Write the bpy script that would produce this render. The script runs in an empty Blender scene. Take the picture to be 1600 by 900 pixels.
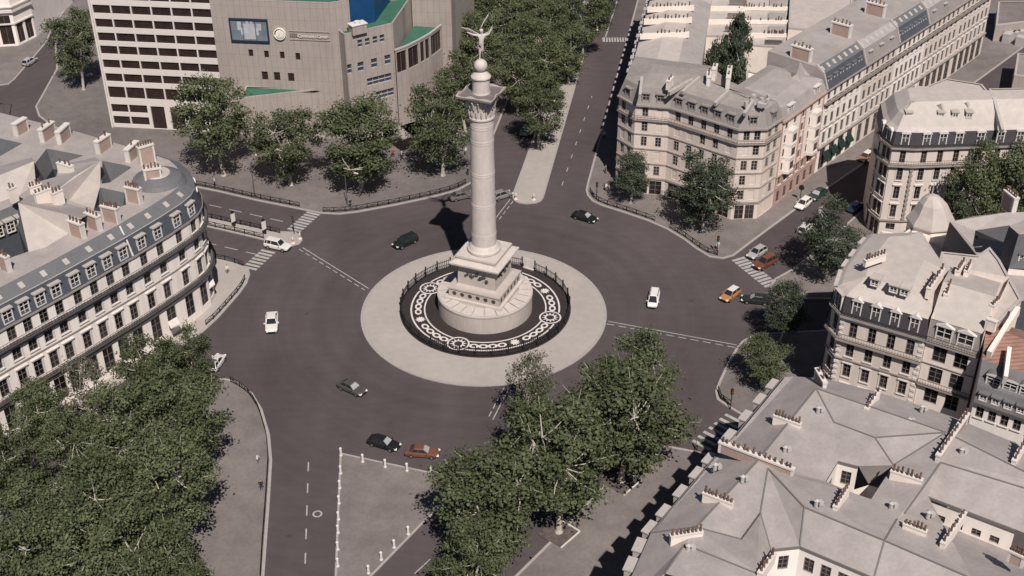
import bpy, bmesh, math, random
from mathutils import Vector, Matrix
from mathutils.geometry import tessellate_polygon
SC = bpy.context.scene
SUN_S, SKY_S, EXPO = 5.0, 0.05, 0.08
COL = SC.collection
R = math.radians
random.seed(11)
# ------------------------------------------------------------------ camera geometry (survey of the square)
FPX, PITCH, ROLL, CAMH = 2023.46, R(33.06), R(-0.319), 115.0
_f = Vector((0, math.cos(PITCH), -math.sin(PITCH)))
_r0 = Vector((1, 0, 0)); _u0 = _r0.cross(_f)
_r = math.cos(ROLL) * _r0 + math.sin(ROLL) * _u0
_u = -math.sin(ROLL) * _r0 + math.cos(ROLL) * _u0
CAM = Vector((0, 0, CAMH))
def G(px, py, z=0.0):
    """surveyed point: where the sight line of photo point (px, py) meets the level z metres above the road"""
    d = (px - 800) * _r - (py - 450) * _u + FPX * _f
    return CAM + d * ((z - CAMH) / d.z)
def GL(pts, z=0.0):
    return [G(p[0], p[1], z) for p in pts]
def XY(v): return Vector((v[0], v[1]))
# ------------------------------------------------------------------ materials
MATS = {}
def mat(name, col, rough=0.8, var=0.0, scale=0.3, metallic=0.0, spec=0.3, bump=0.0, detail=6, coat=0.0, col2=None, objvar=0.0):
    if name in MATS: return MATS[name]
    m = bpy.data.materials.new(name); m.use_nodes = True
    nt = m.node_tree; b = nt.nodes['Principled BSDF']
    b.inputs['Base Color'].default_value = (*col, 1)
    b.inputs['Roughness'].default_value = rough
    b.inputs['Metallic'].default_value = metallic
    b.inputs['Specular IOR Level'].default_value = spec
    if coat: b.inputs['Coat Weight'].default_value = coat
    if var > 0 or bump > 0 or objvar > 0:
        geo = nt.nodes.new('ShaderNodeNewGeometry')
        n = nt.nodes.new('ShaderNodeTexNoise'); n.inputs['Scale'].default_value = scale
        n.inputs['Detail'].default_value = detail; n.inputs['Roughness'].default_value = 0.65
        nt.links.new(geo.outputs['Position'], n.inputs['Vector'])
        rp = nt.nodes.new('ShaderNodeValToRGB')
        lo = [max(0, c * (1 - var)) for c in col]; hi = [min(1, c * (1 + var)) for c in (col2 or col)]
        rp.color_ramp.elements[0].color = (*lo, 1); rp.color_ramp.elements[1].color = (*hi, 1)
        rp.color_ramp.elements[0].position = 0.3; rp.color_ramp.elements[1].position = 0.7
        nt.links.new(n.outputs['Fac'], rp.inputs['Fac'])
        out = rp.outputs['Color']
        if objvar > 0:
            oi = nt.nodes.new('ShaderNodeObjectInfo')
            mr = nt.nodes.new('ShaderNodeMapRange'); mr.inputs['To Min'].default_value = 1 - objvar; mr.inputs['To Max'].default_value = 1 + objvar
            nt.links.new(oi.outputs['Random'], mr.inputs['Value'])
            mx = nt.nodes.new('ShaderNodeVectorMath'); mx.operation = 'SCALE'
            nt.links.new(out, mx.inputs[0]); nt.links.new(mr.outputs['Result'], mx.inputs['Scale'])
            out = mx.outputs['Vector']
        nt.links.new(out, b.inputs['Base Color'])
        if bump > 0:
            bp = nt.nodes.new('ShaderNodeBump'); bp.inputs['Strength'].default_value = bump; bp.inputs['Distance'].default_value = 0.1
            nt.links.new(n.outputs['Fac'], bp.inputs['Height']); nt.links.new(bp.outputs['Normal'], b.inputs['Normal'])
    MATS[name] = m
    return m
def layered(name, base, terms, rough=0.85, spec=0.25, stripes=None, polar=None):
    """base colour modulated by several noises [(scale, amount, stretch)] and optional stripes [(axis, period, width, factor)]"""
    m = bpy.data.materials.new(name); m.use_nodes = True
    nt = m.node_tree; b = nt.nodes['Principled BSDF']
    b.inputs['Roughness'].default_value = rough; b.inputs['Specular IOR Level'].default_value = spec
    geo = nt.nodes.new('ShaderNodeNewGeometry')
    fac = None
    def mul(a, bb):
        n = nt.nodes.new('ShaderNodeMath'); n.operation = 'MULTIPLY'
        nt.links.new(a, n.inputs[0]); nt.links.new(bb, n.inputs[1]); return n.outputs[0]
    for sc, am, st in terms:
        mp = nt.nodes.new('ShaderNodeMapping'); mp.inputs['Scale'].default_value = st
        nt.links.new(geo.outputs['Position'], mp.inputs['Vector'])
        n = nt.nodes.new('ShaderNodeTexNoise'); n.inputs['Scale'].default_value = sc; n.inputs['Detail'].default_value = 5
        nt.links.new(mp.outputs[0], n.inputs['Vector'])
        mr = nt.nodes.new('ShaderNodeMapRange'); mr.inputs['From Min'].default_value = 0.3; mr.inputs['From Max'].default_value = 0.7
        mr.inputs['To Min'].default_value = 1 - am; mr.inputs['To Max'].default_value = 1 + am
        nt.links.new(n.outputs['Fac'], mr.inputs['Value'])
        fac = mr.outputs[0] if fac is None else mul(fac, mr.outputs[0])
    for (ax, per, wid, f) in (stripes or []):
        d = nt.nodes.new('ShaderNodeVectorMath'); d.operation = 'DOT_PRODUCT'; d.inputs[1].default_value = ax
        nt.links.new(geo.outputs['Position'], d.inputs[0])
        dv = nt.nodes.new('ShaderNodeMath'); dv.operation = 'DIVIDE'; dv.inputs[1].default_value = per
        nt.links.new(d.outputs['Value'], dv.inputs[0])
        fr = nt.nodes.new('ShaderNodeMath'); fr.operation = 'FRACT'; nt.links.new(dv.outputs[0], fr.inputs[0])
        lt = nt.nodes.new('ShaderNodeMath'); lt.operation = 'LESS_THAN'; lt.inputs[1].default_value = wid / per
        nt.links.new(fr.outputs[0], lt.inputs[0])
        mr = nt.nodes.new('ShaderNodeMapRange'); mr.inputs['To Min'].default_value = 1; mr.inputs['To Max'].default_value = f
        nt.links.new(lt.outputs[0], mr.inputs['Value'])
        fac = mr.outputs[0] if fac is None else mul(fac, mr.outputs[0])
    if polar:   # wear that follows the traffic round a centre
        (pc, psc, pam) = polar
        sb = nt.nodes.new('ShaderNodeVectorMath'); sb.operation = 'DISTANCE'; sb.inputs[1].default_value = pc; nt.links.new(geo.outputs['Position'], sb.inputs[0])
        n = nt.nodes.new('ShaderNodeTexNoise'); n.noise_dimensions = '1D'; n.inputs['Scale'].default_value = psc; n.inputs['Detail'].default_value = 3; nt.links.new(sb.outputs['Value'], n.inputs['W'])
        mr = nt.nodes.new('ShaderNodeMapRange'); mr.inputs['From Min'].default_value = 0.3; mr.inputs['From Max'].default_value = 0.7; mr.inputs['To Min'].default_value = 1 - pam; mr.inputs['To Max'].default_value = 1 + pam
        nt.links.new(n.outputs['Fac'], mr.inputs['Value']); fac = mul(fac, mr.outputs[0])
    sc = nt.nodes.new('ShaderNodeVectorMath'); sc.operation = 'SCALE'; sc.inputs[0].default_value = base
    if fac is not None: nt.links.new(fac, sc.inputs['Scale'])
    nt.links.new(sc.outputs['Vector'], b.inputs['Base Color'])
    MATS[name] = m
    return m
# ------------------------------------------------------------------ mesh builder
class MB:
    def __init__(s): s.v = []; s.f = []; s.m = []
    def add(s, vs, fs, m=0):
        o = len(s.v); s.v += [Vector(p) for p in vs]
        for f in fs: s.f.append([i + o for i in f]); s.m.append(m)
    def poly(s, pts, m=0): s.add(pts, [list(range(len(pts)))], m)
    def box(s, c, size, rot=0.0, m=0, top=1.0):
        x, y, z = size[0] / 2, size[1] / 2, size[2] / 2
        ca, sa = math.cos(rot), math.sin(rot); vs = []
        for (i, j, k) in ((-1,-1,-1),(1,-1,-1),(1,1,-1),(-1,1,-1),(-1,-1,1),(1,-1,1),(1,1,1),(-1,1,1)):
            t = top if k > 0 else 1.0
            a, b = i * x * t, j * y * t
            vs.append((c[0] + a * ca - b * sa, c[1] + a * sa + b * ca, c[2] + k * z))
        s.add(vs, [(0,3,2,1),(4,5,6,7),(0,1,5,4),(1,2,6,5),(2,3,7,6),(3,0,4,7)], m)
    def beam(s, a, b, w, h, m=0):
        a, b = Vector(a), Vector(b); d = (b - a).normalized()
        up = Vector((0, 0, 1)) if abs(d.z) < 0.95 else Vector((1, 0, 0))
        x = d.cross(up).normalized(); y = x.cross(d).normalized(); vs = []
        for p in (a, b):
            for (i, j) in ((-1,-1),(1,-1),(1,1),(-1,1)): vs.append(p + x * (i * w / 2) + y * (j * h / 2))
        s.add(vs, [(3,2,1,0),(4,5,6,7),(0,1,5,4),(1,2,6,5),(2,3,7,6),(3,0,4,7)], m)
    def tube(s, pts, rad, n=6, m=0, cap=True):
        pts = [Vector(p) for p in pts]
        if not isinstance(rad, (list, tuple)): rad = [rad] * len(pts)
        vs = []; fs = []
        for k, p in enumerate(pts):
            d = (pts[min(k + 1, len(pts) - 1)] - pts[max(k - 1, 0)]).normalized()
            up = Vector((0, 0, 1)) if abs(d.z) < 0.9 else Vector((1, 0, 0))
            x = d.cross(up).normalized(); y = x.cross(d).normalized()
            for i in range(n):
                t = 2 * math.pi * i / n; vs.append(p + (x * math.cos(t) + y * math.sin(t)) * rad[k])
        for k in range(len(pts) - 1):
            for i in range(n):
                j = (i + 1) % n; fs.append((k * n + i, (k + 1) * n + i, (k + 1) * n + j, k * n + j))
        if cap:
            fs.append(tuple(range(n))); fs.append(tuple((len(pts) - 1) * n + i for i in reversed(range(n))))
        s.add(vs, fs, m)
    def lathe(s, prof, c=(0, 0), n=32, m=0, rot=0.0):
        vs = []; fs = []
        for (r, z) in prof:
            for i in range(n):
                t = 2 * math.pi * i / n + rot; vs.append((c[0] + r * math.cos(t), c[1] + r * math.sin(t), z))
        for k in range(len(prof) - 1):
            for i in range(n):
                j = (i + 1) % n; fs.append((k * n + i, k * n + j, (k + 1) * n + j, (k + 1) * n + i))
        if prof[0][0] > 1e-3: fs.append(tuple(reversed(range(n))))
        if prof[-1][0] > 1e-3: fs.append(tuple((len(prof) - 1) * n + i for i in range(n)))
        s.add(vs, fs, m)
    def sphere(s, c, r, n=14, m=0, sc=(1, 1, 1)):
        prof = []
        vs = []; fs = []; k = n // 2
        for a in range(k + 1):
            t = math.pi * a / k - math.pi / 2
            for i in range(n):
                p = 2 * math.pi * i / n
                vs.append((c[0] + r * sc[0] * math.cos(t) * math.cos(p), c[1] + r * sc[1] * math.cos(t) * math.sin(p), c[2] + r * sc[2] * math.sin(t)))
        for a in range(k):
            for i in range(n):
                j = (i + 1) % n; fs.append((a * n + i, a * n + j, (a + 1) * n + j, (a + 1) * n + i))
        s.add(vs, fs, m)
    def prism(s, pts, z0, z1, m=0, mtop=None, bottom=False):
        """vertical prism over a CCW outline"""
        n = len(pts); b = [(p[0], p[1], z0) for p in pts]; t = [(p[0], p[1], z1) for p in pts]
        s.add(b + t, [(i, (i + 1) % n, n + (i + 1) % n, n + i) for i in range(n)], m)
        s.cap(pts, z1, m if mtop is None else mtop)
        if bottom: s.poly(list(reversed(b)), m)
    def cap(s, pts, z, m=0, holes=()):
        loops = [[Vector((p[0], p[1], 0)) for p in l] for l in [pts] + list(holes)]
        flat = [p for l in loops for p in l]
        o = len(s.v); s.v += [Vector((p.x, p.y, z)) for p in flat]
        for t in tessellate_polygon(loops):
            a, b, c = flat[t[0]], flat[t[1]], flat[t[2]]
            cr = (b - a).cross(c - a).z
            if abs(cr) < 1e-9: continue
            s.f.append([o + i for i in (t if cr > 0 else reversed(t))]); s.m.append(m)
    def build(s, name, mats, parent=None, smooth=False, origin=None, link=True):
        org = origin if origin is not None else (ORG.get(parent.name, Vector()) if parent else Vector())
        org = Vector(org)
        me = bpy.data.meshes.new(name)
        me.from_pydata([tuple(p - org) for p in s.v], [], s.f)
        if not isinstance(mats, (list, tuple)): mats = [mats]
        for m in mats: me.materials.append(m)
        if len(mats) > 1: me.polygons.foreach_set('material_index', s.m)
        if smooth: me.polygons.foreach_set('use_smooth', [True] * len(me.polygons))
        me.validate(); me.update()
        if not link: return me
        o = bpy.data.objects.new(name, me); COL.objects.link(o)
        if parent: o.parent = parent; ORG[o.name] = org
        else: o.location = org; ORG[o.name] = org
        return o
ORG = {}
def tag(o, label=None, cat=None, group=None, kind=None):
    if label: o['label'] = label
    if cat: o['category'] = cat
    if group: o['group'] = group
    if kind: o['kind'] = kind
    return o
def thing(name, label, cat, loc=(0, 0, 0), group=None, rz=0.0):
    o = bpy.data.objects.new(name, None); COL.objects.link(o)
    o.empty_display_size = 0.5
    o.location = loc; o.rotation_euler = (0, 0, rz); ORG[o.name] = Vector(loc)
    return tag(o, label, cat, group)
def inst(name, me, parent, pos, rz=0.0, scale=1.0, local=False):
    """a further part sharing mesh data, placed at world position pos under its thing"""
    o = bpy.data.objects.new(name, me); COL.objects.link(o)
    if parent:
        o.parent = parent
        o.location = Vector(pos) - (Vector() if local else ORG[parent.name]); ORG[o.name] = Vector(pos)
    else: o.location = pos; ORG[o.name] = Vector(pos)
    o.rotation_euler = (0, 0, rz)
    if scale != 1.0: o.scale = (scale,) * 3 if not isinstance(scale, (tuple, list)) else scale
    return o
def copy_tree(o, parent=None):
    c = o.copy(); COL.objects.link(c)
    if parent: c.parent = parent
    for ch in o.children: copy_tree(ch, c)
    return c
def offset(pts, d, closed=True):
    """offset a CCW outline to its right (outwards) by d; negative d goes inwards"""
    n = len(pts); out = []; P = [XY(p) for p in pts]
    for i in range(n):
        p = P[i]
        a = P[i - 1] if (closed or i > 0) else None
        b = P[(i + 1) % n] if (closed or i < n - 1) else None
        ns = []
        if a is not None: e = (p - a).normalized(); ns.append(Vector((e.y, -e.x)))
        if b is not None: e = (b - p).normalized(); ns.append(Vector((e.y, -e.x)))
        if len(ns) == 2:
            k = 1 + ns[0].dot(ns[1]); mv = (ns[0] + ns[1]) / max(k, 0.35)
        else: mv = ns[0]
        out.append(p + mv * d)
    return out
def ledge(mb, pts, out, z0, z1, m=0, closed=False, inner=0.0):
    """a course running along the wall line, proud of it by out"""
    o = offset(pts, out, closed); i_ = offset(pts, -inner, closed) if inner else [XY(p) for p in pts]
    n = len(pts)
    for k in range(n if closed else n - 1):
        j = (k + 1) % n
        a, b, c, d = i_[k], i_[j], o[j], o[k]
        mb.poly([(d.x, d.y, z0), (c.x, c.y, z0), (c.x, c.y, z1), (d.x, d.y, z1)], m)
        mb.poly([(d.x, d.y, z1), (c.x, c.y, z1), (b.x, b.y, z1), (a.x, a.y, z1)], m)
        mb.poly([(a.x, a.y, z0), (b.x, b.y, z0), (c.x, c.y, z0), (d.x, d.y, z0)], m)
    if not closed:
        for k, fl in ((0, False), (n - 1, True)):
            a, d = i_[k], o[k]
            q = [(a.x, a.y, z0), (d.x, d.y, z0), (d.x, d.y, z1), (a.x, a.y, z1)]
            mb.poly(list(reversed(q)) if fl else q, m)
def ccw(pts):
    s = 0
    for i in range(len(pts)):
        a, b = pts[i], pts[(i + 1) % len(pts)]; s += a[0] * b[1] - b[0] * a[1]
    return list(pts) if s > 0 else list(reversed(pts))
# ------------------------------------------------------------------ the palette
ASPHALT = layered('asphalt', (0.077, 0.062, 0.063), [(0.03, .14, (1, 1, 1)), (0.16, .13, (1, .35, 1)), (0.9, .06, (.3, 1, 1)), (4.0, .06, (1, 1, 1))], rough=0.9, polar=((-4.3, 171, 0), .55, .045))
PAVE = layered('pavement_asphalt', (0.172, 0.148, 0.139), [(0.05, .16, (1, 1, 1)), (0.35, .13, (1, 1, 1)), (2, .08, (1, 1, 1)), (7, .06, (1, 1, 1))], rough=0.9)
PLAZA = layered('plaza_paving', (0.150, 0.130, 0.124), [(0.04, .17, (1, 1, 1)), (0.4, .12, (1, 1, 1)), (2, .08, (1, 1, 1)), (7, .05, (1, 1, 1))], rough=0.9)
DISC = layered('pale_paving', (0.35, 0.31, 0.285), [(0.12, .06, (1, 1, 1)), (0.8, .05, (1, 1, 1)), (5, .03, (1, 1, 1))], rough=0.85)
KERB = mat('kerb_granite', (0.33, 0.298, 0.278), 0.8, 0.1, 1.5)
PAINT = mat('road_paint', (0.35, 0.33, 0.315), 0.7, 0.22, 1.2)
STONE = layered('limestone', (0.62, 0.53, 0.47), [(0.25, .05, (1, 1, 1)), (1.2, .05, (1, 1, .25)), (6, .03, (1, 1, 1))], rough=0.85)
STONE_W = layered('white_limestone', (0.78, 0.705, 0.65), [(0.25, .05, (1, 1, 1)), (1.2, .05, (1, 1, .25))], rough=0.85)
STONE_G = layered('grey_limestone', (0.61, 0.515, 0.455), [(0.25, .06, (1, 1, 1)), (1.5, .07, (1, 1, .25)), (6, .04, (1, 1, 1))], rough=0.85, stripes=[((0, 0, 1), 0.62, 0.05, .86)])
PINK = layered('red_stone', (0.40, 0.27, 0.225), [(0.3, .08, (1, 1, 1)), (2, .08, (1, 1, .3))], rough=0.85)
RENDERED = layered('cream_render', (0.74, 0.645, 0.575), [(0.3, .06, (1, 1, 1)), (1.5, .05, (1, 1, .2))], rough=0.85)
TRIM = mat('stone_trim', (0.30, 0.258, 0.232), 0.8, 0.12, 1.0)
TRIM_W = mat('pale_stone_trim', (0.60, 0.55, 0.51), 0.8, 0.1, 1.0)
ZINC = layered('zinc_roof', (0.322, 0.284, 0.270), [(0.12, .08, (1, 1, 1)), (0.5, .09, (1, 1, 1)), (2.5, .06, (1, 1, 1)), (9, .05, (1, 1, 1))], rough=0.6)
ZINC_P = layered('pale_zinc_roof', (0.44, 0.387, 0.353), [(0.12, .05, (1, 1, 1)), (0.8, .07, (1, 1, 1)), (4, .03, (1, 1, 1))], rough=0.6)
ZINC_G = layered('grey_mansard', (0.25, 0.222, 0.207), [(0.3, .08, (1, 1, 1)), (3, .08, (1, 1, .2))], rough=0.65)
SLATE = layered('blue_slate', (0.070, 0.076, 0.090), [(0.4, .08, (1, 1, 1)), (4, .12, (1, 1, 1))], rough=0.6)
SLATE_L = layered('light_slate', (0.130, 0.128, 0.134), [(0.4, .08, (1, 1, 1)), (4, .08, (1, 1, 1))], rough=0.6)
SLATE_D = layered('dark_slate', (0.06, 0.055, 0.06), [(0.4, .08, (1, 1, 1)), (4, .1, (1, 1, 1))], rough=0.6)
SEAM = mat('roof_seam', (0.16, 0.145, 0.135), 0.7)
LEADC = mat('lead_edge', (0.40, 0.36, 0.335), 0.6, 0.08, 1)
BRICK = layered('pale_brick', (0.36, 0.26, 0.218), [(0.5, .12, (1, 1, 1)), (6, .12, (1, 1, 3))], rough=0.9)
TERRA = mat('terracotta', (0.135, 0.078, 0.058), 0.85, 0.25, 3, objvar=0.3)
TILE = layered('red_roof_tile', (0.27, 0.155, 0.12), [(0.6, .15, (1, 1, 1)), (5, .1, (1, 1, 1))], rough=0.85, stripes=[((0, .8, .6), .55, .2, .72)])
GLASS = mat('dark_glass', (0.022, 0.018, 0.018), 0.25, .3, .8, spec=0.4, objvar=.75)
GLASS_B = mat('blue_glass', (0.03, 0.05, 0.085), 0.2, spec=0.5)
GLASS_R = mat('brown_glass', (0.032, 0.020, 0.018), 0.3, 0.3, 0.8, spec=0.4)
WFRAME = mat('white_window_frame', (0.62, 0.58, 0.55), 0.6)
DFRAME = mat('dark_window_frame', (0.16, 0.135, 0.125), 0.6)
IRON = mat('black_iron', (0.014, 0.013, 0.014), 0.55)
IRON_G = mat('grey_iron', (0.10, 0.09, 0.085), 0.6)
PANEL = layered('concrete_panel', (0.34, 0.29, 0.26), [(0.15, .06, (1, 1, 1)), (2, .06, (1, 1, .2))], rough=0.8, stripes=[((0.99, -0.14, 0), 1.22, .10, .78), ((0, 0, 1), 2.45, .09, .84)])
PANEL2 = layered('concrete_panel_angled', (0.34, 0.29, 0.26), [(0.15, .06, (1, 1, 1)), (2, .06, (1, 1, .2))], rough=0.8, stripes=[((0.75, .66, 0), 1.22, .10, .78), ((0, 0, 1), 2.45, .09, .84)])
WHITEP = layered('white_facade_panel', (0.62, 0.56, 0.52), [(0.2, .03, (1, 1, 1)), (1, .03, (1, 1, 1))], rough=0.7, stripes=[((0, 0, 1), .61, .03, .93)])
GREENR = layered('green_copper_roof', (0.042, 0.125, 0.085), [(0.4, .12, (1, 1, 1)), (6, .2, (1, 1, 1))], rough=0.8)
BLUEP = mat('blue_cladding', (0.009, 0.055, 0.145), 0.45, 0.12, 0.4)
STEEL = mat('steel', (0.45, 0.44, 0.43), 0.35, metallic=0.8)
ROOFJUNK = mat('vent_metal', (0.42, 0.39, 0.37), 0.6, 0.1, 1)
# ================================================================== the ground
g = MB(); g.poly([(-900, -150, 0), (900, -150, 0), (900, 1500, 0), (-900, 1500, 0)])
tag(g.build('road', ASPHALT), kind='structure')
def pavement(name, px, m=PAVE, h=0.14, kerb=0.38, world=False):
    pts = ccw([XY(p) for p in (px if world else GL(px))])
    mb = MB(); n = len(pts)
    for i in range(n):
        a, b = pts[i], pts[(i + 1) % n]
        mb.poly([(a.x, a.y, 0.001), (b.x, b.y, 0.001), (b.x, b.y, h), (a.x, a.y, h)], 0)
    inn = offset(pts, -kerb)
    for i in range(n):
        j = (i + 1) % n; a, b, c, d = pts[i], pts[j], inn[j], inn[i]
        mb.poly([(a.x, a.y, h), (b.x, b.y, h), (c.x, c.y, h), (d.x, d.y, h)], 0)
    mb.cap(inn, h, 1)
    o = mb.build(name, [KERB, m]); tag(o, kind='structure')
    return o
_a, _b = G(775, 205), G(803, 135); _d = (_b - _a).normalized(); _far = _a + _d * 330
P1 = [(-60, 246), (60, 250), (180, 270), (240, 281), (300, 292), (340, 300), (400, 314), (470, 328), (500, 334), (530, 335.5), (560, 332), (620, 321), (680, 308), (715, 298.5), (738, 286), (752, 264)]
P1w = [XY(G(*p)) for p in P1] + [XY(_a), XY(_far), Vector((-60, 560)), XY(G(150, -60)), XY(G(72, 63)), XY(G(84, 118)), XY(G(60, 158)), XY(G(55, 168)), XY(G(60, 182)), XY(G(80, 197)), XY(G(60, 215))]
P1w = [XY(G(*p)) for p in [(120, 232), (200, 268), (240, 278), (300, 292), (340, 300), (400, 314), (470, 328), (500, 334), (530, 335.5), (560, 332), (620, 321), (680, 308), (715, 298.5), (738, 286), (752, 264), (762, 236)]] + [XY(_a), XY(_far), Vector((-40, 560)), XY(G(150, -60)), XY(G(84, 40)), XY(G(88, 108)), XY(G(62, 155)), XY(G(55, 167)), XY(G(60, 182)), XY(G(80, 197))]
pavement('opera_plaza', P1w, PLAZA, world=True)
M_R0, M_R1 = G(850, 308), G(892, 162); _md = (M_R1 - M_R0).normalized()
M_L0 = G(800, 306); MEDW = 0
_ml1 = G(833, 215); _mld = (_ml1 - M_L0).normalized()
pavement('boulevard_median', [XY(p) for p in (M_L0, G(803, 314), G(811, 318), G(822, 319.5), G(838, 318), G(846, 314.5), M_R0, M_R0 + _md * 300, M_L0 + _mld * 300)], DISC, world=True)
_p2l = [(978, 65), (950, 165), (930, 240), (917, 288), (915, 298), (917, 306), (925, 315), (940, 322), (975, 333), (1010, 345), (1040, 358), (1068, 375), (1085, 388), (1108, 402), (1130, 405), (1147, 400), (1200, 360), (1245, 327), (1310, 284), (1372, 241), (1480, 162)]
_q = (G(1480, 162) - G(1372, 241)).normalized()
P2w = [XY(G(*p)) for p in _p2l] + [XY(G(1480, 162) + _q * 60), Vector((150, 420)), XY(G(978, 65) + (G(978, 65) - G(930, 240)).normalized() * 250)]
pavement('corner_pavement', P2w, PAVE, world=True)
pavement('shaded_pavement', [(1203, 457), (1203, 447), (1210, 436), (1232, 424), (1262, 402), (1300, 370), (1345, 330), (1376, 300), (1420, 262), (1480, 216), (1640, 216), (1640, 380), (1500, 480), (1300, 468), (1240, 468), (1212, 462)])
pavement('tree_pavement', [(1117, 612), (1124, 594), (1137, 567), (1150, 544), (1160, 533), (1180, 522), (1290, 516), (1700, 620), (1700, 800), (1380, 790), (1158, 649), (1136, 636), (1120, 625)])
pavement('boulevard_pavement', [(1020, 694), (1052, 699), (1085, 705), (1130, 716), (1300, 800), (1400, 1000), (1250, 1300), (560, 1300), (700, 1010), (800, 905), (880, 826), (952, 748), (1000, 702)], PAVE)
pavement('triangle_island', [(531, 708), (600, 723), (680, 740), (735, 749), (660, 820), (584, 898), (510, 975), (519, 1000), (523, 900), (527, 800)], PAVE, kerb=0.28)
pavement('park_pavement', [(345, 592), (357, 593), (371, 597), (395, 615), (410, 640), (422, 680), (425.5, 720), (422, 780), (417, 850), (413, 905), (400, 1100), (-300, 1100), (-160, 880), (60, 770), (200, 690), (300, 620), (330, 598)], PAVE)
pavement('terrace_pavement', [(-300, 830), (0, 702), (120, 640), (230, 575), (295, 535), (318, 519), (340, 499), (357, 480), (376, 458), (386, 444), (391, 430), (389, 421), (381, 416), (362, 407), (330, 401), (300, 395), (150, 360), (-150, 300), (-400, 420)], DISC)
pavement('traffic_island', [(240, 328), (315, 337), (380, 351), (430, 362), (462, 363), (470, 369), (473, 376), (468, 382), (456, 385), (440, 383), (421, 378), (380, 368), (315, 353), (235, 336)], DISC, kerb=0.3)
pavement('far_pavement', [(-200, 150), (0, 134), (14, 132), (24, 124), (74, 66), (96, 10), (120, -60), (-200, -60)], PAVE)
# ------------------------------------------------------------------ painted markings (one sheet 4 mm above the road per family)
def stripe(mb, a, b, w, z=0.006):
    a, b = XY(a), XY(b); d = (b - a).normalized(); n = Vector((-d.y, d.x)) * w / 2
    mb.poly([(*(a - n), z), (*(b - n), z), (*(b + n), z), (*(a + n), z)])
def dashes(mb, a, b, w, on, off, z=0.006):
    a, b = XY(a), XY(b); L = (b - a).length; d = (b - a) / L; t = 0
    while t < L:
        stripe(mb, a + d * t, a + d * min(t + on, L), w, z); t += on + off
mk = MB()
def zebra(a, b, n, wd, ln):
    """crossing from a to b: n bars wd wide, ln long"""
    a, b = XY(a), XY(b); d = (b - a).normalized(); nn = Vector((-d.y, d.x))
    for i in range(n):
        c = a + (b - a) * ((i + .5) / n); stripe(mk, c - nn * ln / 2, c + nn * ln / 2, wd)
zebra(G(491, 332), G(458, 361), 8, .55, 2.7)
zebra(G(421, 391), G(388, 421), 7, .55, 2.7)
zebra(G(1152, 403), G(1207, 447), 11, .6, 2.6)
zebra(G(1151, 651), G(1092, 699), 7, .55, 3.0)
zebra(G(942, 62), G(980, 62), 9, .8, 2.6)
zebra(G(1562, 30), G(1572, 56), 6, .6, 3.0)
def double(p0, p1, w=.16, gap=.75, dash_left=True):
    a, b = XY(G(*p0)), XY(G(*p1)); d = (b - a).normalized(); n = Vector((-d.y, d.x)) * gap / 2
    stripe(mk, a + n, b + n, w); dashes(mk, a - n, b - n, w, 1.2, .7)
double((470, 388), (573, 452)); double((949, 504), (1150, 541)); double((791, 607), (766, 655)); double((777, 342), (800, 312))
dashes(mk, G(482, 722), G(476, 905), .18, 1.9, 2.4)
dashes(mk, G(296, 313), G(455, 349), .18, 2.6, 1.7)
dashes(mk, G(318, 378), G(420, 402), .18, 2.6, 1.7)
dashes(mk, G(878, 290), G(925, 150), .16, 1.6, 4.0)
stripe(mk, G(946, 58), G(968, -10), .3)
dashes(mk, G(672, 874), G(600, 940), .16, 3.0, 3.5)
dashes(mk, G(90, 700), G(-40, 775), .16, 2.4, 2.2)
mk2 = MB()
_c = G(496, 803)
for i in range(20):
    t0, t1 = 2 * math.pi * i / 20, 2 * math.pi * (i + 1) / 20
    mk2.poly([(_c.x + r * math.cos(t), _c.y + r * math.sin(t), .006) for r, t in ((.42, t0), (.64, t0), (.64, t1), (.42, t1))])
tag(mk.build('road_markings', PAINT), kind='structure')
tag(mk2.build('road_markings_ring', PAINT), kind='structure')
# tyre-polished and patched areas in the asphalt
pt = MB()
for (x, y, rx, ry, a) in ((480, 560, 6, 2.2, .5), (620, 640, 10, 1.6, .1), (1030, 430, 8, 2.5, -.4), (890, 395, 7, 2.0, -.5), (450, 478, 3, 1.6, 1.1), (1060, 570, 6, 2, .7)):
    c = G(x, y); n = 26; ring = []
    for i in range(n):
        t = 2 * math.pi * i / n; k = 1 + .22 * math.sin(3 * t + x) + .12 * math.sin(7 * t + y)
        u, v = rx * k * math.cos(t), ry * k * math.sin(t)
        ring.append((c.x + u * math.cos(a) - v * math.sin(a), c.y + u * math.sin(a) + v * math.cos(a), .0022))
    pt.poly([(p[0], p[1], .0022) for p in ring])
WORN = layered('worn_asphalt', (0.0785, 0.0633, 0.0642), [(0.03, .14, (1, 1, 1)), (0.16, .13, (1, .35, 1)), (0.9, .06, (.3, 1, 1)), (4.0, .06, (1, 1, 1))], rough=0.84, polar=((-4.3, 171, 0), .55, .045))
tag(pt.build('road_worn_patches', WORN), kind='structure')

mh = MB()
for (x, y) in ((452, 838), (455, 640), (610, 660), (1000, 545), (690, 370), (1080, 470), (520, 440), (880, 370), (380, 330), (1120, 600), (890, 250), (480, 490)):
    c = G(x, y); n = 18; mh.poly([(c.x + .34 * math.cos(2 * math.pi * i / n), c.y + .34 * math.sin(2 * math.pi * i / n), .0045) for i in range(n)])
tag(mh.build('manhole_covers', mat('cast_iron', (.062, .054, .053), .6)), kind='structure')
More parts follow.
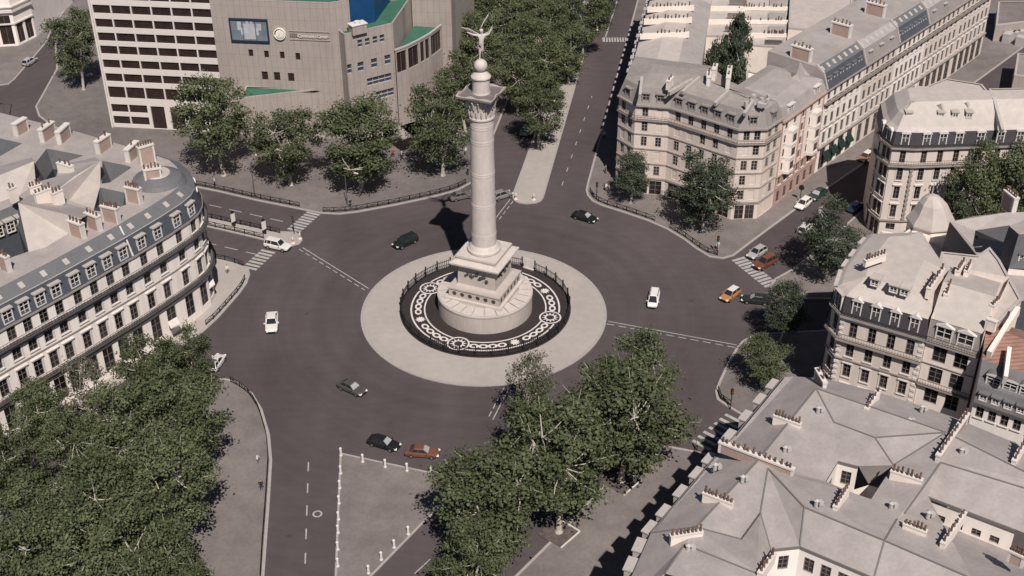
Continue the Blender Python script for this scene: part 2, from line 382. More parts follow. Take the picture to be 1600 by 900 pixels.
# ================================================================== the column in the middle
CM = G(758.3, 481.5); CD = G(756, 487.5)
MST = layered('monument_stone', (0.42, 0.365, 0.335), [(0.25, .06, (1, 1, 1)), (1.5, .06, (1, 1, .3)), (7, .03, (1, 1, 1))], rough=0.75)
MST2 = layered('monument_marble', (0.50, 0.44, 0.405), [(0.5, .06, (1, 1, 1)), (2, .06, (1, 1, .3))], rough=0.6)
DARKM = mat('dark_mosaic', (0.035, 0.027, 0.026), 0.7, 0.15, 1.5)
WHITEM = mat('white_mosaic', (0.60, 0.55, 0.52), 0.7, 0.1, 2)
BRONZE = mat('dark_bronze', (0.05, 0.043, 0.04), 0.55, 0.2, 1)
CAPD = mat('weathered_bronze', (0.16, 0.135, 0.128), 0.65, 0.2, 1.2)
d = MB(); d.lathe([(19.42, 0.001), (19.42, .15), (19.3, .17), (18.9, .172)], CD[:2], 96, 0)
d.lathe([(18.9, .17201), (18.85, .176)], CD[:2], 96, 1)
d = MB(); n = 96
def ring(mb, c, r0, r1, z0, z1, m, n=96):
    for i in range(n):
        t0, t1 = 2 * math.pi * i / n, 2 * math.pi * (i + 1) / n
        mb.poly([(c.x + r0 * math.cos(t0), c.y + r0 * math.sin(t0), z0), (c.x + r1 * math.cos(t0), c.y + r1 * math.sin(t0), z1), (c.x + r1 * math.cos(t1), c.y + r1 * math.sin(t1), z1), (c.x + r0 * math.cos(t1), c.y + r0 * math.sin(t1), z0)], m)
ring(d, CD, 19.42, 19.42, .16, .001, 0); ring(d, CD, 18.9, 19.42, .16, .16, 0); ring(d, CD, .01, 18.9, .16, .16, 1)
tag(d.build('monument_pavement', [KERB, DISC]), kind='structure')
dm = MB(); ring(dm, CM, .01, 13.6, .168, .168, 0)
tag(dm.build('mosaic_pavement', DARKM), kind='structure')
# white ornament set in the dark paving: two rings, medallions, stars and interlaced loops
wp = MB(); ZP = .176
def arcband(c, r0, r1, a0, a1, n=24):
    for i in range(n):
        t0, t1 = a0 + (a1 - a0) * i / n, a0 + (a1 - a0) * (i + 1) / n
        wp.poly([(c[0] + r * math.cos(t), c[1] + r * math.sin(t), ZP) for r, t in ((r0, t0), (r1, t0), (r1, t1), (r0, t1))])
RM = 10.65; meds = [math.radians(a) for a in (147, -113, -17, 73)]; meds = [math.radians(57 + 90 * k - 0) for k in range(4)]
meds = [math.radians(148), math.radians(-112), math.radians(-16), math.radians(68)]
for k in range(4):
    a = meds[k]; ang = sorted(meds)
ang = sorted(m % (2 * math.pi) for m in meds)
for i, a in enumerate(ang):
    b = ang[(i + 1) % len(ang)] + (2 * math.pi if i == len(ang) - 1 else 0)
    hw = 1.62 / RM
    arcband(CM, 11.62, 11.88, a + hw * .93, b - hw * .93, 40); arcband(CM, 9.52, 9.75, a + hw * .93, b - hw * .93, 40)
    mc = (CM.x + RM * math.cos(a), CM.y + RM * math.sin(a))
    arcband(mc, 1.5, 1.74, 0, 2 * math.pi, 32)
    arcband(mc, .62, .86, 0, 2 * math.pi, 24)
    for q in range(12):
        t = 2 * math.pi * q / 12
        wp.poly([(mc[0] + .84 * math.cos(t - .2), mc[1] + .84 * math.sin(t - .2), ZP), (mc[0] + 1.34 * math.cos(t), mc[1] + 1.34 * math.sin(t), ZP), (mc[0] + .84 * math.cos(t + .2), mc[1] + .84 * math.sin(t + .2), ZP)])
    mid = (a + b) / 2
    sc_ = (CM.x + RM * math.cos(mid), CM.y + RM * math.sin(mid)); st = []
    for q in range(20):
        t = 2 * math.pi * q / 20; r = .82 if q % 2 == 0 else .52; st.append((sc_[0] + r * math.cos(t), sc_[1] + r * math.sin(t), ZP))
    wp.poly(st)
    # figure-of-eight loops either side of the star
    for (s0, s1) in ((a + hw * 1.1, mid - .13), (mid + .13, b - hw * 1.1)):
        nl = max(2, round((s1 - s0) * RM / 1.5)); seg = (s1 - s0) / nl
        for q in range(nl):
            ca = s0 + seg * (q + .5); rx, ry = seg * RM * .52, .55
            for w in range(16):
                t0, t1 = 2 * math.pi * w / 16, 2 * math.pi * (w + 1) / 16
                vs = []
                for (k, t) in ((.52, t0), (1, t0), (1, t1), (.52, t1)):
                    aa = ca + rx * k * math.cos(t) / RM; rr = RM + ry * k * math.sin(t)
                    vs.append((CM.x + rr * math.cos(aa), CM.y + rr * math.sin(aa), ZP + .002 * (q % 2)))
                wp.poly(vs)
tag(wp.build('mosaic_pavement_ornament', WHITEM), kind='structure')
# --- iron fence ring
FR = 13.35; NP = 34
fence = thing('iron_fence', 'black iron railing in a ring around the foot of the column', 'fence', (CM.x, CM.y, .17))
pl = MB(); pw = 2 * FR * math.tan(math.pi / NP)
nb = 7
for z in (.28, 1.45): pl.beam((-pw / 2, 0, z), (pw / 2, 0, z), .06, .08)
for i in range(1, nb):
    x = -pw / 2 + pw * i / nb; pl.beam((x, 0, 0.02), (x, 0, 1.68), .055, .055)
panel_me = pl.build('fence_panel', IRON, link=False)
po = MB(); po.beam((0, 0, 0), (0, 0, 1.85), .17, .17); po.sphere((0, 0, 1.93), .12, 8)
post_me = po.build('fence_post', IRON, link=False)
GATE = 74  # degrees, the white gate
gi = min(range(NP), key=lambda i: abs((i + .5) * 360 / NP - 58))
for i in range(NP):
    a = 2 * math.pi * (i + .5) / NP
    if i != gi:
        inst('railing', panel_me, fence, (CM.x + FR * math.cos(a), CM.y + FR * math.sin(a), .17), a + math.pi / 2)
    a = 2 * math.pi * i / NP; rr = FR / math.cos(math.pi / NP)
    inst('post', post_me, fence, (CM.x + rr * math.cos(a), CM.y + rr * math.sin(a), .17), a)
a = 2 * math.pi * (gi + .5) / NP
gt = MB(); gt.box((CM.x + FR * math.cos(a), CM.y + FR * math.sin(a), .17 + 1.0), (1.75, .12, 1.9), a + math.pi / 2)
gt.box((CM.x + FR * math.cos(a), CM.y + FR * math.sin(a), .17 + .12), (1.95, .3, .2), a + math.pi / 2)
o = gt.build('gate_panel', TRIM_W, fence); o['label'] = 'white solid gate panel in the black railing'
# --- monument
mon = thing('monument_column', 'tall pale stone column on a round drum with a winged figure on top', 'monument', (CM.x, CM.y, .17))
b = MB(); Z0 = .17
b.lathe([(7.45, Z0), (7.45, 3.0), (7.55, 3.05), (7.55, 3.3), (7.5, 3.34)], CM[:2], 72); drum = b.build('drum', MST, mon)
b = MB()
NS = 24
for i in range(NS):   # sloping slabs that ring the top of the drum
    t0, t1 = 2 * math.pi * (i + .06) / NS, 2 * math.pi * (i + .94) / NS
    vs = []
    for z in (3.345, 3.46):
        for (r, t) in ((5.35, t0), (7.42, t0), (7.42, t1), (5.35, t1)): vs.append((CM.x + r * math.cos(t), CM.y + r * math.sin(t), z + (.14 if r < 6 else 0)))
    b.add(vs, [(4, 5, 6, 7), (0, 1, 5, 4), (1, 2, 6, 5), (2, 3, 7, 6), (3, 0, 4, 7)])
b.build('slab_ring', MST2, mon)
ROTP = math.atan2(-2.44, 5.75)
def sq(mb, s0, s1, z0, z1, m=0):
    """square block turned to the pedestal's direction, s0/s1 half sides at foot and top"""
    vs = []
    for (s, z) in ((s0, z0), (s1, z1)):
        for (i, j) in ((-1, -1), (1, -1), (1, 1), (-1, 1)):
            x, y = i * s, j * s; ca, sa = math.cos(ROTP), math.sin(ROTP)
            vs.append((CM.x + x * ca - y * sa, CM.y + x * sa + y * ca, z))
    mb.add(vs, [(0, 3, 2, 1), (4, 5, 6, 7), (0, 1, 5, 4), (1, 2, 6, 5), (2, 3, 7, 6), (3, 0, 4, 7)], m)
b = MB(); sq(b, 4.75, 4.75, 3.2, 3.9); b.build('step', MST2, mon)
b = MB(); sq(b, 4.25, 4.25, 3.9, 5.35); sq(b, 4.4, 4.4, 5.35, 5.6); pb = b.build('pedestal_base', MST, mon)
b = MB()
ca, sa = math.cos(ROTP), math.sin(ROTP)
def loc(x, y, z): return (CM.x + x * ca - y * sa, CM.y + x * sa + y * ca, z)
for side in range(4):
    rt = math.pi / 2 * side
    for k in range(6):
        u = (k - 2.5) * 1.32
        ringp = []
        for i in range(14):
            t = 2 * math.pi * i / 14; x, y, z = u + .36 * math.cos(t), -4.256, 4.62 + .36 * math.sin(t)
            xr, yr = x * math.cos(rt) - y * math.sin(rt), x * math.sin(rt) + y * math.cos(rt); ringp.append(loc(xr, yr, z))
        b.poly(ringp)
b.build('medallions', BRONZE, pb)
b = MB(); sq(b, 3.55, 3.2, 5.6, 5.95); sq(b, 3.2, 3.05, 5.95, 9.1); sq(b, 3.3, 3.6, 9.1, 9.5); ped = b.build('pedestal', MST, mon)
b = MB()
rnd = random.Random(4)
for side in range(4):   # low relief figures: lion, wreaths and garland
    rt = math.pi / 2 * side
    for k in range(11):
        u = -1.9 + 3.8 * (k + .5) / 11 + rnd.uniform(-.12, .12); zz = 7.75 + .35 * math.sin(k * 1.7) + rnd.uniform(-.2, .2)
        y = -3.14; xr, yr = u * math.cos(rt) - y * math.sin(rt), u * math.sin(rt) + y * math.cos(rt)
        p = loc(xr, yr, zz); b.sphere(p, rnd.uniform(.16, .34), 8)
b.build('relief', BRONZE, ped)
b = MB(); sq(b, 4.0, 4.15, 9.5, 9.75); sq(b, 4.15, 4.15, 9.75, 10.0); sq(b, 4.15, 3.4, 10.0, 10.35); b.build('cornice', MST2, mon)
b = MB(); sq(b, 3.15, 3.3, 10.3, 10.7); sq(b, 3.3, 3.3, 10.7, 11.0); b.build('plinth', MST2, mon)
def lathe_part(name, prof, m=MST2, n=40, parent=mon):
    b = MB(); b.lathe(prof, CM[:2], n); return b.build(name, m, parent, smooth=False)
lathe_part('column_base', [(2.5, 11.0), (2.62, 11.2), (2.62, 11.5), (2.35, 11.75), (2.2, 12.0), (1.95, 12.3)])
zb, zt = 12.3, 33.3
bands = [14.0, 19.2, 24.5, 29.8, 32.2]
prof = [(1.92, zb)]
for z in bands:
    r = 1.92 - .22 * (z - zb) / (zt - zb); prof += [(r, z - .3), (r + .03, z - .27), (r + .03, z - .1), (r + .015, z - .07), (r + .015, z + .07), (r + .03, z + .1), (r + .03, z + .27), (r, z + .3)]
prof.append((1.70, zt))
sh = lathe_part('shaft', prof, MST2, 72)
lathe_part('capital', [(1.72, 33.3), (1.9, 33.45), (1.9, 33.7), (1.75, 33.8), (1.76, 35.0), (1.95, 36.4), (2.2, 37.0), (2.2, 37.05), (2.0, 37.1)], MST2, 32)
b = MB()   # leaves and volutes on the capital
for i in range(16):
    t = 2 * math.pi * i / 16
    for (z0, r0, z1, r1) in ((33.9, 1.78, 35.0, 1.95), (35.2, 1.92, 36.5, 2.4)):
        tt = t + (0 if z0 < 34.5 else math.pi / 16)
        b.tube([(CM.x + r0 * math.cos(tt), CM.y + r0 * math.sin(tt), z0), (CM.x + (r0 + .12) * math.cos(tt), CM.y + (r0 + .12) * math.sin(tt), (z0 + z1) / 2), (CM.x + r1 * math.cos(tt), CM.y + r1 * math.sin(tt), z1)], [.12, .15, .10], 5)
b.build('capital_leaf', MST, mon)
# abacus: square slab with curved sides, turned corners and a low rail
ab = []
for i in range(48):
    t = 2 * math.pi * i / 48 + ROTP; k = abs(math.cos(2 * (t - ROTP))) ; r = 3.85 - 1.25 * k ** .8
    ab.append(Vector((CM.x + r * math.cos(t), CM.y + r * math.sin(t))))
b = MB(); b.prism(ab, 37.05, 37.3, 0, bottom=True); aba = b.build('abacus', CAPD, mon)
b = MB()
for i in range(48):
    p, q = ab[i], ab[(i + 1) % 48]; c = XY(CM)
    p2, q2 = c + (p - c) * .97, c + (q - c) * .97
    zt_ = lambda v: 37.5 + .14 * math.sin(8 * math.atan2(v.y - c.y, v.x - c.x))
    b.poly([(p.x, p.y, 37.3), (q.x, q.y, 37.3), (q.x, q.y, zt_(q)), (p.x, p.y, zt_(p))]); b.poly([(q2.x, q2.y, 37.3), (p2.x, p2.y, 37.3), (p2.x, p2.y, zt_(p)), (q2.x, q2.y, zt_(q))])
    b.poly([(p.x, p.y, zt_(p)), (q.x, q.y, zt_(q)), (q2.x, q2.y, zt_(q)), (p2.x, p2.y, zt_(p))])
b.build('parapet', MST2, aba)
lathe_part('lantern', [(1.35, 37.3), (1.28, 37.6), (1.25, 39.5), (1.45, 39.65), (1.45, 39.85), (1.1, 40.2), (.75, 40.45), (.5, 40.6)], MST2, 28)
b = MB(); b.sphere((CM.x, CM.y, 41.4), .98, 22); b.build('globe', MST2, mon, smooth=True)
# --- winged figure poised on the globe (one continuous body by skin modifier)
def skin_mesh(name, pts, edges, radii, m, parent=None, origin=(0, 0, 0), levels=2):
    me = bpy.data.meshes.new(name); me.from_pydata([tuple(Vector(p) - Vector(origin)) for p in pts], edges, [])
    o = bpy.data.objects.new(name, me); COL.objects.link(o)
    md = o.modifiers.new('skin', 'SKIN'); md.use_smooth_shade = True
    for i, sv in enumerate(me.skin_vertices[0].data):
        r = radii[i]; sv.radius = (r, r) if not isinstance(r, tuple) else r; sv.use_root = (i == 0)
    sb = o.modifiers.new('sub', 'SUBSURF'); sb.levels = levels; sb.render_levels = levels
    dg = bpy.context.evaluated_depsgraph_get(); ev = o.evaluated_get(dg)
    nm = bpy.data.meshes.new_from_object(ev); nm.name = name
    o.modifiers.clear(); o.data = nm; bpy.data.meshes.remove(me)
    nm.materials.clear(); nm.materials.append(m)
    for p in nm.polygons: p.use_smooth = True
    if parent: o.parent = parent
    return o
fx, fy, fz = CM.x, CM.y, 42.3
S = 1.0
J = {'pelvis': (.10, 0, 2.35), 'waist': (.16, 0, 2.85), 'chest': (.22, 0, 3.4), 'neck': (.24, 0, 3.85), 'headb': (.2, -.02, 4.05), 'head': (.18, -.06, 4.4), 'top': (.18, -.04, 4.65),
     'hipL': (-.02, 0, 2.2), 'kneeL': (-.06, -.15, 1.2), 'ankL': (-.12, 0, .25), 'toeL': (-.12, -.22, .02),
     'hipR': (.24, 0, 2.2), 'kneeR': (.3, -.1, 1.35), 'ankR': (.2, .55, .75), 'toeR': (.18, .7, .45),
     'shL': (-.22, 0, 3.62), 'elL': (-.95, -.1, 3.75), 'haL': (-1.6, -.2, 4.1), 'fiL': (-1.85, -.2, 4.2),
     'shR': (.62, 0, 3.62), 'elR': (1.25, -.05, 3.85), 'haR': (1.55, -.05, 4.6), 'fiR': (1.6, -.05, 4.85)}
RAD = {'pelvis': .30, 'waist': .24, 'chest': .33, 'neck': .12, 'headb': .16, 'head': .27, 'top': .14, 'hipL': .22, 'kneeL': .15, 'ankL': .09, 'toeL': .07, 'hipR': .22, 'kneeR': .15, 'ankR': .09, 'toeR': .07, 'shL': .16, 'elL': .11, 'haL': .08, 'fiL': .05, 'shR': .16, 'elR': .11, 'haR': .08, 'fiR': .05}
keys = list(J); E = [('pelvis', 'waist'), ('waist', 'chest'), ('chest', 'neck'), ('neck', 'headb'), ('headb', 'head'), ('head', 'top'), ('pelvis', 'hipL'), ('hipL', 'kneeL'), ('kneeL', 'ankL'), ('ankL', 'toeL'), ('pelvis', 'hipR'), ('hipR', 'kneeR'), ('kneeR', 'ankR'), ('ankR', 'toeR'), ('chest', 'shL'), ('shL', 'elL'), ('elL', 'haL'), ('haL', 'fiL'), ('chest', 'shR'), ('shR', 'elR'), ('elR', 'haR'), ('haR', 'fiR')]
st = skin_mesh('statue', [(J[k][0] * 1.0 + fx, J[k][1] + fy, J[k][2] * 1.0 + fz) for k in keys], [(keys.index(a), keys.index(b)) for a, b in E], [RAD[k] * 1.28 for k in keys], MST2, mon, (CM.x, CM.y, .17))
ORG[st.name] = Vector((CM.x, CM.y, .17))
def wing(pts, chord, name):
    b = MB(); n = len(pts)
    for i in range(n - 1):
        p, q = Vector(pts[i]), Vector(pts[i + 1]); c0, c1 = chord[i], chord[i + 1]
        off = Vector((fx, fy, fz)); dn = Vector((0, .25, -1)).normalized()
        th = Vector((0, .14, 0))
        A, B, Cc, D = p + off, q + off, q + off + dn * c1, p + off + dn * c0
        b.add([A - th, B - th, Cc - th * .4, D - th * .4, A + th, B + th, Cc + th * .4, D + th * .4], [(0, 1, 2, 3), (7, 6, 5, 4), (0, 4, 5, 1), (1, 5, 6, 2), (2, 6, 7, 3), (3, 7, 4, 0)])
    return b.build(name, MST2, st)
wing([(-.05, .25, 3.7), (-.75, .45, 3.95), (-1.5, .55, 4.35), (-2.6, .55, 4.6)], [.36, .44, .34, .12], 'wing')
wing([(.5, .25, 3.7), (1.15, .4, 4.0), (1.75, .5, 4.9), (1.8, .5, 5.9), (1.45, .5, 6.7)], [.5, .7, .7, .55, .16], 'wing')
b = MB(); b.tube([(fx + .12, fy + .1, fz + 4.75), (fx + .55, fy + .1, fz + 5.6), (fx + 1.1, fy + .1, fz + 6.45), (fx + 1.3, fy + .1, fz + 6.9)], [.06, .09, .09, .05], 6)
b.build('torch', MST2, st)
# ================================================================== building kit
MESHES = {}
def bar(mb, x0, x1, z0, z1, y0, y1, m=0):
    mb.add([(x0, y0, z0), (x1, y0, z0), (x1, y1, z0), (x0, y1, z0), (x0, y0, z1), (x1, y0, z1), (x1, y1, z1), (x0, y1, z1)],
           [(0, 3, 2, 1), (4, 5, 6, 7), (0, 1, 5, 4), (1, 2, 6, 5), (2, 3, 7, 6), (3, 0, 4, 7)], m)
def window_meshes(w, h, style, fm):
    """frame (with its stone surround) and pane of a window w x h; x along the wall, -y outwards, z up from the sill"""
    key = ('win', round(w, 2), round(h, 2), style, fm.name)
    if key in MESHES: return MESHES[key]
    f = MB(); t = .08; y0, y1 = .14, .22
    bar(f, -w / 2, -w / 2 + t, 0, h, y0, y1); bar(f, w / 2 - t, w / 2, 0, h, y0, y1)
    bar(f, -w / 2 + t, w / 2 - t, 0, t, y0, y1); bar(f, -w / 2 + t, w / 2 - t, h - t, h, y0, y1)
    bar(f, -.05, .05, t, h - t, y0 - .01, y1 - .01)
    for k in range(1, 3 if h > 1.6 else 2):
        z = h * k / (3 if h > 1.6 else 2); bar(f, -w / 2 + t, -.05, z - .03, z + .03, y0 + .01, y1 - .02); bar(f, .05, w / 2 - t, z - .03, z + .03, y0 + .01, y1 - .02)
    mats = [fm, TRIM_W]
    if style in ('sill', 'lintel', 'pediment', 'rail'): bar(f, -w / 2 - .15, w / 2 + .15, -.14, -.003, -.16, .05, 1)
    if style in ('lintel', 'pediment'):
        bar(f, -w / 2 - .22, w / 2 + .22, h + .12, h + .3, -.2, -.002, 1)
        for s in (-1, 1): bar(f, s * (w / 2 + .10) - .09, s * (w / 2 + .10) + .09, 0.0, h + .118, -.07, -.002, 1)
    if style == 'pediment': bar(f, -w / 2 - .3, w / 2 + .3, h + .302, h + .42, -.28, -.004, 1)
    if style == 'rail':
        mats = [fm, TRIM_W, IRON]
        for z in (.12, .85): bar(f, -w / 2 - .02, w / 2 + .02, z, z + .06, -.13, -.08, 2)
        for i in range(7): x = -w / 2 + w * i / 6; bar(f, x - .02, x + .02, .18, .85, -.12, -.09, 2)
    fme = f.build('window', mats, link=False)
    p = MB(); p.poly([(-w / 2 + .02, .19, .02), (w / 2 - .02, .19, .02), (w / 2 - .02, .19, h - .02), (-w / 2 + .02, .19, h - .02)])
    pme = p.build('pane', GLASS, link=False)
    MESHES[key] = (fme, pme); return MESHES[key]
COUNT = {}
def put_window(bld, pos, rz, w, h, style='sill', fm=None, pane=True, name='window'):
    fme, pme = window_meshes(w, h, style, fm or DFRAME)
    COUNT[bld.name] = COUNT.get(bld.name, 0) + 1
    o = inst(name, fme, bld, pos, rz)
    q = inst('pane', pme, o, (0, 0, 0), 0, local=True); ORG[q.name] = Vector(pos)
    return o
class Floor:
    def __init__(s, z0, z1, sill, h, w, style='sill', fm=None, skip=0.0, arch=False, blank=None):
        s.z0, s.z1, s.sill, s.h, s.w, s.style, s.fm, s.skip, s.arch, s.blank = z0, z1, sill, h, w, style, fm, skip, arch, blank
RB = random.Random(5)
def wall_seg(mb, bld, a, b, floors, bays, m=0, rev=1, margin=.45):
    """one straight stretch of wall with real window openings; the windows become children of bld"""
    a, b = XY(a), XY(b); L = (b - a).length; u = (b - a) / L; n = Vector((u.y, -u.x)); rz = math.atan2(u.y, u.x); D = .3
    def P(x, z, dep=0.0): q = a + u * x - n * dep; return (q.x, q.y, z)
    def rect(x0, x1, z0, z1, mm=m):
        if x1 - x0 > 1e-4 and z1 - z0 > 1e-4: mb.poly([P(x0, z0), P(x1, z0), P(x1, z1), P(x0, z1)], mm)
    for fl in floors:
        if not bays or fl.w <= 0: rect(0, L, fl.z0, fl.z1); continue
        cs = [margin + (L - 2 * margin) * (i + .5) / bays for i in range(bays)]
        w = min(fl.w, (L - 2 * margin) / bays * .86)
        ops = []
        for i, c in enumerate(cs):
            if fl.skip and RB.random() < fl.skip:
                if fl.blank is not None: ops.append((c, True))
                continue
            ops.append((c, False))
        s0, s1 = fl.z0 + fl.sill, fl.z0 + fl.sill + fl.h
        rect(0, L, fl.z0, s0); rect(0, L, s1, fl.z1)
        x = 0
        for c, blind in ops:
            rect(x, c - w / 2, s0, s1); x0, x1 = c - w / 2, c + w / 2; x = x1
            d = .08 if blind else D
            for q in ([P(x0, s0), P(x0, s0, d), P(x0, s1, d), P(x0, s1)], [P(x1, s0, d), P(x1, s0), P(x1, s1), P(x1, s1, d)],
                      [P(x0, s0), P(x1, s0), P(x1, s0, d), P(x0, s0, d)], [P(x0, s1, d), P(x1, s1, d), P(x1, s1), P(x0, s1)]):
                mb.poly(q, rev if not blind else m)
            if blind: mb.poly([P(x0, s0, d), P(x1, s0, d), P(x1, s1, d), P(x0, s1, d)], m)
            else:
                mb.poly([P(x0, s0, d), P(x1, s0, d), P(x1, s1, d), P(x0, s1, d)], rev)
                put_window(bld, P(c, s0), rz, w, fl.h, fl.style, fl.fm)
        rect(x, L, s0, s1)
def railing(mb, pts, out, z0, h=.85, closed=False, step=.32, m=0):
    o = offset(pts, out, closed)
    for i in range(len(o) - (0 if closed else 1)):
        a, b = o[i], o[(i + 1) % len(o)]
        for z in (z0 + .08, z0 + h): mb.beam((a.x, a.y, z), (b.x, b.y, z), .05, .05, m)
        L = (b - a).length; k = max(1, int(L / step))
        for j in range(k + 1):
            p = a + (b - a) * (j / k); mb.beam((p.x, p.y, z0), (p.x, p.y, z0 + h), .03, .03, m)
def chimney(bld, p, q, z0, h=2.2, th=.75, pots=5, brick=True, edge=True, seed=0, potr=.14):
    """a broad stack along p-q, standing from z0, with a row of clay pots"""
    p, q = XY(p), XY(q); d = (q - p).normalized(); L = (q - p).length; c = (p + q) / 2; rz = math.atan2(d.y, d.x)
    mb = MB()
    if edge:
        mb.box((c.x, c.y, z0 + h / 2), (L - .56, th - .1, h), rz, 0)
        for s in (-1, 1): e = c + d * (s * (L / 2 - .14)); mb.box((e.x, e.y, z0 + h / 2), (.279, th, h), rz, 1)
        mb.box((c.x, c.y, z0 + h + .12), (L + .14, th + .14, .24), rz, 1)
    else:
        mb.box((c.x, c.y, z0 + h / 2), (L, th, h), rz, 0); mb.box((c.x, c.y, z0 + h + .09), (L + .1, th + .1, .18), rz, 1)
    o = mb.build('chimney', [BRICK if brick else RENDERED, TRIM_W], bld)
    zt = z0 + h + (.24 if edge else .18)
    rr = random.Random(seed + int(abs(c.x * 31 + c.y * 17)))
    for i in range(pots):
        t = (i + .5) / pots + rr.uniform(-.02, .02); e = p + d * (L * t)
        key = ('pot', round(potr, 2), rr.randrange(3))
        if key not in MESHES:
            k = MB(); hh = (.5, .65, .85)[key[2]]
            k.lathe([(potr * 1.15, 0), (potr, .1), (potr * .85, hh - .1), (potr * 1.05, hh - .08), (potr * 1.05, hh)], (0, 0), 8)
            MESHES[key] = k.build('pot', TERRA, link=False)
        w = inst('pot', MESHES[key], o, Vector((e.x, e.y, zt)) - ORG[bld.name], 0, local=True)
    return o
def dormer_meshes(w, h, depth, roofm, cheek, style):
    key = ('dorm', w, h, depth, roofm.name, cheek.name, style)
    if key in MESHES: return MESHES[key]
    b = MB(); t = .14
    bar(b, -w / 2, w / 2, 0, h, .25, depth, 0)
    bar(b, -w / 2 - .02, -w / 2 + t, 0, h, -.02, .248, 1); bar(b, w / 2 - t, w / 2 + .02, 0, h, -.02, .248, 1)
    bar(b, -w / 2 + t, w / 2 - t, h - t, h, -.02, .248, 1); bar(b, -w / 2 + t, w / 2 - t, 0, t, -.02, .248, 1)
    bar(b, -.05, .05, t, h - t, .05, .15, 1)
    for k in (1, 2): z = h * k / 3; bar(b, -w / 2 + t, -.05, z - .03, z + .03, .06, .14, 1); bar(b, .05, w / 2 - t, z - .03, z + .03, .06, .14, 1)
    if style == 'flat': bar(b, -w / 2 - .16, w / 2 + .16, h + .002, h + .2, -.18, depth + .2, 2)
    elif style == 'gable':
        y0, y1 = -.12, depth
        b.add([(-w / 2 - .18, y0, h), (w / 2 + .18, y0, h), (0, y0, h + .55), (-w / 2 - .18, y1, h), (w / 2 + .18, y1, h), (0, y1, h + .55)],
              [(0, 1, 2), (5, 4, 3), (0, 2, 5, 3), (1, 4, 5, 2), (0, 3, 4, 1)], 2)
    elif style == 'round':
        n = 8
        for yy in (-.12,):
            ring = [(-(w / 2 + .15) * math.cos(math.pi * i / n), h + (.42) * math.sin(math.pi * i / n)) for i in range(n + 1)]
            b.poly([(x, -.12, z) for x, z in reversed(ring)], 1)
            for i in range(n): b.poly([(ring[i][0], -.12, ring[i][1]), (ring[i + 1][0], -.12, ring[i + 1][1]), (ring[i + 1][0], depth, ring[i + 1][1]), (ring[i][0], depth, ring[i][1])], 2)
    dm = b.build('dormer', [cheek, ZINC_G if cheek is ZINC_G else WFRAME, roofm], link=False)
    p = MB(); p.poly([(-w / 2 + t, .12, t), (w / 2 - t, .12, t), (w / 2 - t, .12, h - t), (-w / 2 + t, .12, h - t)])
    pm = p.build('pane', GLASS, link=False)
    MESHES[key] = (dm, pm); return MESHES[key]
def dormers(bld, a, b, n, z, w=1.35, h=1.75, depth=1.0, inset=.35, roofm=None, cheek=None, style='flat', margin=.45, skip=()):
    a, b = XY(a), XY(b); u = (b - a).normalized(); L = (b - a).length; nn = Vector((u.y, -u.x)); rz = math.atan2(u.y, u.x)
    dm, pm = dormer_meshes(w, h, depth, roofm or LEADC, cheek or SLATE, style)
    for i in range(n):
        if i in skip: continue
        c = a + u * (margin + (L - 2 * margin) * (i + .5) / n) - nn * inset
        o = inst('dormer', dm, bld, (c.x, c.y, z), rz)
        q = inst('pane', pm, o, (0, 0, 0), 0, local=True)
def roof_ring(mb, pts, levels, closed=True, mats=None):
    """strips between successive offset outlines; levels = [(offset, z)]"""
    rings = [[Vector((p.x, p.y, z)) for p in offset(pts, o, closed)] for (o, z) in levels]
    for k in range(len(rings) - 1):
        n = len(pts)
        for i in range(n if closed else n - 1):
            j = (i + 1) % n; mb.poly([rings[k][i], rings[k][j], rings[k + 1][j], rings[k + 1][i]], (mats or [0] * 9)[k])
    return rings[-1]
def seams(mb, quad, n, w=.07, m=1, h=.05):
    """standing seams up a roof plane given as 4 corners (foot a-b, head d-c)"""
    a, b, c, d = [Vector(p) for p in quad]
    for i in range(1, n):
        t = i / n; p, q = a.lerp(b, t), d.lerp(c, t); mb.beam(p + Vector((0, 0, .02)), q + Vector((0, 0, .02)), w, h, m)
def roof_planes(mb, V, faces, m=0):
    for f in faces:
        pts = [V[k] for k in f]
        n = Vector()
        for i in range(len(pts)):
            p, q = pts[i], pts[(i + 1) % len(pts)]; n += p.cross(q)
        if n.z < 0: pts.reverse()
        mb.poly(pts, m)
# ================================================================== crescent building on the left (white facade, blue slate mansard)
ZG = 17.0
BF = [XY(G(*p, ZG)) for p in [(-150, 596), (-60, 549), (0, 515), (104, 459), (208, 400), (262, 367), (293, 346), (308, 333)]]
BE = [XY(G(*p, ZG)) for p in [(314, 322), (313, 307), (305, 292), (290, 279)]]
BB = [XY(G(*p, ZG)) for p in [(240, 262), (150, 235), (0, 197), (-150, 170)]]
BT = BF + BE + BB
org = BF[4]
bl = thing('crescent_building', 'long white crescent building with blue slate mansard, white dormers and brick chimney stacks', 'building', (org.x, org.y, 0))
FL = [Floor(0, 6.5, 1.2, 3.9, 1.9, 'plain'), Floor(6.5, 10.6, .35, 2.75, 1.4, 'pediment'), Floor(10.6, 14.2, .7, 2.1, 1.4, 'lintel'), Floor(14.2, 17.0, .25, 2.1, 1.35, 'sill')]
wl = MB(); bays = [3, 3, 3, 4, 4, 2, 1, 1]
pts = BF + BE
LEN = [(pts[i + 1] - pts[i]).length for i in range(len(pts) - 1)]
for i in range(len(pts) - 1):
    k = max(1, round(LEN[i] / 3.05))
    wall_seg(wl, bl, pts[i], pts[i + 1], FL, k, margin=.2)
for i in range(len(BB) + 0):
    a = (BE[-1:] + BB)[i]; b = BB[i]
    wall_seg(wl, bl, a, b, FL, 0)
wall_seg(wl, bl, BB[-1], BF[0], FL, 0)
wl.build('wall', [STONE_W, TRIM_W], bl)
cs = MB()
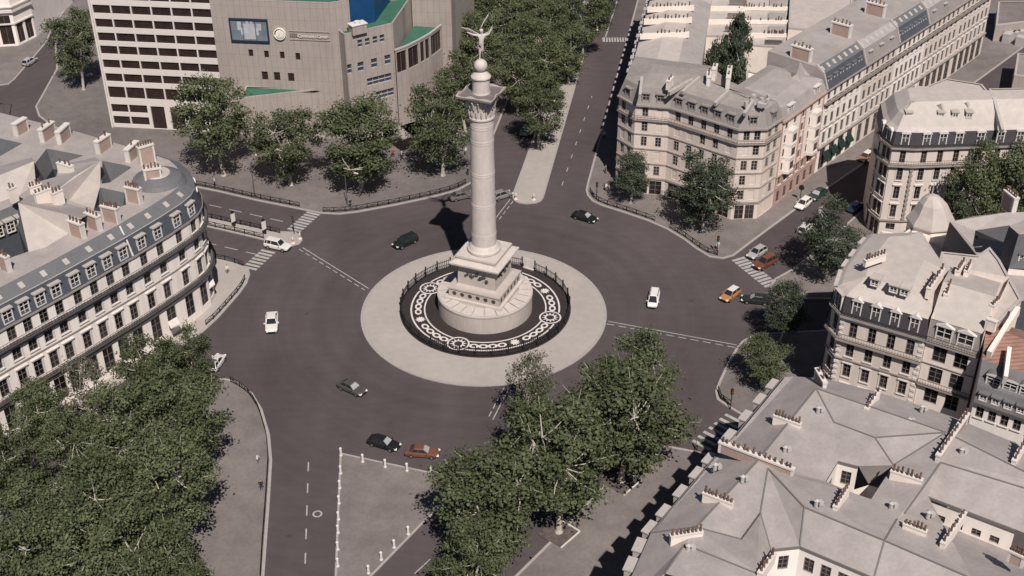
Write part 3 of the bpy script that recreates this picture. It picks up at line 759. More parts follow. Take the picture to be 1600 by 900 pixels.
for (o_, z0, z1) in ((.12, 10.5, 10.7), (.3, 13.3, 13.72), (.12, 5.6, 5.75), (.28, 16.78, 17.05)): ledge(cs, pts, o_, z0, z1)
cs.build('cornice', TRIM, bl)
cs = MB()
ledge(cs, pts, .8, 14.0, 14.2); bc = cs.build('balcony', IRON_G, bl)  # slab tone covers grey iron plus a painted-in shadow line, both balconies
cs = MB(); ledge(cs, pts, .75, 6.38, 6.6); bc2 = cs.build('balcony', IRON_G, bl)
rl = MB(); railing(rl, pts, .7, 14.205, .75, step=.5); rl.build('railing', IRON, bc); rl = MB(); railing(rl, pts, .65, 6.605, .7, step=.5); rl.build('railing', IRON, bc2)
# mansard: steep slate, then a lighter shallow strip, then the roof flat with courtyards
rf = MB()
r1 = offset(BT, .3)
top = roof_ring(rf, BT, [(.2, 17.05), (-.55, 20.0), (-.6, 20.1), (-2.4, 21.3)], True, [0, 2, 1])
top2 = [XY(p) for p in top]
H = {'h1': [(73, 232), (131, 243), (92, 257), (88, 276), (56, 285), (55, 255)], 'h2': [(160, 251), (200, 259), (205, 262), (172, 285), (159, 287)], 'h3': [(157, 293), (195, 301), (197, 320), (163, 331), (147, 329), (146, 305)],
     'h4': [(-40, 207), (35, 224), (0, 244), (-60, 275)], 'h5': [(-40, 345), (28, 318), (46, 362), (47, 392), (-10, 412), (-60, 430)]}
holes = [ccw([XY(G(*p, 21.3)) for p in v]) for v in H.values()]
rf.cap(top2, 21.3, 3, holes)
for hl in holes:
    inn = offset(hl, -.9); n = len(hl)
    for i in range(n):
        j = (i + 1) % n
        a, b, c, d_ = hl[i], hl[j], inn[j], inn[i]
        rf.poly([(a.x, a.y, 21.3), (d_.x, d_.y, 18.3), (c.x, c.y, 18.3), (b.x, b.y, 21.3)], 1)
        rf.poly([(d_.x, d_.y, 18.3), (d_.x, d_.y, 11), (c.x, c.y, 11), (c.x, c.y, 18.3)], 0)
    rf.cap(inn, 11, 3)
rf.build('roof', [SLATE, SLATE_L, LEADC, ZINC], bl)
# raised ranges crossing the flat; sunlight painted in: sunward slopes pale, others grey
def block(faces_px, m, name='roof_ridge', mats=None):
    b = MB(); V = {k: G(*p[:2], p[2]) for k, p in faces_px['v'].items()}
    for f, mm in faces_px['f']: roof_planes(b, V, [f], mm)
    return b.build(name, mats, bl)
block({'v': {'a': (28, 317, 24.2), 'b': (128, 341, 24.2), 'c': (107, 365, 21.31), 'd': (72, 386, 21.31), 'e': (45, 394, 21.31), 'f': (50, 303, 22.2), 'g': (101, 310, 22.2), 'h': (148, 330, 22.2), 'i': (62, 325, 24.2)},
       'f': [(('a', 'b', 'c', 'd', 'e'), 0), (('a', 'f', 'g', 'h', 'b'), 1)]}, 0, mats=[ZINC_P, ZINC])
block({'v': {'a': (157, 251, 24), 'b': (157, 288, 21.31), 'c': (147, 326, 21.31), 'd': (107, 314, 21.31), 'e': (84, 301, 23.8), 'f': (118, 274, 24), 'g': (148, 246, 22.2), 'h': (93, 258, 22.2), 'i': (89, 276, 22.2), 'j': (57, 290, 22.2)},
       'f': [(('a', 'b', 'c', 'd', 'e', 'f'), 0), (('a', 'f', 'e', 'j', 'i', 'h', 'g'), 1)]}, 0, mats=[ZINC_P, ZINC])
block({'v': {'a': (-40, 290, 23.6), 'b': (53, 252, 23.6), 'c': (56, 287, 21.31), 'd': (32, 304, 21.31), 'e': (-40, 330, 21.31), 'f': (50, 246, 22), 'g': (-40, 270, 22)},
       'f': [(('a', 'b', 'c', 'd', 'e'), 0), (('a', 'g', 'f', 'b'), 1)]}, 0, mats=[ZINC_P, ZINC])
# dormers and skylights along the crescent
for i in range(len(BF) - 1):
    k = max(1, round(LEN[i] / 3.05)); dormers(bl, BF[i], BF[i + 1], k, 17.3, 1.55, 2.05, 1.5, -.12, LEADC, SLATE, 'flat', .2)
dormers(bl, BE[0], BE[1], 1, 17.35, 1.2, 1.7, 1.5, .3, TRIM_W, SLATE, 'round'); dormers(bl, BE[1], BE[2], 1, 17.35, 1.2, 1.7, 1.5, .3, TRIM_W, SLATE, 'round'); dormers(bl, BE[2], BE[3], 1, 17.35, 1.2, 1.7, 1.5, .3, TRIM_W, SLATE, 'round')
sk = MB(); sk.box((0, 0, 0), (.75, .95, .08)); skm = sk.build('skylight', LEADC, link=False)
o1 = offset(BT, -1.5)
for i in range(1, len(BF) - 1):
    a, b = o1[i], o1[i + 1]; k = max(1, round((b - a).length / 4.2)); u = (b - a).normalized()
    for j in range(k):
        c = a + (b - a) * ((j + .5) / k); o = inst('skylight', skm, bl, (c.x, c.y, 20.68), math.atan2(u.y, u.x)); o.rotation_euler[0] = R(34)
# white gutter pipe between the two halves of the mansard
gp = MB(); _p = [G(187, 353, 21.4), G(200, 380, 19.2), G(208, 400, 17.2)]; gp.tube(_p, .14, 6); gp.build('party_ridge', TRIM_W, bl)
# rooftop tower drum by the corner
rd = MB(); c = G(247, 282, 21.3); rd.lathe([(4.2, 21.0), (3.6, 21.9), (2.3, 22.5), (2.0, 22.55)], c[:2], 28, 0); rd.lathe([(2.0, 22.55), (1.9, 22.7), (.01, 22.8)], c[:2], 28, 1)
rd.build('corner_dome', [SLATE_L, ZINC_P], bl)
for (p0, p1, h, n) in (((219, 258), (243, 251), 2.9, 6), ((228, 291), (255, 287), 2.7, 5), ((200, 313), (222, 318), 2.3, 6), ((163, 343), (188, 349), 2.3, 7), ((139, 353), (158, 361), 2.2, 4), ((112, 365), (133, 373), 2.2, 4),
                      ((25, 213), (43, 202), 2.0, 0), ((66, 223), (86, 209), 2.1, 2), ((93, 226), (109, 211), 2.0, 0), ((153, 241), (173, 228), 2.0, 2), ((200, 254), (217, 239), 2.0, 1)):
    a, b = G(*p0, 21.3), G(*p1, 21.3); chimney(bl, a, b, 21.3, h, .8, n)
for (p0, p1, z, h, n) in (((93, 265), (115, 272), 22.6, 1.2, 3), ((47, 302), (66, 296), 22.4, .9, 4), ((57, 318), (83, 308), 23.4, 1.5, 5), ((84, 318), (99, 311), 23.2, 1.5, 3), ((17, 312), (27, 307), 23, 1.6, 2), ((2, 418), (17, 425), 21.3, 2.2, 4)):
    chimney(bl, G(*p0, z), G(*p1, z), z - .6, h + .6, .7, n, brick=(p0[0] == 2), edge=(p0[0] == 2))
# awning and entrance canopy at the rounded end
aw = MB(); c = G(327, 446, 0); p = [G(320, 437, 4.2), G(331, 430, 4.2), G(336, 444, 3.3), G(325, 452, 3.3)]; aw.poly(p); aw.poly([v - Vector((0, 0, .12)) for v in reversed(p)]); aw.build('awning', TRIM_W, bl)
aw = MB(); p = [G(262, 503, 4.4), G(276, 495, 4.4), G(281, 505, 3.6), G(267, 513, 3.6)]; aw.poly(p); aw.poly([v - Vector((0, 0, .12)) for v in reversed(p)]); aw.build('awning', TRIM_W, bl)
# dormers looking into the left courtyard
a, b = G(-10, 372, 18.3), G(48, 349, 18.3)
dormers(bl, XY(a), XY(b), 3, 17.9, 1.3, 1.9, 1.2, .2, LEADC, SLATE, 'flat', .2)
for (x, y) in ((84, 268), (163, 279), (152, 322)):
    pp = G(x, y, 17.0); put_window(bl, pp, 0.35, 1.3, 1.7, 'plain', WFRAME)
# ================================================================== opera block, top left
TA, TBp = XY(G(177, 199)), XY(G(357, 208)); tu = (TBp - TA).normalized(); tn = Vector((tu.y, -tu.x)); TL = (TBp - TA).length
op = thing('tower_building', 'white tower block with horizontal bands of dark windows', 'building', (TA.x, TA.y, 0))
tb = MB()
A2_ = TA - tn * 26; B2_ = TBp - tn * 26
BAYS = 6; rows = [(.75, 1.85), (3.0, 4.95), (6.0, 8.7), (10.05, 11.95), (13.05, 15.0), (16.15, 18.1), (19.5, 21.5), (22.7, 24.7), (25.9, 27.9), (29.1, 31.1), (32.3, 34.2)]
rows = [(.9, 2.6), (3.5, 5.2), (6.6, 9.0), (10.1, 11.8), (13.0, 14.7), (15.9, 17.6), (18.6, 20.3), (21.4, 23.1), (24.2, 25.9), (27.0, 28.7), (29.8, 31.5), (32.6, 34.3)]
PANE = {}
def opening(mb, bld, a, u, x0, x1, z0, z1, dep=.35, gm=GLASS_R, rev=0, sub=True, fm=None):
    n = Vector((u.y, -u.x)); P = lambda x, z, d=0: (*(a + u * x - n * d), z)
    for q in ([P(x0, z0), P(x0, z0, dep), P(x0, z1, dep), P(x0, z1)], [P(x1, z0, dep), P(x1, z0), P(x1, z1), P(x1, z1, dep)], [P(x0, z0), P(x1, z0), P(x1, z0, dep), P(x0, z0, dep)], [P(x0, z1, dep), P(x1, z1, dep), P(x1, z1), P(x0, z1)]):
        mb.poly(q, rev)
    w, h = x1 - x0, z1 - z0; key = ('op', round(w, 2), round(h, 2), gm.name, fm.name if fm else '')
    if key not in MESHES:
        b = MB(); y = dep - .05; b.poly([(0, y, 0), (w, y, 0), (w, y, h), (0, y, h)], 0); nb = max(1, round(w / 1.3))
        for i in range(1, nb): bar(b, w * i / nb - .035, w * i / nb + .035, 0, h, y - .06, y - .004, 1)
        bar(b, 0, w, 0, .08, y - .08, y - .005, 1); bar(b, 0, w, h - .08, h, y - .08, y - .005, 1)
        if fm is LEADC:
            bar(b, -.02, w + .02, h * .42, h * .52, y - .12, y - .006, 1)
        MESHES[key] = b.build('window', [gm, fm or DFRAME], link=False)
    inst('window', MESHES[key], bld, P(x0, z0), math.atan2(u.y, u.x))
def grid_wall(mb, bld, a, b, z0, z1, ops, m=0, gm=GLASS_R, fm=None):
    """wall from a to b with rectangular openings ops = [(x0, x1, za, zb)] cut out on a grid"""
    a, b = XY(a), XY(b); L = (b - a).length; u = (b - a) / L; P = lambda x, z: (*(a + u * x), z)
    zs = sorted(set([z0, z1] + [o[2] for o in ops] + [o[3] for o in ops]))
    for k in range(len(zs) - 1):
        za, zb = zs[k], zs[k + 1]; x = 0
        row = sorted(o for o in ops if o[2] <= za + 1e-6 and o[3] >= zb - 1e-6)
        for o in row:
            mb.poly([P(x, za), P(o[0], za), P(o[0], zb), P(x, zb)], m); x = o[1]
        mb.poly([P(x, za), P(L, za), P(L, zb), P(x, zb)], m)
    for o in ops: opening(mb, bld, a, u, o[0], o[1], o[2], o[3], gm=gm, rev=m, fm=fm)
ops = []
bw = TL / BAYS
for ri, (z0, z1) in enumerate(rows):
    for i in range(BAYS):
        if ri < 2 and i >= 2: continue
        ops.append((i * bw + (.4 if i == 0 else .13), (i + 1) * bw - .13, z0, z1))
for i in range(2, BAYS): ops.append((i * bw + .55, (i + 1) * bw - .6, .2, 5.1))
ZT = 36
grid_wall(tb, op, TA, TBp, 0, ZT, ops, 0, GLASS_R, mat('dark_brown_frame', (.035, .022, .02), .5))
for (p, q) in ((TBp, B2_), (B2_, A2_), (A2_, TA)): tb.poly([(*p, 0), (*q, 0), (*q, ZT), (*p, ZT)], 0)
tb.cap(ccw([TA, TBp, B2_, A2_]), ZT, 0)
tb.build('wall', WHITEP, op)
fi = MB(); fi.beam((*(TA + tn * .1), 0), (*(TA + tn * .1), ZT), .5, .35); fi.build('corner_fin', TRIM_W, op)
# main block clad in grey panels
C2 = XY(G(533, 218)); Z2 = 28.1
ob = thing('opera_house', 'grey panel clad opera building with round emblem, lit screen and green roofs', 'building', (C2.x, C2.y, 0))
wb = MB()
a0 = TBp + tn * .5; u2 = (C2 - a0).normalized(); L2 = (C2 - a0).length; n2 = Vector((u2.y, -u2.x))
def onwall(px, py):
    """where the sight line meets the main wall: (x along it, height)"""
    d = (px - 800) * _r - (py - 450) * _u + FPX * _f
    nn = Vector((n2.x, n2.y, 0)); t = (Vector((a0.x, a0.y, 0)) - CAM).dot(nn) / d.dot(nn); p = CAM + d * t
    return (XY(p) - a0).dot(u2), p.z
ops = []
for (x, y) in ((392, 83), (416.5, 85), (441, 86.5), (465.5, 88.5)):
    cx, cz = onwall(x, y); ops.append((cx - .45, cx + .45, cz - .75, cz + .75))
ops2 = []
for (x, y) in ((414, 118.5), (433, 119.5), (455, 121)):
    cx, cz = onwall(x, y); ops2.append((cx - .62, cx + .62, cz - .9, cz + .9))
grid_wall(wb, ob, a0, C2, 0, Z2, ops + ops2)
side_end = XY(G(545, 0, Z2)); sd = (side_end - C2).normalized(); SE = side_end
back = a0 - n2 * 24
wb.poly([(*C2, 0), (*SE, 0), (*SE, Z2), (*C2, Z2)], 1)
wb.poly([(*a0, 0), (*a0, Z2), (*back, Z2), (*back, 0)], 1)
wb.build('wall', [PANEL, PANEL2], ob)
rr_ = MB(); roofp = ccw([a0, C2, SE, SE - n2 * 20, back]); rr_.cap(offset(roofp, -.3), Z2 - .25, 0); ledge(rr_, roofp, .02, Z2 - .02, Z2 + .12, 1, True, .35); rr_.build('roof', [GREENR, PANEL], ob)
def wallquad(mb, px, out, m):
    pts = []
    for (x, y) in px: s_, z = onwall(x, y); p = a0 + u2 * s_ + n2 * out; pts.append(Vector((p.x, p.y, z)))
    mb.poly(pts, m); return pts
# the screen: lit picture of pale shapes on slate blue
sc = MB(); s0, zt_ = onwall(357.5, 27.5); s1, zb_ = onwall(422, 66); nz = Vector((n2.x, n2.y, 0)); ux = Vector((u2.x, u2.y, 0))
def wp3(s, z, o): return Vector((*(a0 + u2 * s + n2 * o), z))
def wbox(mb, s0, s1, z0, z1, o0, o1, m=0):
    vs = [wp3(s, z, o) for o in (o1, o0) for (s, z) in ((s0, z0), (s1, z0), (s1, z1), (s0, z1))]
    mb.add(vs, [(0, 1, 2, 3), (7, 6, 5, 4), (0, 4, 5, 1), (1, 5, 6, 2), (2, 6, 7, 3), (3, 7, 4, 0)], m)
for (q0, q1, q2, q3) in ((s0, s1, zt_ - .3, zt_), (s0, s1, zb_, zb_ + .3), (s0, s0 + .25, zb_ + .3, zt_ - .3), (s1 - .25, s1, zb_ + .3, zt_ - .3)): wbox(sc, q0, q1, q2, q3, .02, .4, 0)
wbox(sc, s0 + .25, s1 - .25, zb_ + .3, zt_ - .3, .02, .2, 1)
W_, H_ = s1 - s0, zt_ - zb_
for i in (1, 2): wbox(sc, s0 + W_ * (.33 * i) - .03, s0 + W_ * (.33 * i) + .03, zb_ + .3, zt_ - .3, .2, .26, 0)
for (a, b, c, d_) in ((.36, .66, .12, .78), (.43, .50, .78, .92), (.54, .60, .78, .9), (.2, .3, .5, .86), (.7, .82, .52, .8), (.28, .34, .3, .6), (.68, .74, .3, .6)): wbox(sc, s0 + W_ * a, s0 + W_ * b, zb_ + H_ * c, zb_ + H_ * d_, .2, .215 + .01 * a, 2)
SCRB = mat('screen_blue_grey', (0.16, 0.19, 0.21), 0.35, 0.25, .4); SCRW = mat('screen_pale_shapes', (0.40, 0.40, 0.42), 0.4, 0.2, .6)
NAVY = mat('navy_frame', (0.02, 0.03, 0.055), 0.5)
sco = sc.build('screen', [NAVY, SCRB, SCRW], ob); sco['label'] = 'dark framed screen with pale shapes on blue grey'
# the round emblem
em = MB(); cx, cz = onwall(437.5, 52.3); rad = 1.16
def disc(mb, r0, r1, o0, o1, m, dx=0, dz=0, n=36, a0_=0, a1_=2 * math.pi):
    for i in range(n):
        t0, t1 = a0_ + (a1_ - a0_) * i / n, a0_ + (a1_ - a0_) * (i + 1) / n
        q = [wp3(cx + dx + r * math.cos(t), cz + dz + r * 1.0 * math.sin(t), o1) for r, t in ((r0, t0), (r1, t0), (r1, t1), (r0, t1))]; mb.poly(q, m)
        mb.poly([wp3(cx + dx + r1 * math.cos(t), cz + dz + r1 * math.sin(t), o) for t, o in ((t0, o0), (t1, o0), (t1, o1), (t0, o1))], m)
EMW = mat('emblem_white', (0.78, 0.71, 0.62), 0.6); EMG = mat('emblem_relief', (0.6, 0.54, 0.46), 0.6)
disc(em, .01, rad, .02, .22, 0); disc(em, rad * .86, rad, .22, .42, 0); disc(em, rad * .70, rad * .9, .22, .26, 2, n=20, a0_=1.0, a1_=3.3); disc(em, .01, rad * .66, .22, .5, 0, .1, -.06)
for k in range(5): disc(em, rad * (.12 + .09 * k), rad * (.165 + .09 * k), .5, .53, 1, .1, -.06, 14, k * 1.1, k * 1.1 + 3.6)
em.build('emblem', [EMW, EMG, IRON], ob)
# lettering beside it
tx = bpy.data.curves.new('sign_text', 'FONT'); tx.body = 'Community Center'; tx.size = 1.02; tx.extrude = .02; tx.offset = -.012; tx.space_character = .88
to = bpy.data.objects.new('sign_tmp', tx); COL.objects.link(to)
dg = bpy.context.evaluated_depsgraph_get(); tme = bpy.data.meshes.new_from_object(to.evaluated_get(dg)); bpy.data.objects.remove(to)
sx0, sz0 = onwall(466, 55.5); sx1, _z = onwall(513, 58)
wid = max(v.co.x for v in tme.vertices); kx = (sx1 - sx0) / wid
lt = MB(); lt.add([wp3(sx0 + v.co.x * kx, sz0 - .25 + v.co.y * .95, .3 + v.co.z) for v in tme.vertices], [list(p.vertices) for p in tme.polygons], 0)
wbox(lt, sx0 - 4.2 * .42, sx1 + .3, sz0 - .85, sz0 - .77, .02, .16, 1); wbox(lt, sx0 - 4.2 * .42, sx1 + .3, sz0 + .85, sz0 + .93, .02, .16, 1); wbox(lt, sx0 - 4.2 * .42, sx1 + .3, sz0 - .3, sz0 - .24, .02, .12, 1)
for k in range(9): q = sx0 - 1.7 + (sx1 - sx0 + 2.0) * k / 8; wbox(lt, q - .04, q + .04, sz0 - .77, sz0 + .85, .02, .1, 1)
for k in range(4): wbox(lt, sx0 - 1.55 + .36 * k, sx0 - 1.3 + .36 * k, sz0 - .2, sz0 + .45, .12, .2, 2)
lt.build('sign', [EMW, PANEL2, DFRAME], ob)
# second block, turned to the boulevard
Z3 = 22.5
D0, D1 = XY(G(538, 54.5, Z3)), XY(G(613.6, 36.8, Z3)); u3 = (D1 - D0).normalized(); n3 = Vector((u3.y, -u3.x)); L3 = (D1 - D0).length
def on3(px, py, a=D0, n=n3):
    d = (px - 800) * _r - (py - 450) * _u + FPX * _f; nn = Vector((n.x, n.y, 0)); t = (Vector((a.x, a.y, 0)) - CAM).dot(nn) / d.dot(nn); p = CAM + d * t
    return (XY(p) - a).dot(Vector((-n.y, n.x))), p.z
w3 = MB(); ops = []
for (x, y) in ((562.5, 68), (574, 65.5), (586, 62.5), (597, 60)): cx, cz = on3(x, y); ops.append((cx - .5, cx + .5, cz - .75, cz + .75))
opb = []
for (x, y) in ((545, 108), (564, 104), (585, 98.5), (606, 93)): cx, cz = on3(x, y); opb.append((max(.05, cx - .7), cx + .6, cz - .95, cz + .95))
cx, cz = on3(596, 123.5); opb.append((cx - 3.1, min(L3 - .2, cx + 2.2), cz - .8, cz + .8))
cx, cz = on3(602, 146); opb.append((cx - 2.0, min(L3 - .2, cx + 1.9), cz - .8, cz + .8))
# two passes of openings kept on separate height bands
grid_wall(w3, ob, D0, D1, 0, Z3, ops + opb, 0, GLASS_B, LEADC)
E1 = D1 - n3 * 13 + u3 * 1.5; E0 = D0 - n3 * 10
sd1 = XY(G(640, -2, Z3)) - D1; E1 = D1 + sd1.normalized() * 16
w3.poly([(*D1, 0), (*E1, 0), (*E1, Z3), (*D1, Z3)], 1); w3.poly([(*E0, 0), (*D0, 0), (*D0, Z3), (*E0, Z3)], 1)
w3.build('wing_wall', [PANEL2, PANEL], ob)
r3 = MB(); outl = ccw([D0, D1, E1, E0]); r3.cap(offset(outl, -.25), Z3 - .3, 0); ledge(r3, outl, .02, Z3 - .02, Z3 + .1, 1, True, .3)
r3.build('wing_roof', [GREENR, PANEL2], ob)
hv = MB(); c = G(559, 50, Z3); hv.box((c.x, c.y + .4, Z3 + .6), (3.0, 1.8, 1.8), math.atan2(u3.y, u3.x), 0); hv.box((c.x, c.y + .4, Z3 + 1.55), (3.3, 2.1, .14), math.atan2(u3.y, u3.x), 1); hv.lathe([(.55, Z3 + 1.6), (.6, Z3 + 2.0), (.35, Z3 + 2.05)], (c.x, c.y + .4), 14, 1)
hv.build('air_unit', [PANEL, TRIM_W], ob)
# green roof terrace behind a curved row of windows
Z4 = 17.2
ar = [XY(G(x, y, Z4)) for (x, y) in ((617.5, 79.5), (636, 73), (655, 63.5), (672, 54), (690, 40))]
Fc = XY(G(685, 38, Z4)); Fd = XY(G(646, 37, Z4))
t4 = MB(); t4.cap(offset(ccw(ar + [Fd]), -.2), Z4 - .4, 0); t4.build('terrace_roof', GREENR, ob)
w4 = MB()
for i in range(len(ar) - 1):
    a, b = ar[i], ar[i + 1]; L = (b - a).length; k = 1 if i in (0, 1, 3) else 2
    oo = [(.25 + (L - .3) * j / k, (L - .3) * (j + 1) / k, 12.4, 16.7) for j in range(k)]
    grid_wall(w4, ob, a, b, 0, Z4, oo, 0)
ledge(w4, ar, .12, Z4, Z4 + .3, 1, False, .3); w4.build('curved_wall', [PANEL2, LEADC], ob)
w5 = MB(); Z5 = 31
q0 = D1 + (E1 - D1).normalized() * 15; g1 = XY(G(690, 38, Z4)); g2 = XY(G(712, 30, Z4)); f0 = XY(G(645, 36.5, Z4)); g1b = f0 + (g1 - f0) * 1.35
far = f0 + Vector((-4, 22)); far2 = g1b + Vector((4, 22))
w5.prism(ccw([f0, g1b, far2, far]), 0, Z5, 0, 1); w5.build('rear_block', [PANEL, GREENR], ob)
bl_ = MB(); c = XY(G(590, 20, 24)); b0 = XY(G(546, 30, 17)); 
pth = [XY(G(x, y, 19.3)) for (x, y) in ((546, 36), (590, 34), (612, 20), (630, -4))]
off = [p + Vector((-1, 24)) for p in pth]
bl_.prism(ccw([D0 - n3 * 3.2 + u3 * .4, D0 - n3 * 3.2 + u3 * 8.2, D0 - n3 * 3.2 + u3 * 8.2 + sd1.normalized() * 17, D0 - n3 * 3.2 + u3 * .4 + sd1.normalized() * 17]), 22.0, 34, 0); bl_.build('blue_hall', BLUEP, ob)
# low front range with its green roof
Z6 = 10.6
l0, l1, l2 = XY(G(376, 153, Z6)), XY(G(468, 142.2, Z6)), XY(G(503, 138, Z6))
w6 = MB(); lp = ccw([l0, l1, l2, C2 + Vector((-1.5, .6)), a0 + u2 * 5]); w6.prism(lp, 0, Z6 - .3, 0, 1); ledge(w6, lp, .01, Z6 - .301, Z6, 0, True, .3); w6.build('front_range', [PANEL, GREENR], ob)
# street entrance hidden among the trees: low canopies
cn = MB()
for (x, y) in ((640, 205), (655, 200)): c = G(x, y, 4); cn.box((c.x, c.y, 4.2), (6, 5, .3), .6)
for (x, y) in ((632, 214), (662, 208)): c = G(x, y, 0); cn.beam((c.x, c.y, 0.1), (c.x, c.y, 4.1), .2, .2)
cn.build('entrance_canopy', PANEL, ob)
# far corner building at the top left
K0, K1, K2 = XY(G(-60, 78)), XY(G(30, 72)), XY(G(58, 58)); kd = Vector((0.1, 1)) * 22
kb = thing('corner_cafe_building', 'ornate pale corner building with large dark shopfronts beyond the side road', 'building', (K1.x, K1.y, 0))
kw = MB(); LK = (K1 - K0).length; ops1 = [(LK - 3.4, LK - .7, .5, 7.4), (LK - 9.6, LK - 4.0, .5, 7.4), (LK - 15.8, LK - 10.2, .5, 7.4)]
grid_wall(kw, kb, K0, K1, 0, 19, ops1, 0); Lk = (K2 - K1).length
grid_wall(kw, kb, K1, K2, 0, 19, [(.5, Lk / 2 - .3, .5, 5.2), (Lk / 2 + .3, Lk - .4, .5, 5.2)], 0)
kw.poly([(*K2, 0), (*(K2 + kd), 0), (*(K2 + kd), 19), (*K2, 19)], 0); kw.cap(ccw([K0, K1, K2, K2 + kd, K0 + kd]), 19, 0)
kw.build('wall', STONE_W, kb)
kc = MB()
for (o_, z0, z1) in ((.6, 8.2, 8.6), (.45, 9.4, 9.6), (.7, 12.5, 12.9), (.3, 5.3, 5.6)): ledge(kc, [K0, K1, K2], o_, z0, z1)
kc.build('cornice', TRIM_W, kb); kr = MB(); railing(kr, [K0, K1, K2], .5, 8.6, .8, step=.5); kr.build('railing', TRIM_W, kb)
# ================================================================== corner building across the square
def generic_roof(bld, poly, z, dz1=2.6, in1=.7, in2=3.2, dz2=1.0, mats=(0, 1), m=None, extra=None):
    rf = MB(); top = roof_ring(rf, poly, [(.15, z), (-in1, z + dz1), (-in1 - .05, z + dz1 + .1), (-in1 - in2, z + dz1 + dz2)], True, [mats[0], mats[1], mats[1]])
    rf.cap([XY(p) for p in top], top[0].z, mats[1])
    if extra: extra(rf, top)
    return rf.build('roof', m, bld), top
def quoins(mb, p, z0, z1, u, size=.5, m=0):
    z = z0; k = 0
    while z < z1 - .4:
        s = size if k % 2 == 0 else size * .62; mb.box((p.x, p.y, z + .2), (s, s, .38), math.atan2(u.y, u.x), m); z += .46; k += 1
ZC = 17.9
CF = [XY(G(*p, ZC)) for p in [(967.5, 147.7), (993.5, 162), (1047, 166.5), (1155.3, 200.6), (1197.2, 199.7), (1221.8, 183.8)]]
CBk = [XY(G(1222, 183, ZC)) + Vector((-7.5, 9)), XY(G(1115, 128, ZC)) + Vector((0, 1)), XY(G(985, 108, ZC))]
CT = CF + CBk[0:]
cb = thing('corner_building', 'beige six storey corner building with grey mansard behind two pavement trees', 'building', (CF[3].x, CF[3].y, 0))
FC = [Floor(0, 3.5, .15, 2.8, 2.6, 'plain', skip=.12, blank=1)] + [Floor(3.5 + 2.88 * i, 3.5 + 2.88 * (i + 1), .55, 1.85, 1.05, 'plain', TRIM, skip=.22, blank=1) for i in range(5)]
wb = MB()
for (i, k) in ((0, 2), (1, 2), (2, 5), (3, 2), (4, 2)): wall_seg(wb, cb, CF[i], CF[i + 1], FC, k)
for (p, q) in zip([CF[-1]] + CBk, CBk + [CF[0]]): wall_seg(wb, cb, p, q, [Floor(0, ZC, 0, 0, 0)], 0, 2)
wb.build('wall', [STONE_G, TRIM, RENDERED], cb)
cs = MB()
for i in range(1, 6): ledge(cs, CF, .14 if i != 5 else .2, 3.5 + 2.88 * i - 2.88 - .1, 3.5 + 2.88 * i - 2.88 + .12)
ledge(cs, CF, .5, 17.62, 17.92); ledge(cs, CF, .2, 3.32, 3.38); cs.build('cornice', TRIM, cb)
bb = MB(); ledge(bb, CF, .4, 14.85, 15.06); bo = bb.build('balcony', TRIM, cb); rl = MB(); railing(rl, CF, .34, 15.06, .75, step=.6); rl.build('railing', IRON_G, bo)
ro, top = generic_roof(cb, CT, 17.93, 2.9, .85, 4.2, .9, (0, 1), [ZINC_G, layered('worn_zinc', (0.275, 0.245, 0.225), [(0.2, .1, (1, 1, 1)), (1.5, .1, (1, 1, 1))], rough=.65)])
for (i, k) in ((0, 1), (1, 2), (2, 5), (3, 1), (4, 1)): dormers(cb, CF[i], CF[i + 1], k, 18.2, 1.35, 1.75, 1.2, -.02, ZINC_G, ZINC_G, 'flat')
# raised party ridges running back across the roof
for (p0, p1) in (((1045, 146), (1082, 125)), ((1066, 145), (1093, 122)), ((1117, 163), (1138, 143)), ((1163, 179), (1176, 160)), ((1000, 150), (1003, 122))):
    a, b = G(*p0, 21.2), G(*p1, 22.0); pw = MB(); pw.beam(a, b, .5, .7); pw.build('party_ridge', LEADC, cb)
for (p0, p1, h, n) in (((1043, 141), (1049, 133), 1.5, 2), ((1106, 137), (1107, 126), 1.8, 2), ((1136, 143), (1139, 124), 2.4, 2), ((1114, 128), (1117, 119), 2.2, 1)): chimney(cb, G(*p0, 21.3), G(*p1, 21.3), 21.3, h, .7, n, False)
vt = MB(); rr = random.Random(3)
for i in range(9): c = G(rr.uniform(1165, 1205), rr.uniform(153, 168), 21.7); vt.box((c.x, c.y, 22), (rr.uniform(.4, 1), rr.uniform(.4, .9), rr.uniform(.3, .9)), rr.random())
vt.build('roof_vents', ROOFJUNK, cb)
# ------------------------------------------------------------------ red stone house with bay windows
R0, R1 = CF[-1] + (XY(G(1272, 272)) - CF[-1]).normalized() * .3, XY(G(1272, 272)); ru = (R1 - R0).normalized(); rn = Vector((ru.y, -ru.x)); back = -rn * 12
rb = thing('red_stone_house', 'narrow pink and cream house with two stone bay windows and red ground floor', 'building', (R0.x, R0.y, 0))
wb = MB(); LR = (R1 - R0).length
wall_seg(wb, rb, R0, R1, [Floor(0, 3.6, .5, 2.2, 1.2, 'plain')], 6, 1); wall_seg(wb, rb, R0, R1, [Floor(3.6, 6.2, .5, 1.5, .9, 'sill')], 7, 1)
wall_seg(wb, rb, R0, R1, [Floor(6.2 + 2.7 * i, 8.9 + 2.7 * i, .6, 1.5, .9, 'sill') for i in range(4)], 5, 0)
for (p, q) in ((R1, R1 + back), (R1 + back, R0 + back), (R0 + back, R0)): wb.poly([(*p, 0), (*q, 0), (*q, 17), (*p, 17)], 0)
wb.build('wall', [RENDERED, PINK], rb)
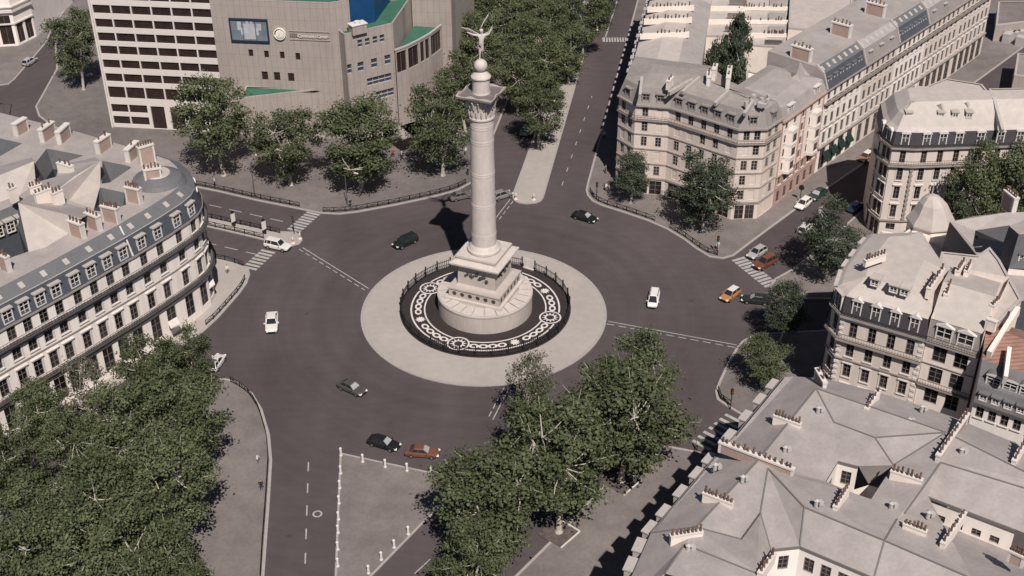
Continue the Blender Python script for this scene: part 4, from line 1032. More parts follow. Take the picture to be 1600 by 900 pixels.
for t in (.22, .78):
    b = MB(); c0 = R0 + ru * (LR * t); w = 1.5
    q = [c0 - ru * w, c0 - ru * (w * .6) + rn * 1.0, c0 + ru * (w * .6) + rn * 1.0, c0 + ru * w]
    for (z0, z1) in ((6.0, 6.5), (8.7, 9.2), (11.4, 11.9), (14.1, 14.5)): b.prism(ccw([x + rn * (.12 if k in (1, 2) else 0) for k, x in enumerate(q)]), z0, z1, 1, bottom=True)
    b.prism(ccw(q), 6.5, 8.7, 0); b.prism(ccw(q), 9.2, 11.4, 0); b.prism(ccw(q), 11.9, 14.1, 0)
    bo = b.build('bay_window', [RENDERED, TRIM_W], rb)
    for z in (6.9, 9.6, 12.3): put_window(rb, (*(c0 + rn * 1.02 - rn * 0.0), z), math.atan2(ru.y, ru.x), 1.1, 1.4, 'plain').location += Vector((rn.x, rn.y, 0)) * .22
cs = MB(); ledge(cs, [R0, R1], .3, 6.0, 6.19); ledge(cs, [R0, R1], .5, 16.7, 17.0); ledge(cs, [R0, R1], .15, 3.5, 3.65); cs.build('cornice', [PINK], rb)
for t in (.02, .45, .55, .98): c = R0 + ru * (LR * t) + rn * .05; pi = MB(); pi.beam((*c, 3.65), (*c, 16.6), .35, .2); pi.build('pilaster', PINK, rb)
generic_roof(rb, ccw([R0, R1, R1 + back, R0 + back]), 17, 2.2, .6, 2.5, .8, (0, 0), [ZINC])
for t, n in ((.15, 2), (.75, 2)):
    c = R0 + ru * (LR * t) - rn * 1.2; dormers(rb, R0 + ru * (LR * (t - .1)), R0 + ru * (LR * (t + .2)), 1, 17.0, 1.9, 2.0, 1.4, .1, TRIM_W, RENDERED, 'flat')
# ------------------------------------------------------------------ long row of town houses beyond it
RS, RE = XY(G(1272, 272)), XY(G(1531, 86)); lu = (RE - RS).normalized(); ln = Vector((lu.y, -lu.x)); LT = (RE - RS).length
cuts = [0, .175, .36, .55, 1.0]; cuts = [0, .20, .385, .56, .78, 1.0]
specs = [('white town house with blue slate mansard and arched green-awninged ground floor', SLATE, STONE_W), ('beige town house with grey zinc mansard, second along the long row', ZINC_G, STONE), ('town house with dark slate mansard in the middle of the long row', SLATE, STONE_W), ('long beige town house with grey mansard, fourth in the row', ZINC_G, STONE), ('far end house of the long row with tall arched arcade at its foot', ZINC_G, STONE)]
for k in range(5):
    a, b = RS + lu * (LT * cuts[k]), RS + lu * (LT * cuts[k + 1]); L = (b - a).length; bk = -ln * 12.5
    rw = thing('town_house', specs[k][0], 'building', (a.x, a.y, 0), 'town houses in the long row')
    wb = MB(); nb = round(L / 2.35)
    if k in (0, 3, 4): wall_seg(wb, rw, a, b, [Floor(0, 5.4, .2, 4.4, 2.1, 'plain')], max(2, round(L / 3.4)))
    else: wall_seg(wb, rw, a, b, [Floor(0, 5.4, .3, 4.0, 1.6, 'plain')], max(2, round(L / 3.2)))
    wall_seg(wb, rw, a, b, [Floor(5.4, 9.0, .5, 2.3, 1.0, 'lintel'), Floor(9.0, 12.2, .5, 2.0, 1.0, 'sill'), Floor(12.2, 14.4, .5, 1.5, .95, 'sill'), Floor(14.4, 17, .35, 1.75, .95, 'sill')], nb)
    for (p, q) in ((b, b + bk), (b + bk, a + bk), (a + bk, a)): wb.poly([(*p, 0), (*q, 0), (*q, 17), (*p, 17)], 0)
    wb.build('wall', [specs[k][2], TRIM], rw)
    cs = MB(); ledge(cs, [a, b], .45, 5.2, 5.45); ledge(cs, [a, b], .15, 8.9, 9.08); ledge(cs, [a, b], .5, 16.75, 17.02); cs.build('cornice', TRIM, rw)
    bb = MB(); ledge(bb, [a, b], .7, 14.2, 14.38); bo = bb.build('balcony', TRIM, rw); rl = MB(); railing(rl, [a, b], .62, 14.38, .75, step=.6); rl.build('railing', IRON, bo)
    rf = MB(); po = ccw([a, b, b + bk, a + bk]); e = [a, b]
    I = lambda p, d, z: Vector((*(p - ln * d), z))
    rf.poly([I(a, -.3, 17.02), I(b, -.3, 17.02), I(b, .9, 19.9), I(a, .9, 19.9)], 0)
    rf.poly([I(a, .9, 19.9), I(b, .9, 19.9), I(b, 2.4, 21.0), I(a, 2.4, 21.0)], 1)
    rf.poly([I(a, 2.4, 21.0), I(b, 2.4, 21.0), I(b, 12.5, 21.3), I(a, 12.5, 21.3)], 2)
    for (p, fl) in ((a, 0), (b, 1)):
        q = [I(p, -.3, 17.02), I(p, .9, 19.9), I(p, 2.4, 21), I(p, 12.5, 21.3), I(p, 12.5, 17)]; rf.poly(q if fl else list(reversed(q)), 2)
    rf.poly([I(a, 12.5, 17), I(a, 12.5, 21.3), I(b, 12.5, 21.3), I(b, 12.5, 17)], 2)
    rf.build('roof', [specs[k][1], SLATE_L if specs[k][1] == SLATE else layered('zinc_strip%d' % k, (0.33, .30, .285), [(1, .1, (1, 1, 1))], rough=.6), ZINC], rw)
    dormers(rw, a, b, nb if specs[k][1] == SLATE else nb // 2, 17.3, 1.15, 1.7, 1.3, .25, LEADC if k % 2 else SLATE_L, specs[k][1], 'flat')
    o1 = a - ln * 1.7; ns = round(L / 2.1)
    for j in range(ns): c = o1 + lu * (L * (j + .5) / ns); o = inst('skylight', skm, rw, (*c, 20.52), math.atan2(lu.y, lu.x)); o.rotation_euler[0] = R(36)
    pr = MB(); pr.beam(I(a + lu * .2, .9, 20.0), I(a + lu * .2, 2.5, 21.2), .45, .5); pr.beam(I(a + lu * .2, -.2, 17.2), I(a + lu * .2, .9, 20.0), .35, .4); pr.build('party_wall', LEADC, rw)
    c = a + lu * 1.0; chimney(rw, c - ln * 4.2, c - ln * 8.2, 20.9, 2.4, 1.0, 5)
    if k == 0:
        gm = mat('green_awning', (0.010, 0.026, 0.018), .8)
        for t in (.22, .42, .62, .82):
            aw = MB(); c = a + lu * (L * t); p = [Vector((*(c - lu * 1.1), 3.6)), Vector((*(c + lu * 1.1), 3.6)), Vector((*(c + lu * 1.1 + ln * .9), 2.4)), Vector((*(c - lu * 1.1 + ln * .9), 2.4))]
            aw.poly(list(reversed(p))); aw.poly([v - Vector((0, 0, .1)) for v in p]); aw.build('awning', gm, rw)
# rear houses between the row and the avenue
def slab_house(name, label, px, z, m=ZINC_P, wm=RENDERED, hip=0.0, cat='building', grp=None):
    pts = ccw([XY(G(x, y, z)) for x, y in px]); c = sum(pts, Vector((0, 0))) / len(pts)
    h = thing(name, label, cat, (c.x, c.y, 0), grp)
    w = MB(); n = len(pts)
    for i in range(n): a, b = pts[i], pts[(i + 1) % n]; w.poly([(*a, 0), (*b, 0), (*b, z), (*a, z)])
    w.build('wall', wm, h); r = MB()
    if hip: r.cap([XY(p) for p in roof_ring(r, pts, [(.15, z), (-hip, z + hip * .5)], True)], z + hip * .5, 0)
    else: r.cap(pts, z, 0); ledge(r, pts, .05, z - .15, z + .2, 1, True, .35)
    r.build('roof', [m, LEADC], h); return h
# the houses along the avenue: one roof after another up the street
AV0, AV1 = XY(G(977, 107, 20)), XY(G(1006, 3, 20)); au = (AV1 - AV0).normalized(); an = Vector((au.y, -au.x))
W1 = (XY(G(1086, 97, 20)) - AV0).length * .98; ys = [(102, 60), (60, 37), (37, 18), (18, -4), (-4, -40)]
labs = ['pale roofed house on the avenue directly behind the grey mansard corner', 'second pale roofed house up the avenue, with a dark row of chimney pots', 'third pale roofed house up the avenue, with grey rear slopes', 'fourth pale roofed house up the avenue near the top edge', 'farthest pale roofed avenue house, cut by the top edge']
avp = [XY(G(977 + (107 - y) * .279, y, 20)) for y in (104, 60, 37, 18, -4, -60)]
for k in range(5):
    a, b = avp[k], avp[k + 1]; rgt = Vector((1.0, -.02)); w = 13.6
    hs = thing('avenue_house', labs[k], 'building', (a.x, a.y, 0), 'pale roofed houses along the avenue')
    wl = MB(); P = lambda p, d, z: Vector((*(p + rgt * d), z)); L = (b - a).length
    wall_seg(wl, hs, b, a, [Floor(0, 3.6, .2, 2.8, 1.6, 'plain')] + [Floor(3.6 + 3.2 * i, 6.8 + 3.2 * i, .6, 2.0, 1.0, 'plain') for i in range(4)], max(1, round(L / 3.2)), 1)
    for (p, q) in ((a, a + rgt * w), (a + rgt * w, b + rgt * w), (b + rgt * w, b)): wl.poly([(*p, 0), (*q, 0), (*q, 16.4), (*p, 16.4)])
    wl.build('wall', [STONE, TRIM], hs)
    rf = MB()
    rf.poly([P(b, -.2, 16.4), P(a, -.2, 16.4), P(a, 1.0, 19.2), P(b, 1.0, 19.2)], 0)
    rf.poly([P(b, 1.0, 19.2), P(a, 1.0, 19.2), P(a, 5.5, 20.6), P(b, 5.5, 20.6)], 1); rf.poly([P(b, 5.5, 20.6), P(a, 5.5, 20.6), P(a, 9.5, 20.4), P(b, 9.5, 20.4)], 1)
    rf.poly([P(b, 9.5, 20.4), P(a, 9.5, 20.4), P(a, w, 18.6), P(b, w, 18.6)], 2 if k not in (4,) else 1); rf.poly([P(b, w, 18.6), P(a, w, 18.6), P(a, w, 16.4), P(b, w, 16.4)], 1)  # rear slope coloured greyer to paint in its shade
    for p, rv in ((a, 0), (b, 1)):
        q = [P(p, 0, 16.4), P(p, w, 16.4), P(p, w, 18.6), P(p, 9.5, 20.4), P(p, 5.5, 20.6), P(p, 1.0, 19.2)]; rf.poly(list(reversed(q)) if rv else q, 1)
    rf.build('roof', [SLATE, ZINC_P, ZINC], hs)
    pwl = MB(); pwl.beam(P(b - au * .25, 1.2, 20.5), P(b - au * .25, 10.5, 20.9), .45, 1.1); pw_o = pwl.build('party_wall', RENDERED, hs)
    pm = [m for kk, m in MESHES.items() if kk[0] == 'pot']
    for i in range(12):
        if rr.random() < .85: p = P(b - au * .25, 1.6 + i * .72 + rr.uniform(-.1, .1), 21.02 + .03 * i); inst('pot', pm[i % len(pm)], pw_o, p - ORG[hs.name], local=True)
    dormers(hs, b, a, max(1, round(L / 3.2)), 16.6, 1.1, 1.7, 1.1, .2, LEADC, SLATE, 'flat')
kx = [(1170, 1224, 70, 57), (1108, 1226, 56, 36), (1112, 1226, 36, 15), (1115, 1228, 15, -6), (1115, 1230, -6, -40)]
lab2 = ['low cream block with flat roof beside the courtyard trees', 'cream roofed block behind the courtyard trees with grey slope', 'cream roofed rear block third from the courtyard trees', 'cream roofed rear block near the top edge', 'farthest cream roofed rear block at the top edge']
for k, (x0, x1, y0, y1) in enumerate(kx):
    h = slab_house('rear_house', lab2[k], [(x0 - 12, y0), (x1, y0 + 4), (x1 + 5, y1), (x0 - 5, y1)], 17.5, ZINC_P, RENDERED, 0, 'building', 'cream rear blocks behind the avenue')
    a, b = G(x0 - 5, y1 + 1, 17.5), G(x1 + 4, y1 + 2, 17.5); m = MB(); m.beam(a + Vector((0, 0, .4)), b + Vector((0, 0, .4)), .5, .9); po = m.build('party_wall', RENDERED, h)
    for i in range(16):
        if rr.random() < .7: p = a.lerp(b, .45 + .5 * i / 16) + Vector((0, 0, .85)); inst('pot', pm[i % len(pm)], po, p - ORG[h.name], local=True)
    sl = MB(); V = {'a': G(x0 + 24, y1 + 13, 17.7), 'b': G(x0 + 52, y1 + 14, 17.7), 'c': G(x0 + 52, y1 + 6, 19), 'd': G(x0 + 25, y1 + 5, 19)}
    roof_planes(sl, V, [('a', 'b', 'c', 'd')]); sl.build('roof_slope', ZINC, h)  # grey zinc here and on the next slope imitates shade
    sl = MB(); V = {'a': G(x1 - 26, y0 - 5, 17.7), 'b': G(x1, y0 - 4, 17.7), 'c': G(x1 + 2, y1 + 5, 17.9), 'd': G(x1 - 25, y1 + 4, 17.9)}; roof_planes(sl, V, [('a', 'b', 'c', 'd')]); sl.build('roof_slope', ZINC, h)
def gable(name, label, px, z, rise, m=ZINC, wm=RENDERED):
    """four corners in order; the ridge runs between the middles of the 1st-2nd and 3rd-4th sides"""
    p = [XY(G(x, y, z)) for x, y in px]
    if (p[1] - p[0]).cross(p[2] - p[0]) < 0: p = [p[1], p[0], p[3], p[2]]
    c = sum(p, Vector((0, 0))) / 4; h = thing(name, label, 'building', (c.x, c.y, 0)); w = MB()
    for i in range(4): a, b = p[i], p[(i + 1) % 4]; w.poly([(*a, 0), (*b, 0), (*b, z), (*a, z)])
    m0, m1 = (p[0] + p[1]) / 2, (p[2] + p[3]) / 2
    w.poly([(*p[0], z), (*p[1], z), (*m0, z + rise)]); w.poly([(*p[2], z), (*p[3], z), (*m1, z + rise)]); w.build('wall', wm, h)
    r = MB(); Z = lambda q, zz: Vector((*q, zz)); r.poly([Z(p[1], z), Z(p[2], z), Z(m1, z + rise), Z(m0, z + rise)]); r.poly([Z(p[3], z), Z(p[0], z), Z(m0, z + rise), Z(m1, z + rise)])
    r.build('roof', m, h); return h
gable('yard_house', 'small grey zinc gabled house left of the courtyard trees', [(1120, 86), (1146, 70), (1150, 56), (1118, 62)], 9, 2.2)
gable('yard_house', 'long low zinc roofed house right of the courtyard trees', [(1160, 92), (1196, 98), (1210, 84), (1164, 66)], 12, 1.6, ZINC_P)
slab_house('yard_block', 'flat roofed cream block in front of the courtyard, behind the corner mansard', [(1166, 140), (1215, 152), (1224, 124), (1166, 112)], 17, RENDERED, RENDERED)
gable('yard_house', 'zinc hipped house wedged behind the red stone house', [(1222, 132), (1262, 148), (1288, 112), (1214, 104)], 18, 3.0, ZINC)
slab_house('court_block', 'dark slate sided block in the yard behind the long row', [(1240, 78), (1288, 82), (1302, 62), (1248, 50)], 17, SLATE_L, SLATE)
slab_house('court_block', 'pale flat roofed block with a blue side behind the long row', [(1300, 80), (1340, 60), (1376, 30), (1300, 34)], 18, ZINC, SLATE)
slab_house('court_block', 'large pale roof block at the top edge behind the long row', [(1232, 44), (1296, 50), (1330, 10), (1340, -30), (1236, -30)], 18.5, ZINC_P, RENDERED)
slab_house('court_block', 'blue slate block at the top edge above the long row', [(1350, 22), (1410, 16), (1430, -20), (1350, -20)], 19, SLATE_L, SLATE)
# ------------------------------------------------------------------ rounded corner building on the right (behind the little dome)
ZD = 17.6
DF = [XY(G(*p, ZD)) for p in [(1374, 206), (1379, 217), (1395, 229), (1430.6, 230.8), (1512, 228), (1640, 224)]]
DBk = [DF[-1] + Vector((0, 9.5)), DF[0] + Vector((6, 8.5)), DF[0] + Vector((1, 6))]
db = thing('round_corner_building', 'white stone building with dome-like pale zinc roof and dark slate panels beside park trees', 'building', (DF[2].x, DF[2].y, 0))
FD = [Floor(0, 3.8, .3, 2.8, 1.5, 'plain')] + [Floor(3.8 + 3.55 * i, 7.35 + 3.55 * i, .55, 2.35, .95, 'pediment' if i < 2 else 'lintel') for i in range(3)] + [Floor(14.45, 17.6, .25, 2.2, .95, 'plain')]
wb = MB()
for (i, k) in ((0, 1), (1, 2), (2, 1), (3, 3), (4, 4)): wall_seg(wb, db, DF[i], DF[i + 1], FD, k, 0, 1, .3)
for (p, q) in zip([DF[-1]] + DBk, DBk + [DF[0]]): wall_seg(wb, db, p, q, [Floor(0, ZD, 0, 0, 0)], 0)
wb.build('wall', [STONE, TRIM], db)
cs = MB(); 
for (o_, z0, z1) in ((.6, 14.1, 14.4), (.5, 17.3, 17.62), (.3, 3.6, 3.85)): ledge(cs, DF, o_, z0, z1)
for i in (3,): quoins(cs, DF[i] + Vector((0, -.02)), 4, 14, Vector((1, 0)), .55)
cs.build('cornice', TRIM, db); rl = MB(); railing(rl, DF, .52, 14.41, .8, step=.4); railing(rl, DF, .42, 17.63, .5, step=.5); rl.build('railing', IRON, db)
DTp = DF + DBk
rf = MB(); tp = roof_ring(rf, DTp, [(.1, 17.63), (-.25, 20.2), (-.9, 20.8), (-2.0, 22.6), (-4.0, 24.0)], True, [0, 1, 1, 1]); rf.cap([XY(p) for p in tp], tp[0].z, 1); rf.build('roof', [SLATE_D, ZINC_P], db)
for (i, k) in ((0, 1), (1, 1), (2, 1), (3, 3), (4, 4)): dormers(db, DF[i], DF[i + 1], k, 17.7, 1.3, 2.3, .8, -.02, TRIM_W, TRIM_W, 'round', .3)
for x in (1418, 1468, 1490, 1512): c = G(x, 190, 21.2) + Vector((0, -.3, .7)); dm, pm_ = dormer_meshes(1.0, 1.0, 1.2, ZINC_P, ZINC_P, 'flat'); o = inst('dormer', dm, db, c); inst('pane', pm_, o, (0, 0, 0), local=True)
for (p0, p1) in (((1468, 163), (1477, 192)), ((1509, 160), (1517, 190)), ((1552, 155), (1566, 205))): pr = MB(); pr.beam(G(*p0, 23.8), G(*p1, 21.0), .5, .9); pr.build('party_ridge', LEADC, db)
slab_house('court_wing', 'cream wing with three windows and a pale flat roof behind the round corner', [(1448, 136), (1478, 124), (1534, 133), (1560, 164), (1460, 166)], 20, ZINC_P, RENDERED)
slab_house('court_wing', 'white flat roofed annex with roof boxes at the right edge', [(1545, 140), (1640, 138), (1640, 200), (1566, 190)], 19, ZINC_P, RENDERED)
slab_house('low_depot', 'low grey flat roofed depot in the top right corner', [(1556, 40), (1640, 30), (1640, 2), (1560, 4)], 4, PAVE, PANEL)
slab_house('low_depot', 'grey shed beside the far end of the long row', [(1585, 118), (1650, 124), (1650, 88), (1590, 84)], 5, ZINC_G, PANEL)
vt = thing('roof_plant', 'white cooling boxes and ducts on the depot ground at the top right', 'equipment', G(1580, 50)); m = MB()
for i in range(14): c = G(rr.uniform(1556, 1600), rr.uniform(30, 75)); m.box((c.x, c.y, 1.2), (rr.uniform(1, 3.2), rr.uniform(1, 2.4), 2.2), .9)
m.build('boxes', ROOFJUNK, vt)
# ------------------------------------------------------------------ small domed house
ZE = 15
ec = XY(G(1454, 345, ZE)); E0 = [ec + Vector((3.35 * math.cos(t), 3.35 * math.sin(t))) for t in [2 * math.pi * k / 8 - 2.6 for k in range(8)]]; eb = thing('domed_house', 'low cream house crowned by a small pale zinc dome', 'building', (ec.x, ec.y, 0))
po = E0; w = MB(); NE = len(po)
for i in range(NE): a, b = po[i], po[(i + 1) % NE]; wall_seg(w, eb, a, b, [Floor(0, 11.5, 0, 0, 0), Floor(11.5, ZE, .6, 2, .9, 'sill')], 1 if i in (1, 2) else 0, margin=.2)
fx_ = ccw([XY(G(x, y, 14.2)) for x, y in ((1423, 366), (1484, 372), (1484, 352), (1430, 346))]); w.prism(fx_, 0, 14.2, 0); w.build('wall', [RENDERED, TRIM], eb)
rf = MB(); apex = G(1456, 303, 19.6); tp = roof_ring(rf, po, [(.35, ZE), (.3, ZE + .25), (-.5, ZE + 1.7)], True); c0 = XY(apex)
last = [XY(p) for p in tp]; lv = [(1, ZE + 1.7), (.74, 18.2), (.42, 19.1), (.16, 19.5)]
for k in range(3):
    for i in range(NE):
        j = (i + 1) % NE; f = lambda q, s, z: Vector((*(c0 + (q - c0) * s), z)); rf.poly([f(last[i], lv[k][0], lv[k][1]), f(last[j], lv[k][0], lv[k][1]), f(last[j], lv[k + 1][0], lv[k + 1][1]), f(last[i], lv[k + 1][0], lv[k + 1][1])])
rf.cap([c0 + (q - c0) * .18 for q in last], 19.5, 0); rf.build('dome', ZINC_P, eb); m = MB(); m.tube([apex - Vector((0, 0, .4)), apex + Vector((.1, .1, 1.9))], [.16, .05], 6); m.build('finial', LEADC, eb)
# terrace with stone balustrade in front of the dome
T0 = [XY(G(*p, 13)) for p in [(1371, 372), (1378, 356), (1424, 362), (1478, 392), (1472, 420), (1400, 402)]]
tb_ = thing('terrace_block', 'low cream block with a stone balustrade left of the small dome', 'building', (T0[0].x, T0[0].y, 0)); w = MB(); w.prism(ccw(T0), 0, 13, 0, 1); w.build('wall', [RENDERED, ZINC_P], tb_)
m = MB(); ba = [XY(G(*p, 13)) for p in [(1376, 372), (1408, 378), (1424, 366)]]; railing(m, ba, 0, 13, 1.1, step=.55); 
for a, b in zip(ba, ba[1:]):
    m.beam((*a, 14.1), (*b, 14.1), .3, .25)
    k = int((b - a).length / .55)
    for i in range(k): p = a + (b - a) * (i / k); m.beam((*p, 13), (*p, 14.0), .2, .2)
m.build('balustrade', RENDERED, tb_)
# ------------------------------------------------------------------ big pale roofed block in front of the dome
ZF = 17.2
FF = [XY(G(*p, ZF)) for p in [(1352, 391), (1334, 412), (1310, 446), (1301, 474), (1316, 491), (1447, 529)]]
FBk = [FF[-1] + Vector((6.0, 11.5)), FF[0] + Vector((8, .5))]
fb = thing('quoined_building', 'grey stone building with quoined corners, pale zinc roof and dark slate panels between white dormers', 'building', (FF[4].x, FF[4].y, 0))
FFl = [Floor(0, 3.6, .3, 2.6, 1.4, 'plain')] + [Floor(3.6 + 3.35 * i, 6.95 + 3.35 * i, .5, 2.1, 1.05, 'lintel' if i < 2 else 'sill') for i in range(3)] + [Floor(13.65, 17.2, .3, 2.35, 1.05, 'plain')]
wb = MB()
for (i, k) in ((0, 2), (1, 2), (2, 2), (3, 1), (4, 4)): wall_seg(wb, fb, FF[i], FF[i + 1], FFl, k, 0, 1, .5)
for (p, q) in zip([FF[-1]] + FBk, FBk + [FF[0]]): wall_seg(wb, fb, p, q, [Floor(0, ZF, 0, 0, 0)], 0)
wb.build('wall', [STONE, TRIM], fb)
cs = MB()
for (o_, z0, z1) in ((.65, 13.3, 13.6), (.45, 16.9, 17.22), (.2, 10.2, 10.4), (.3, 3.4, 3.65)): ledge(cs, FF, o_, z0, z1)
cs.build('cornice', TRIM, fb); q = MB(); u = (FF[5] - FF[4]).normalized(); quoins(q, FF[4] + u * .25 + Vector((.05, .22)), 3.8, 16.6, u, .62); q.build('quoins', TRIM_W, fb); q = MB(); quoins(q, FF[5] - u * .35 + Vector((.08, .2)), 3.8, 16.6, u, .62); q.build('quoins', TRIM_W, fb)
rl = MB(); railing(rl, FF, .57, 13.61, .85, step=.38); railing(rl, FF, .35, 17.23, .55, step=.5); rl.build('railing', IRON, fb)
rf = MB(); tp = roof_ring(rf, FF + FBk, [(.1, 17.23), (-.25, 20.0), (-.8, 20.4), (-3.6, 21.6)], True, [0, 1, 1]); rf.cap([XY(p) for p in tp], tp[0].z, 2); rf.build('roof', [SLATE_D, ZINC_P, ZINC_P], fb)
for (i, k) in ((0, 1), (1, 2), (2, 2), (3, 1)): dormers(fb, FF[i], FF[i + 1], k, 17.4, 1.7, 2.4, 1.6, -.1, ZINC_P, TRIM_W, 'flat', .2)
dormers(fb, FF[4], FF[5], 4, 17.3, 1.25, 2.5, .8, -.02, TRIM_W, TRIM_W, 'gable', .5)
for (x, y) in ((1363, 452), (1392, 462), (1409, 467)): c = G(x, y, 20.9) + Vector((0, -.5, .75)); dm, pm_ = dormer_meshes(1.1, 1.1, 1.2, ZINC_P, ZINC_P, 'flat'); o = inst('dormer', dm, fb, c, math.atan2(u.y, u.x)); inst('pane', pm_, o, (0, 0, 0), local=True)
chimney(fb, G(1350, 415, 22.6), G(1382, 404, 22.6), 22.4, .9, .5, 7, False, False)
chimney(fb, G(1449, 462, 21.5), G(1471, 430, 21.5), 21, 1.5, .6, 6, False, False)
# cream house with double windows
ZGH = 16.9
GF = [XY(G(*p, ZGH)) for p in [(1446, 530), (1529, 556)]]; gu = (GF[1] - GF[0]).normalized(); GBk = [GF[1] + Vector((7.5, 13)), GF[0] + Vector((6.5, 12))]
gb = thing('cream_house', 'cream rendered house with two wide windows a floor and white pedimented dormers', 'building', (GF[0].x, GF[0].y, 0)); GF[0] = GF[0] + gu * .15
wb = MB(); wall_seg(wb, gb, GF[0], GF[1], [Floor(0, 3.5, .3, 2.6, 1.6, 'plain')] + [Floor(3.5 + 3.35 * i, 6.85 + 3.35 * i, .45, 2.35, 1.75, 'plain') for i in range(4)], 2, 0, 1, .6)
for (p, q_) in zip([GF[-1]] + GBk, GBk + [GF[0]]): wall_seg(wb, gb, p, q_, [Floor(0, 20.5, 0, 0, 0)], 0)
wb.build('wall', [RENDERED, TRIM], gb)
cs = MB(); ledge(cs, GF, .5, 16.7, 16.93); ledge(cs, GF, .55, 9.95, 10.15); ledge(cs, GF, .15, 13.4, 13.52); cs.build('cornice', TRIM, gb); rl = MB(); railing(rl, GF, .45, 16.94, .8, step=.35); railing(rl, GF, .5, 10.16, .8, step=.35); rl.build('railing', IRON, gb)
rf = MB(); I = lambda p, d, z: Vector((*(p + Vector((.45, .9)) * d), z))
rf.poly([I(GF[0], 0, 16.94), I(GF[1], 0, 16.94), I(GF[1], .5, 20), I(GF[0], .5, 20)], 0); rf.poly([I(GF[0], .4, 20), I(GF[1], .4, 20), I(GF[1], 6, 22.4), I(GF[0], 6, 22.4)], 1)
rf.poly([I(GF[0], 6, 22.4), I(GF[1], 6, 22.4), I(GF[1], 13, 20.5), I(GF[0], 13, 20.5)], 1)
for p, f in ((GF[0], 0), (GF[1], 1)): q_ = [I(p, 0, 16.9), I(p, .5, 20), I(p, 6, 22.4), I(p, 13, 20.5), I(p, 13, 16.9)]; rf.poly(q_ if f else list(reversed(q_)), 2)
rf.build('roof', [ZINC_G, ZINC_P, RENDERED], gb)
dormers(gb, GF[0], GF[1], 2, 17.0, 2.1, 2.5, 1.2, .05, TRIM_W, TRIM_W, 'gable', .6)
for (p0, p1, n) in (((1476, 470), (1483, 452), 4), ((1494, 433), (1504, 417), 5), ((1508, 433), (1514, 420), 4), ((1548, 487), (1556, 478), 3), ((1540, 506), (1556, 512), 0)): chimney(gb, G(*p0, 21), G(*p1, 21), 20.3, 1.5, .6, n, False, False)
slab_house('linked_block', 'cream low pitched roof block between the cream house and the slate courtyard', [(1462, 430), (1471, 395), (1527, 401), (1546, 388), (1562, 408), (1585, 450), (1596, 470), (1560, 505), (1470, 455)], 19.5, ZINC_P, RENDERED)
# blue slate courtyard block on the right edge
mb_ = thing('slate_block', 'blue slate mansard block with white wall end at the right edge under park trees', 'building', G(1560, 420)); V = {k: G(*p) for k, p in {'a': (1487, 346, 19), 'b': (1520, 338, 19.6), 'c': (1572, 332, 19.6), 'd': (1578, 352, 18.6), 'e': (1524, 360, 18), 'f': (1520, 383, 18), 'g': (1577, 353, 18.6), 'h': (1571, 380, 15.5), 'i': (1528, 371, 15.5), 'j': (1592, 366, 18.6), 'k': (1576, 420, 13), 'l': (1563, 405, 13), 'm': (1640, 366, 18.6), 'n': (1640, 330, 19.5), 'o': (1640, 420, 14)}.items()}
rf = MB(); roof_planes(rf, V, [('a', 'b', 'c', 'd', 'e', 'f')], 0); roof_planes(rf, V, [('e', 'g', 'h', 'i')], 1); roof_planes(rf, V, [('g', 'j', 'k', 'l', 'h')], 2); roof_planes(rf, V, [('c', 'n', 'm', 'j', 'g', 'd')], 0); roof_planes(rf, V, [('j', 'm', 'o', 'k')], 3); V['t1'], V['t2'], V['t3'] = G(1484, 346, 19), G(1527, 400, 19.6), G(1471, 394, 13); rf.poly([V['t1'], V['t3'], V['t2']], 2); roof_planes(rf, V, [('a', 'f', 't2', 't1')], 0)
rf.prism(ccw([XY(G(x, y, 12)) for x, y in ((1500, 378), (1640, 352), (1640, 470), (1585, 470), (1530, 440))]), 0, 12, 2, 0)
rf.build('roof', [ZINC, SLATE_L, SLATE, SLATE_L], mb_)
w = MB(); k0, k1 = V['k'], V['k'] + Vector((9, -1.5, 0)); 
wall_seg(w, mb_, XY(k0), XY(k1), [Floor(0, 13, 9.5, 2.3, 1.2, 'sill')], 3); w.build('wall', [RENDERED, TRIM], mb_); dormers(mb_, XY(k0), XY(k1), 3, 13.3, 1.4, 2.1, 1.5, .3, SLATE_L, SLATE_L, 'flat')
chimney(mb_, G(1567, 318, 19.6), G(1584, 332, 19.6), 19.2, 2.6, .8, 5, True)
# right edge: red tiled roofs and a slate mansard over a white wall
ZH = 13.2
HF = [XY(G(*p, ZH)) for p in [(1522, 626), (1605, 654), (1700, 686)]]; hu = (HF[1] - HF[0]).normalized(); hb = thing('slate_dormer_house', 'white house with dark slate mansard and two rows of dormers at the right edge', 'building', (HF[0].x, HF[0].y, 0))
wb = MB()
for i, k in ((0, 4), (1, 5)): wall_seg(wb, hb, HF[i], HF[i + 1], [Floor(3.4 * j, 3.4 * (j + 1) if j < 3 else ZH, .7, 1.6, .95, 'sill') for j in range(4)], k, 0, 1, .2)
hn = Vector((.33, .94)); hq = [HF[2] + hn * 12, HF[0] + hn * 12]
for (p, q_) in ((HF[2], hq[0]), (hq[0], hq[1]), (hq[1], HF[0])): wb.poly([(*p, 0), (*q_, 0), (*q_, ZH), (*p, ZH)])
wb.build('wall', [STONE_W, TRIM], hb); cs = MB(); ledge(cs, HF, .4, 12.9, 13.22); cs.build('cornice', IRON_G, hb)
rf = MB(); J = lambda p, d, z: Vector((*(p + hn * d), z))
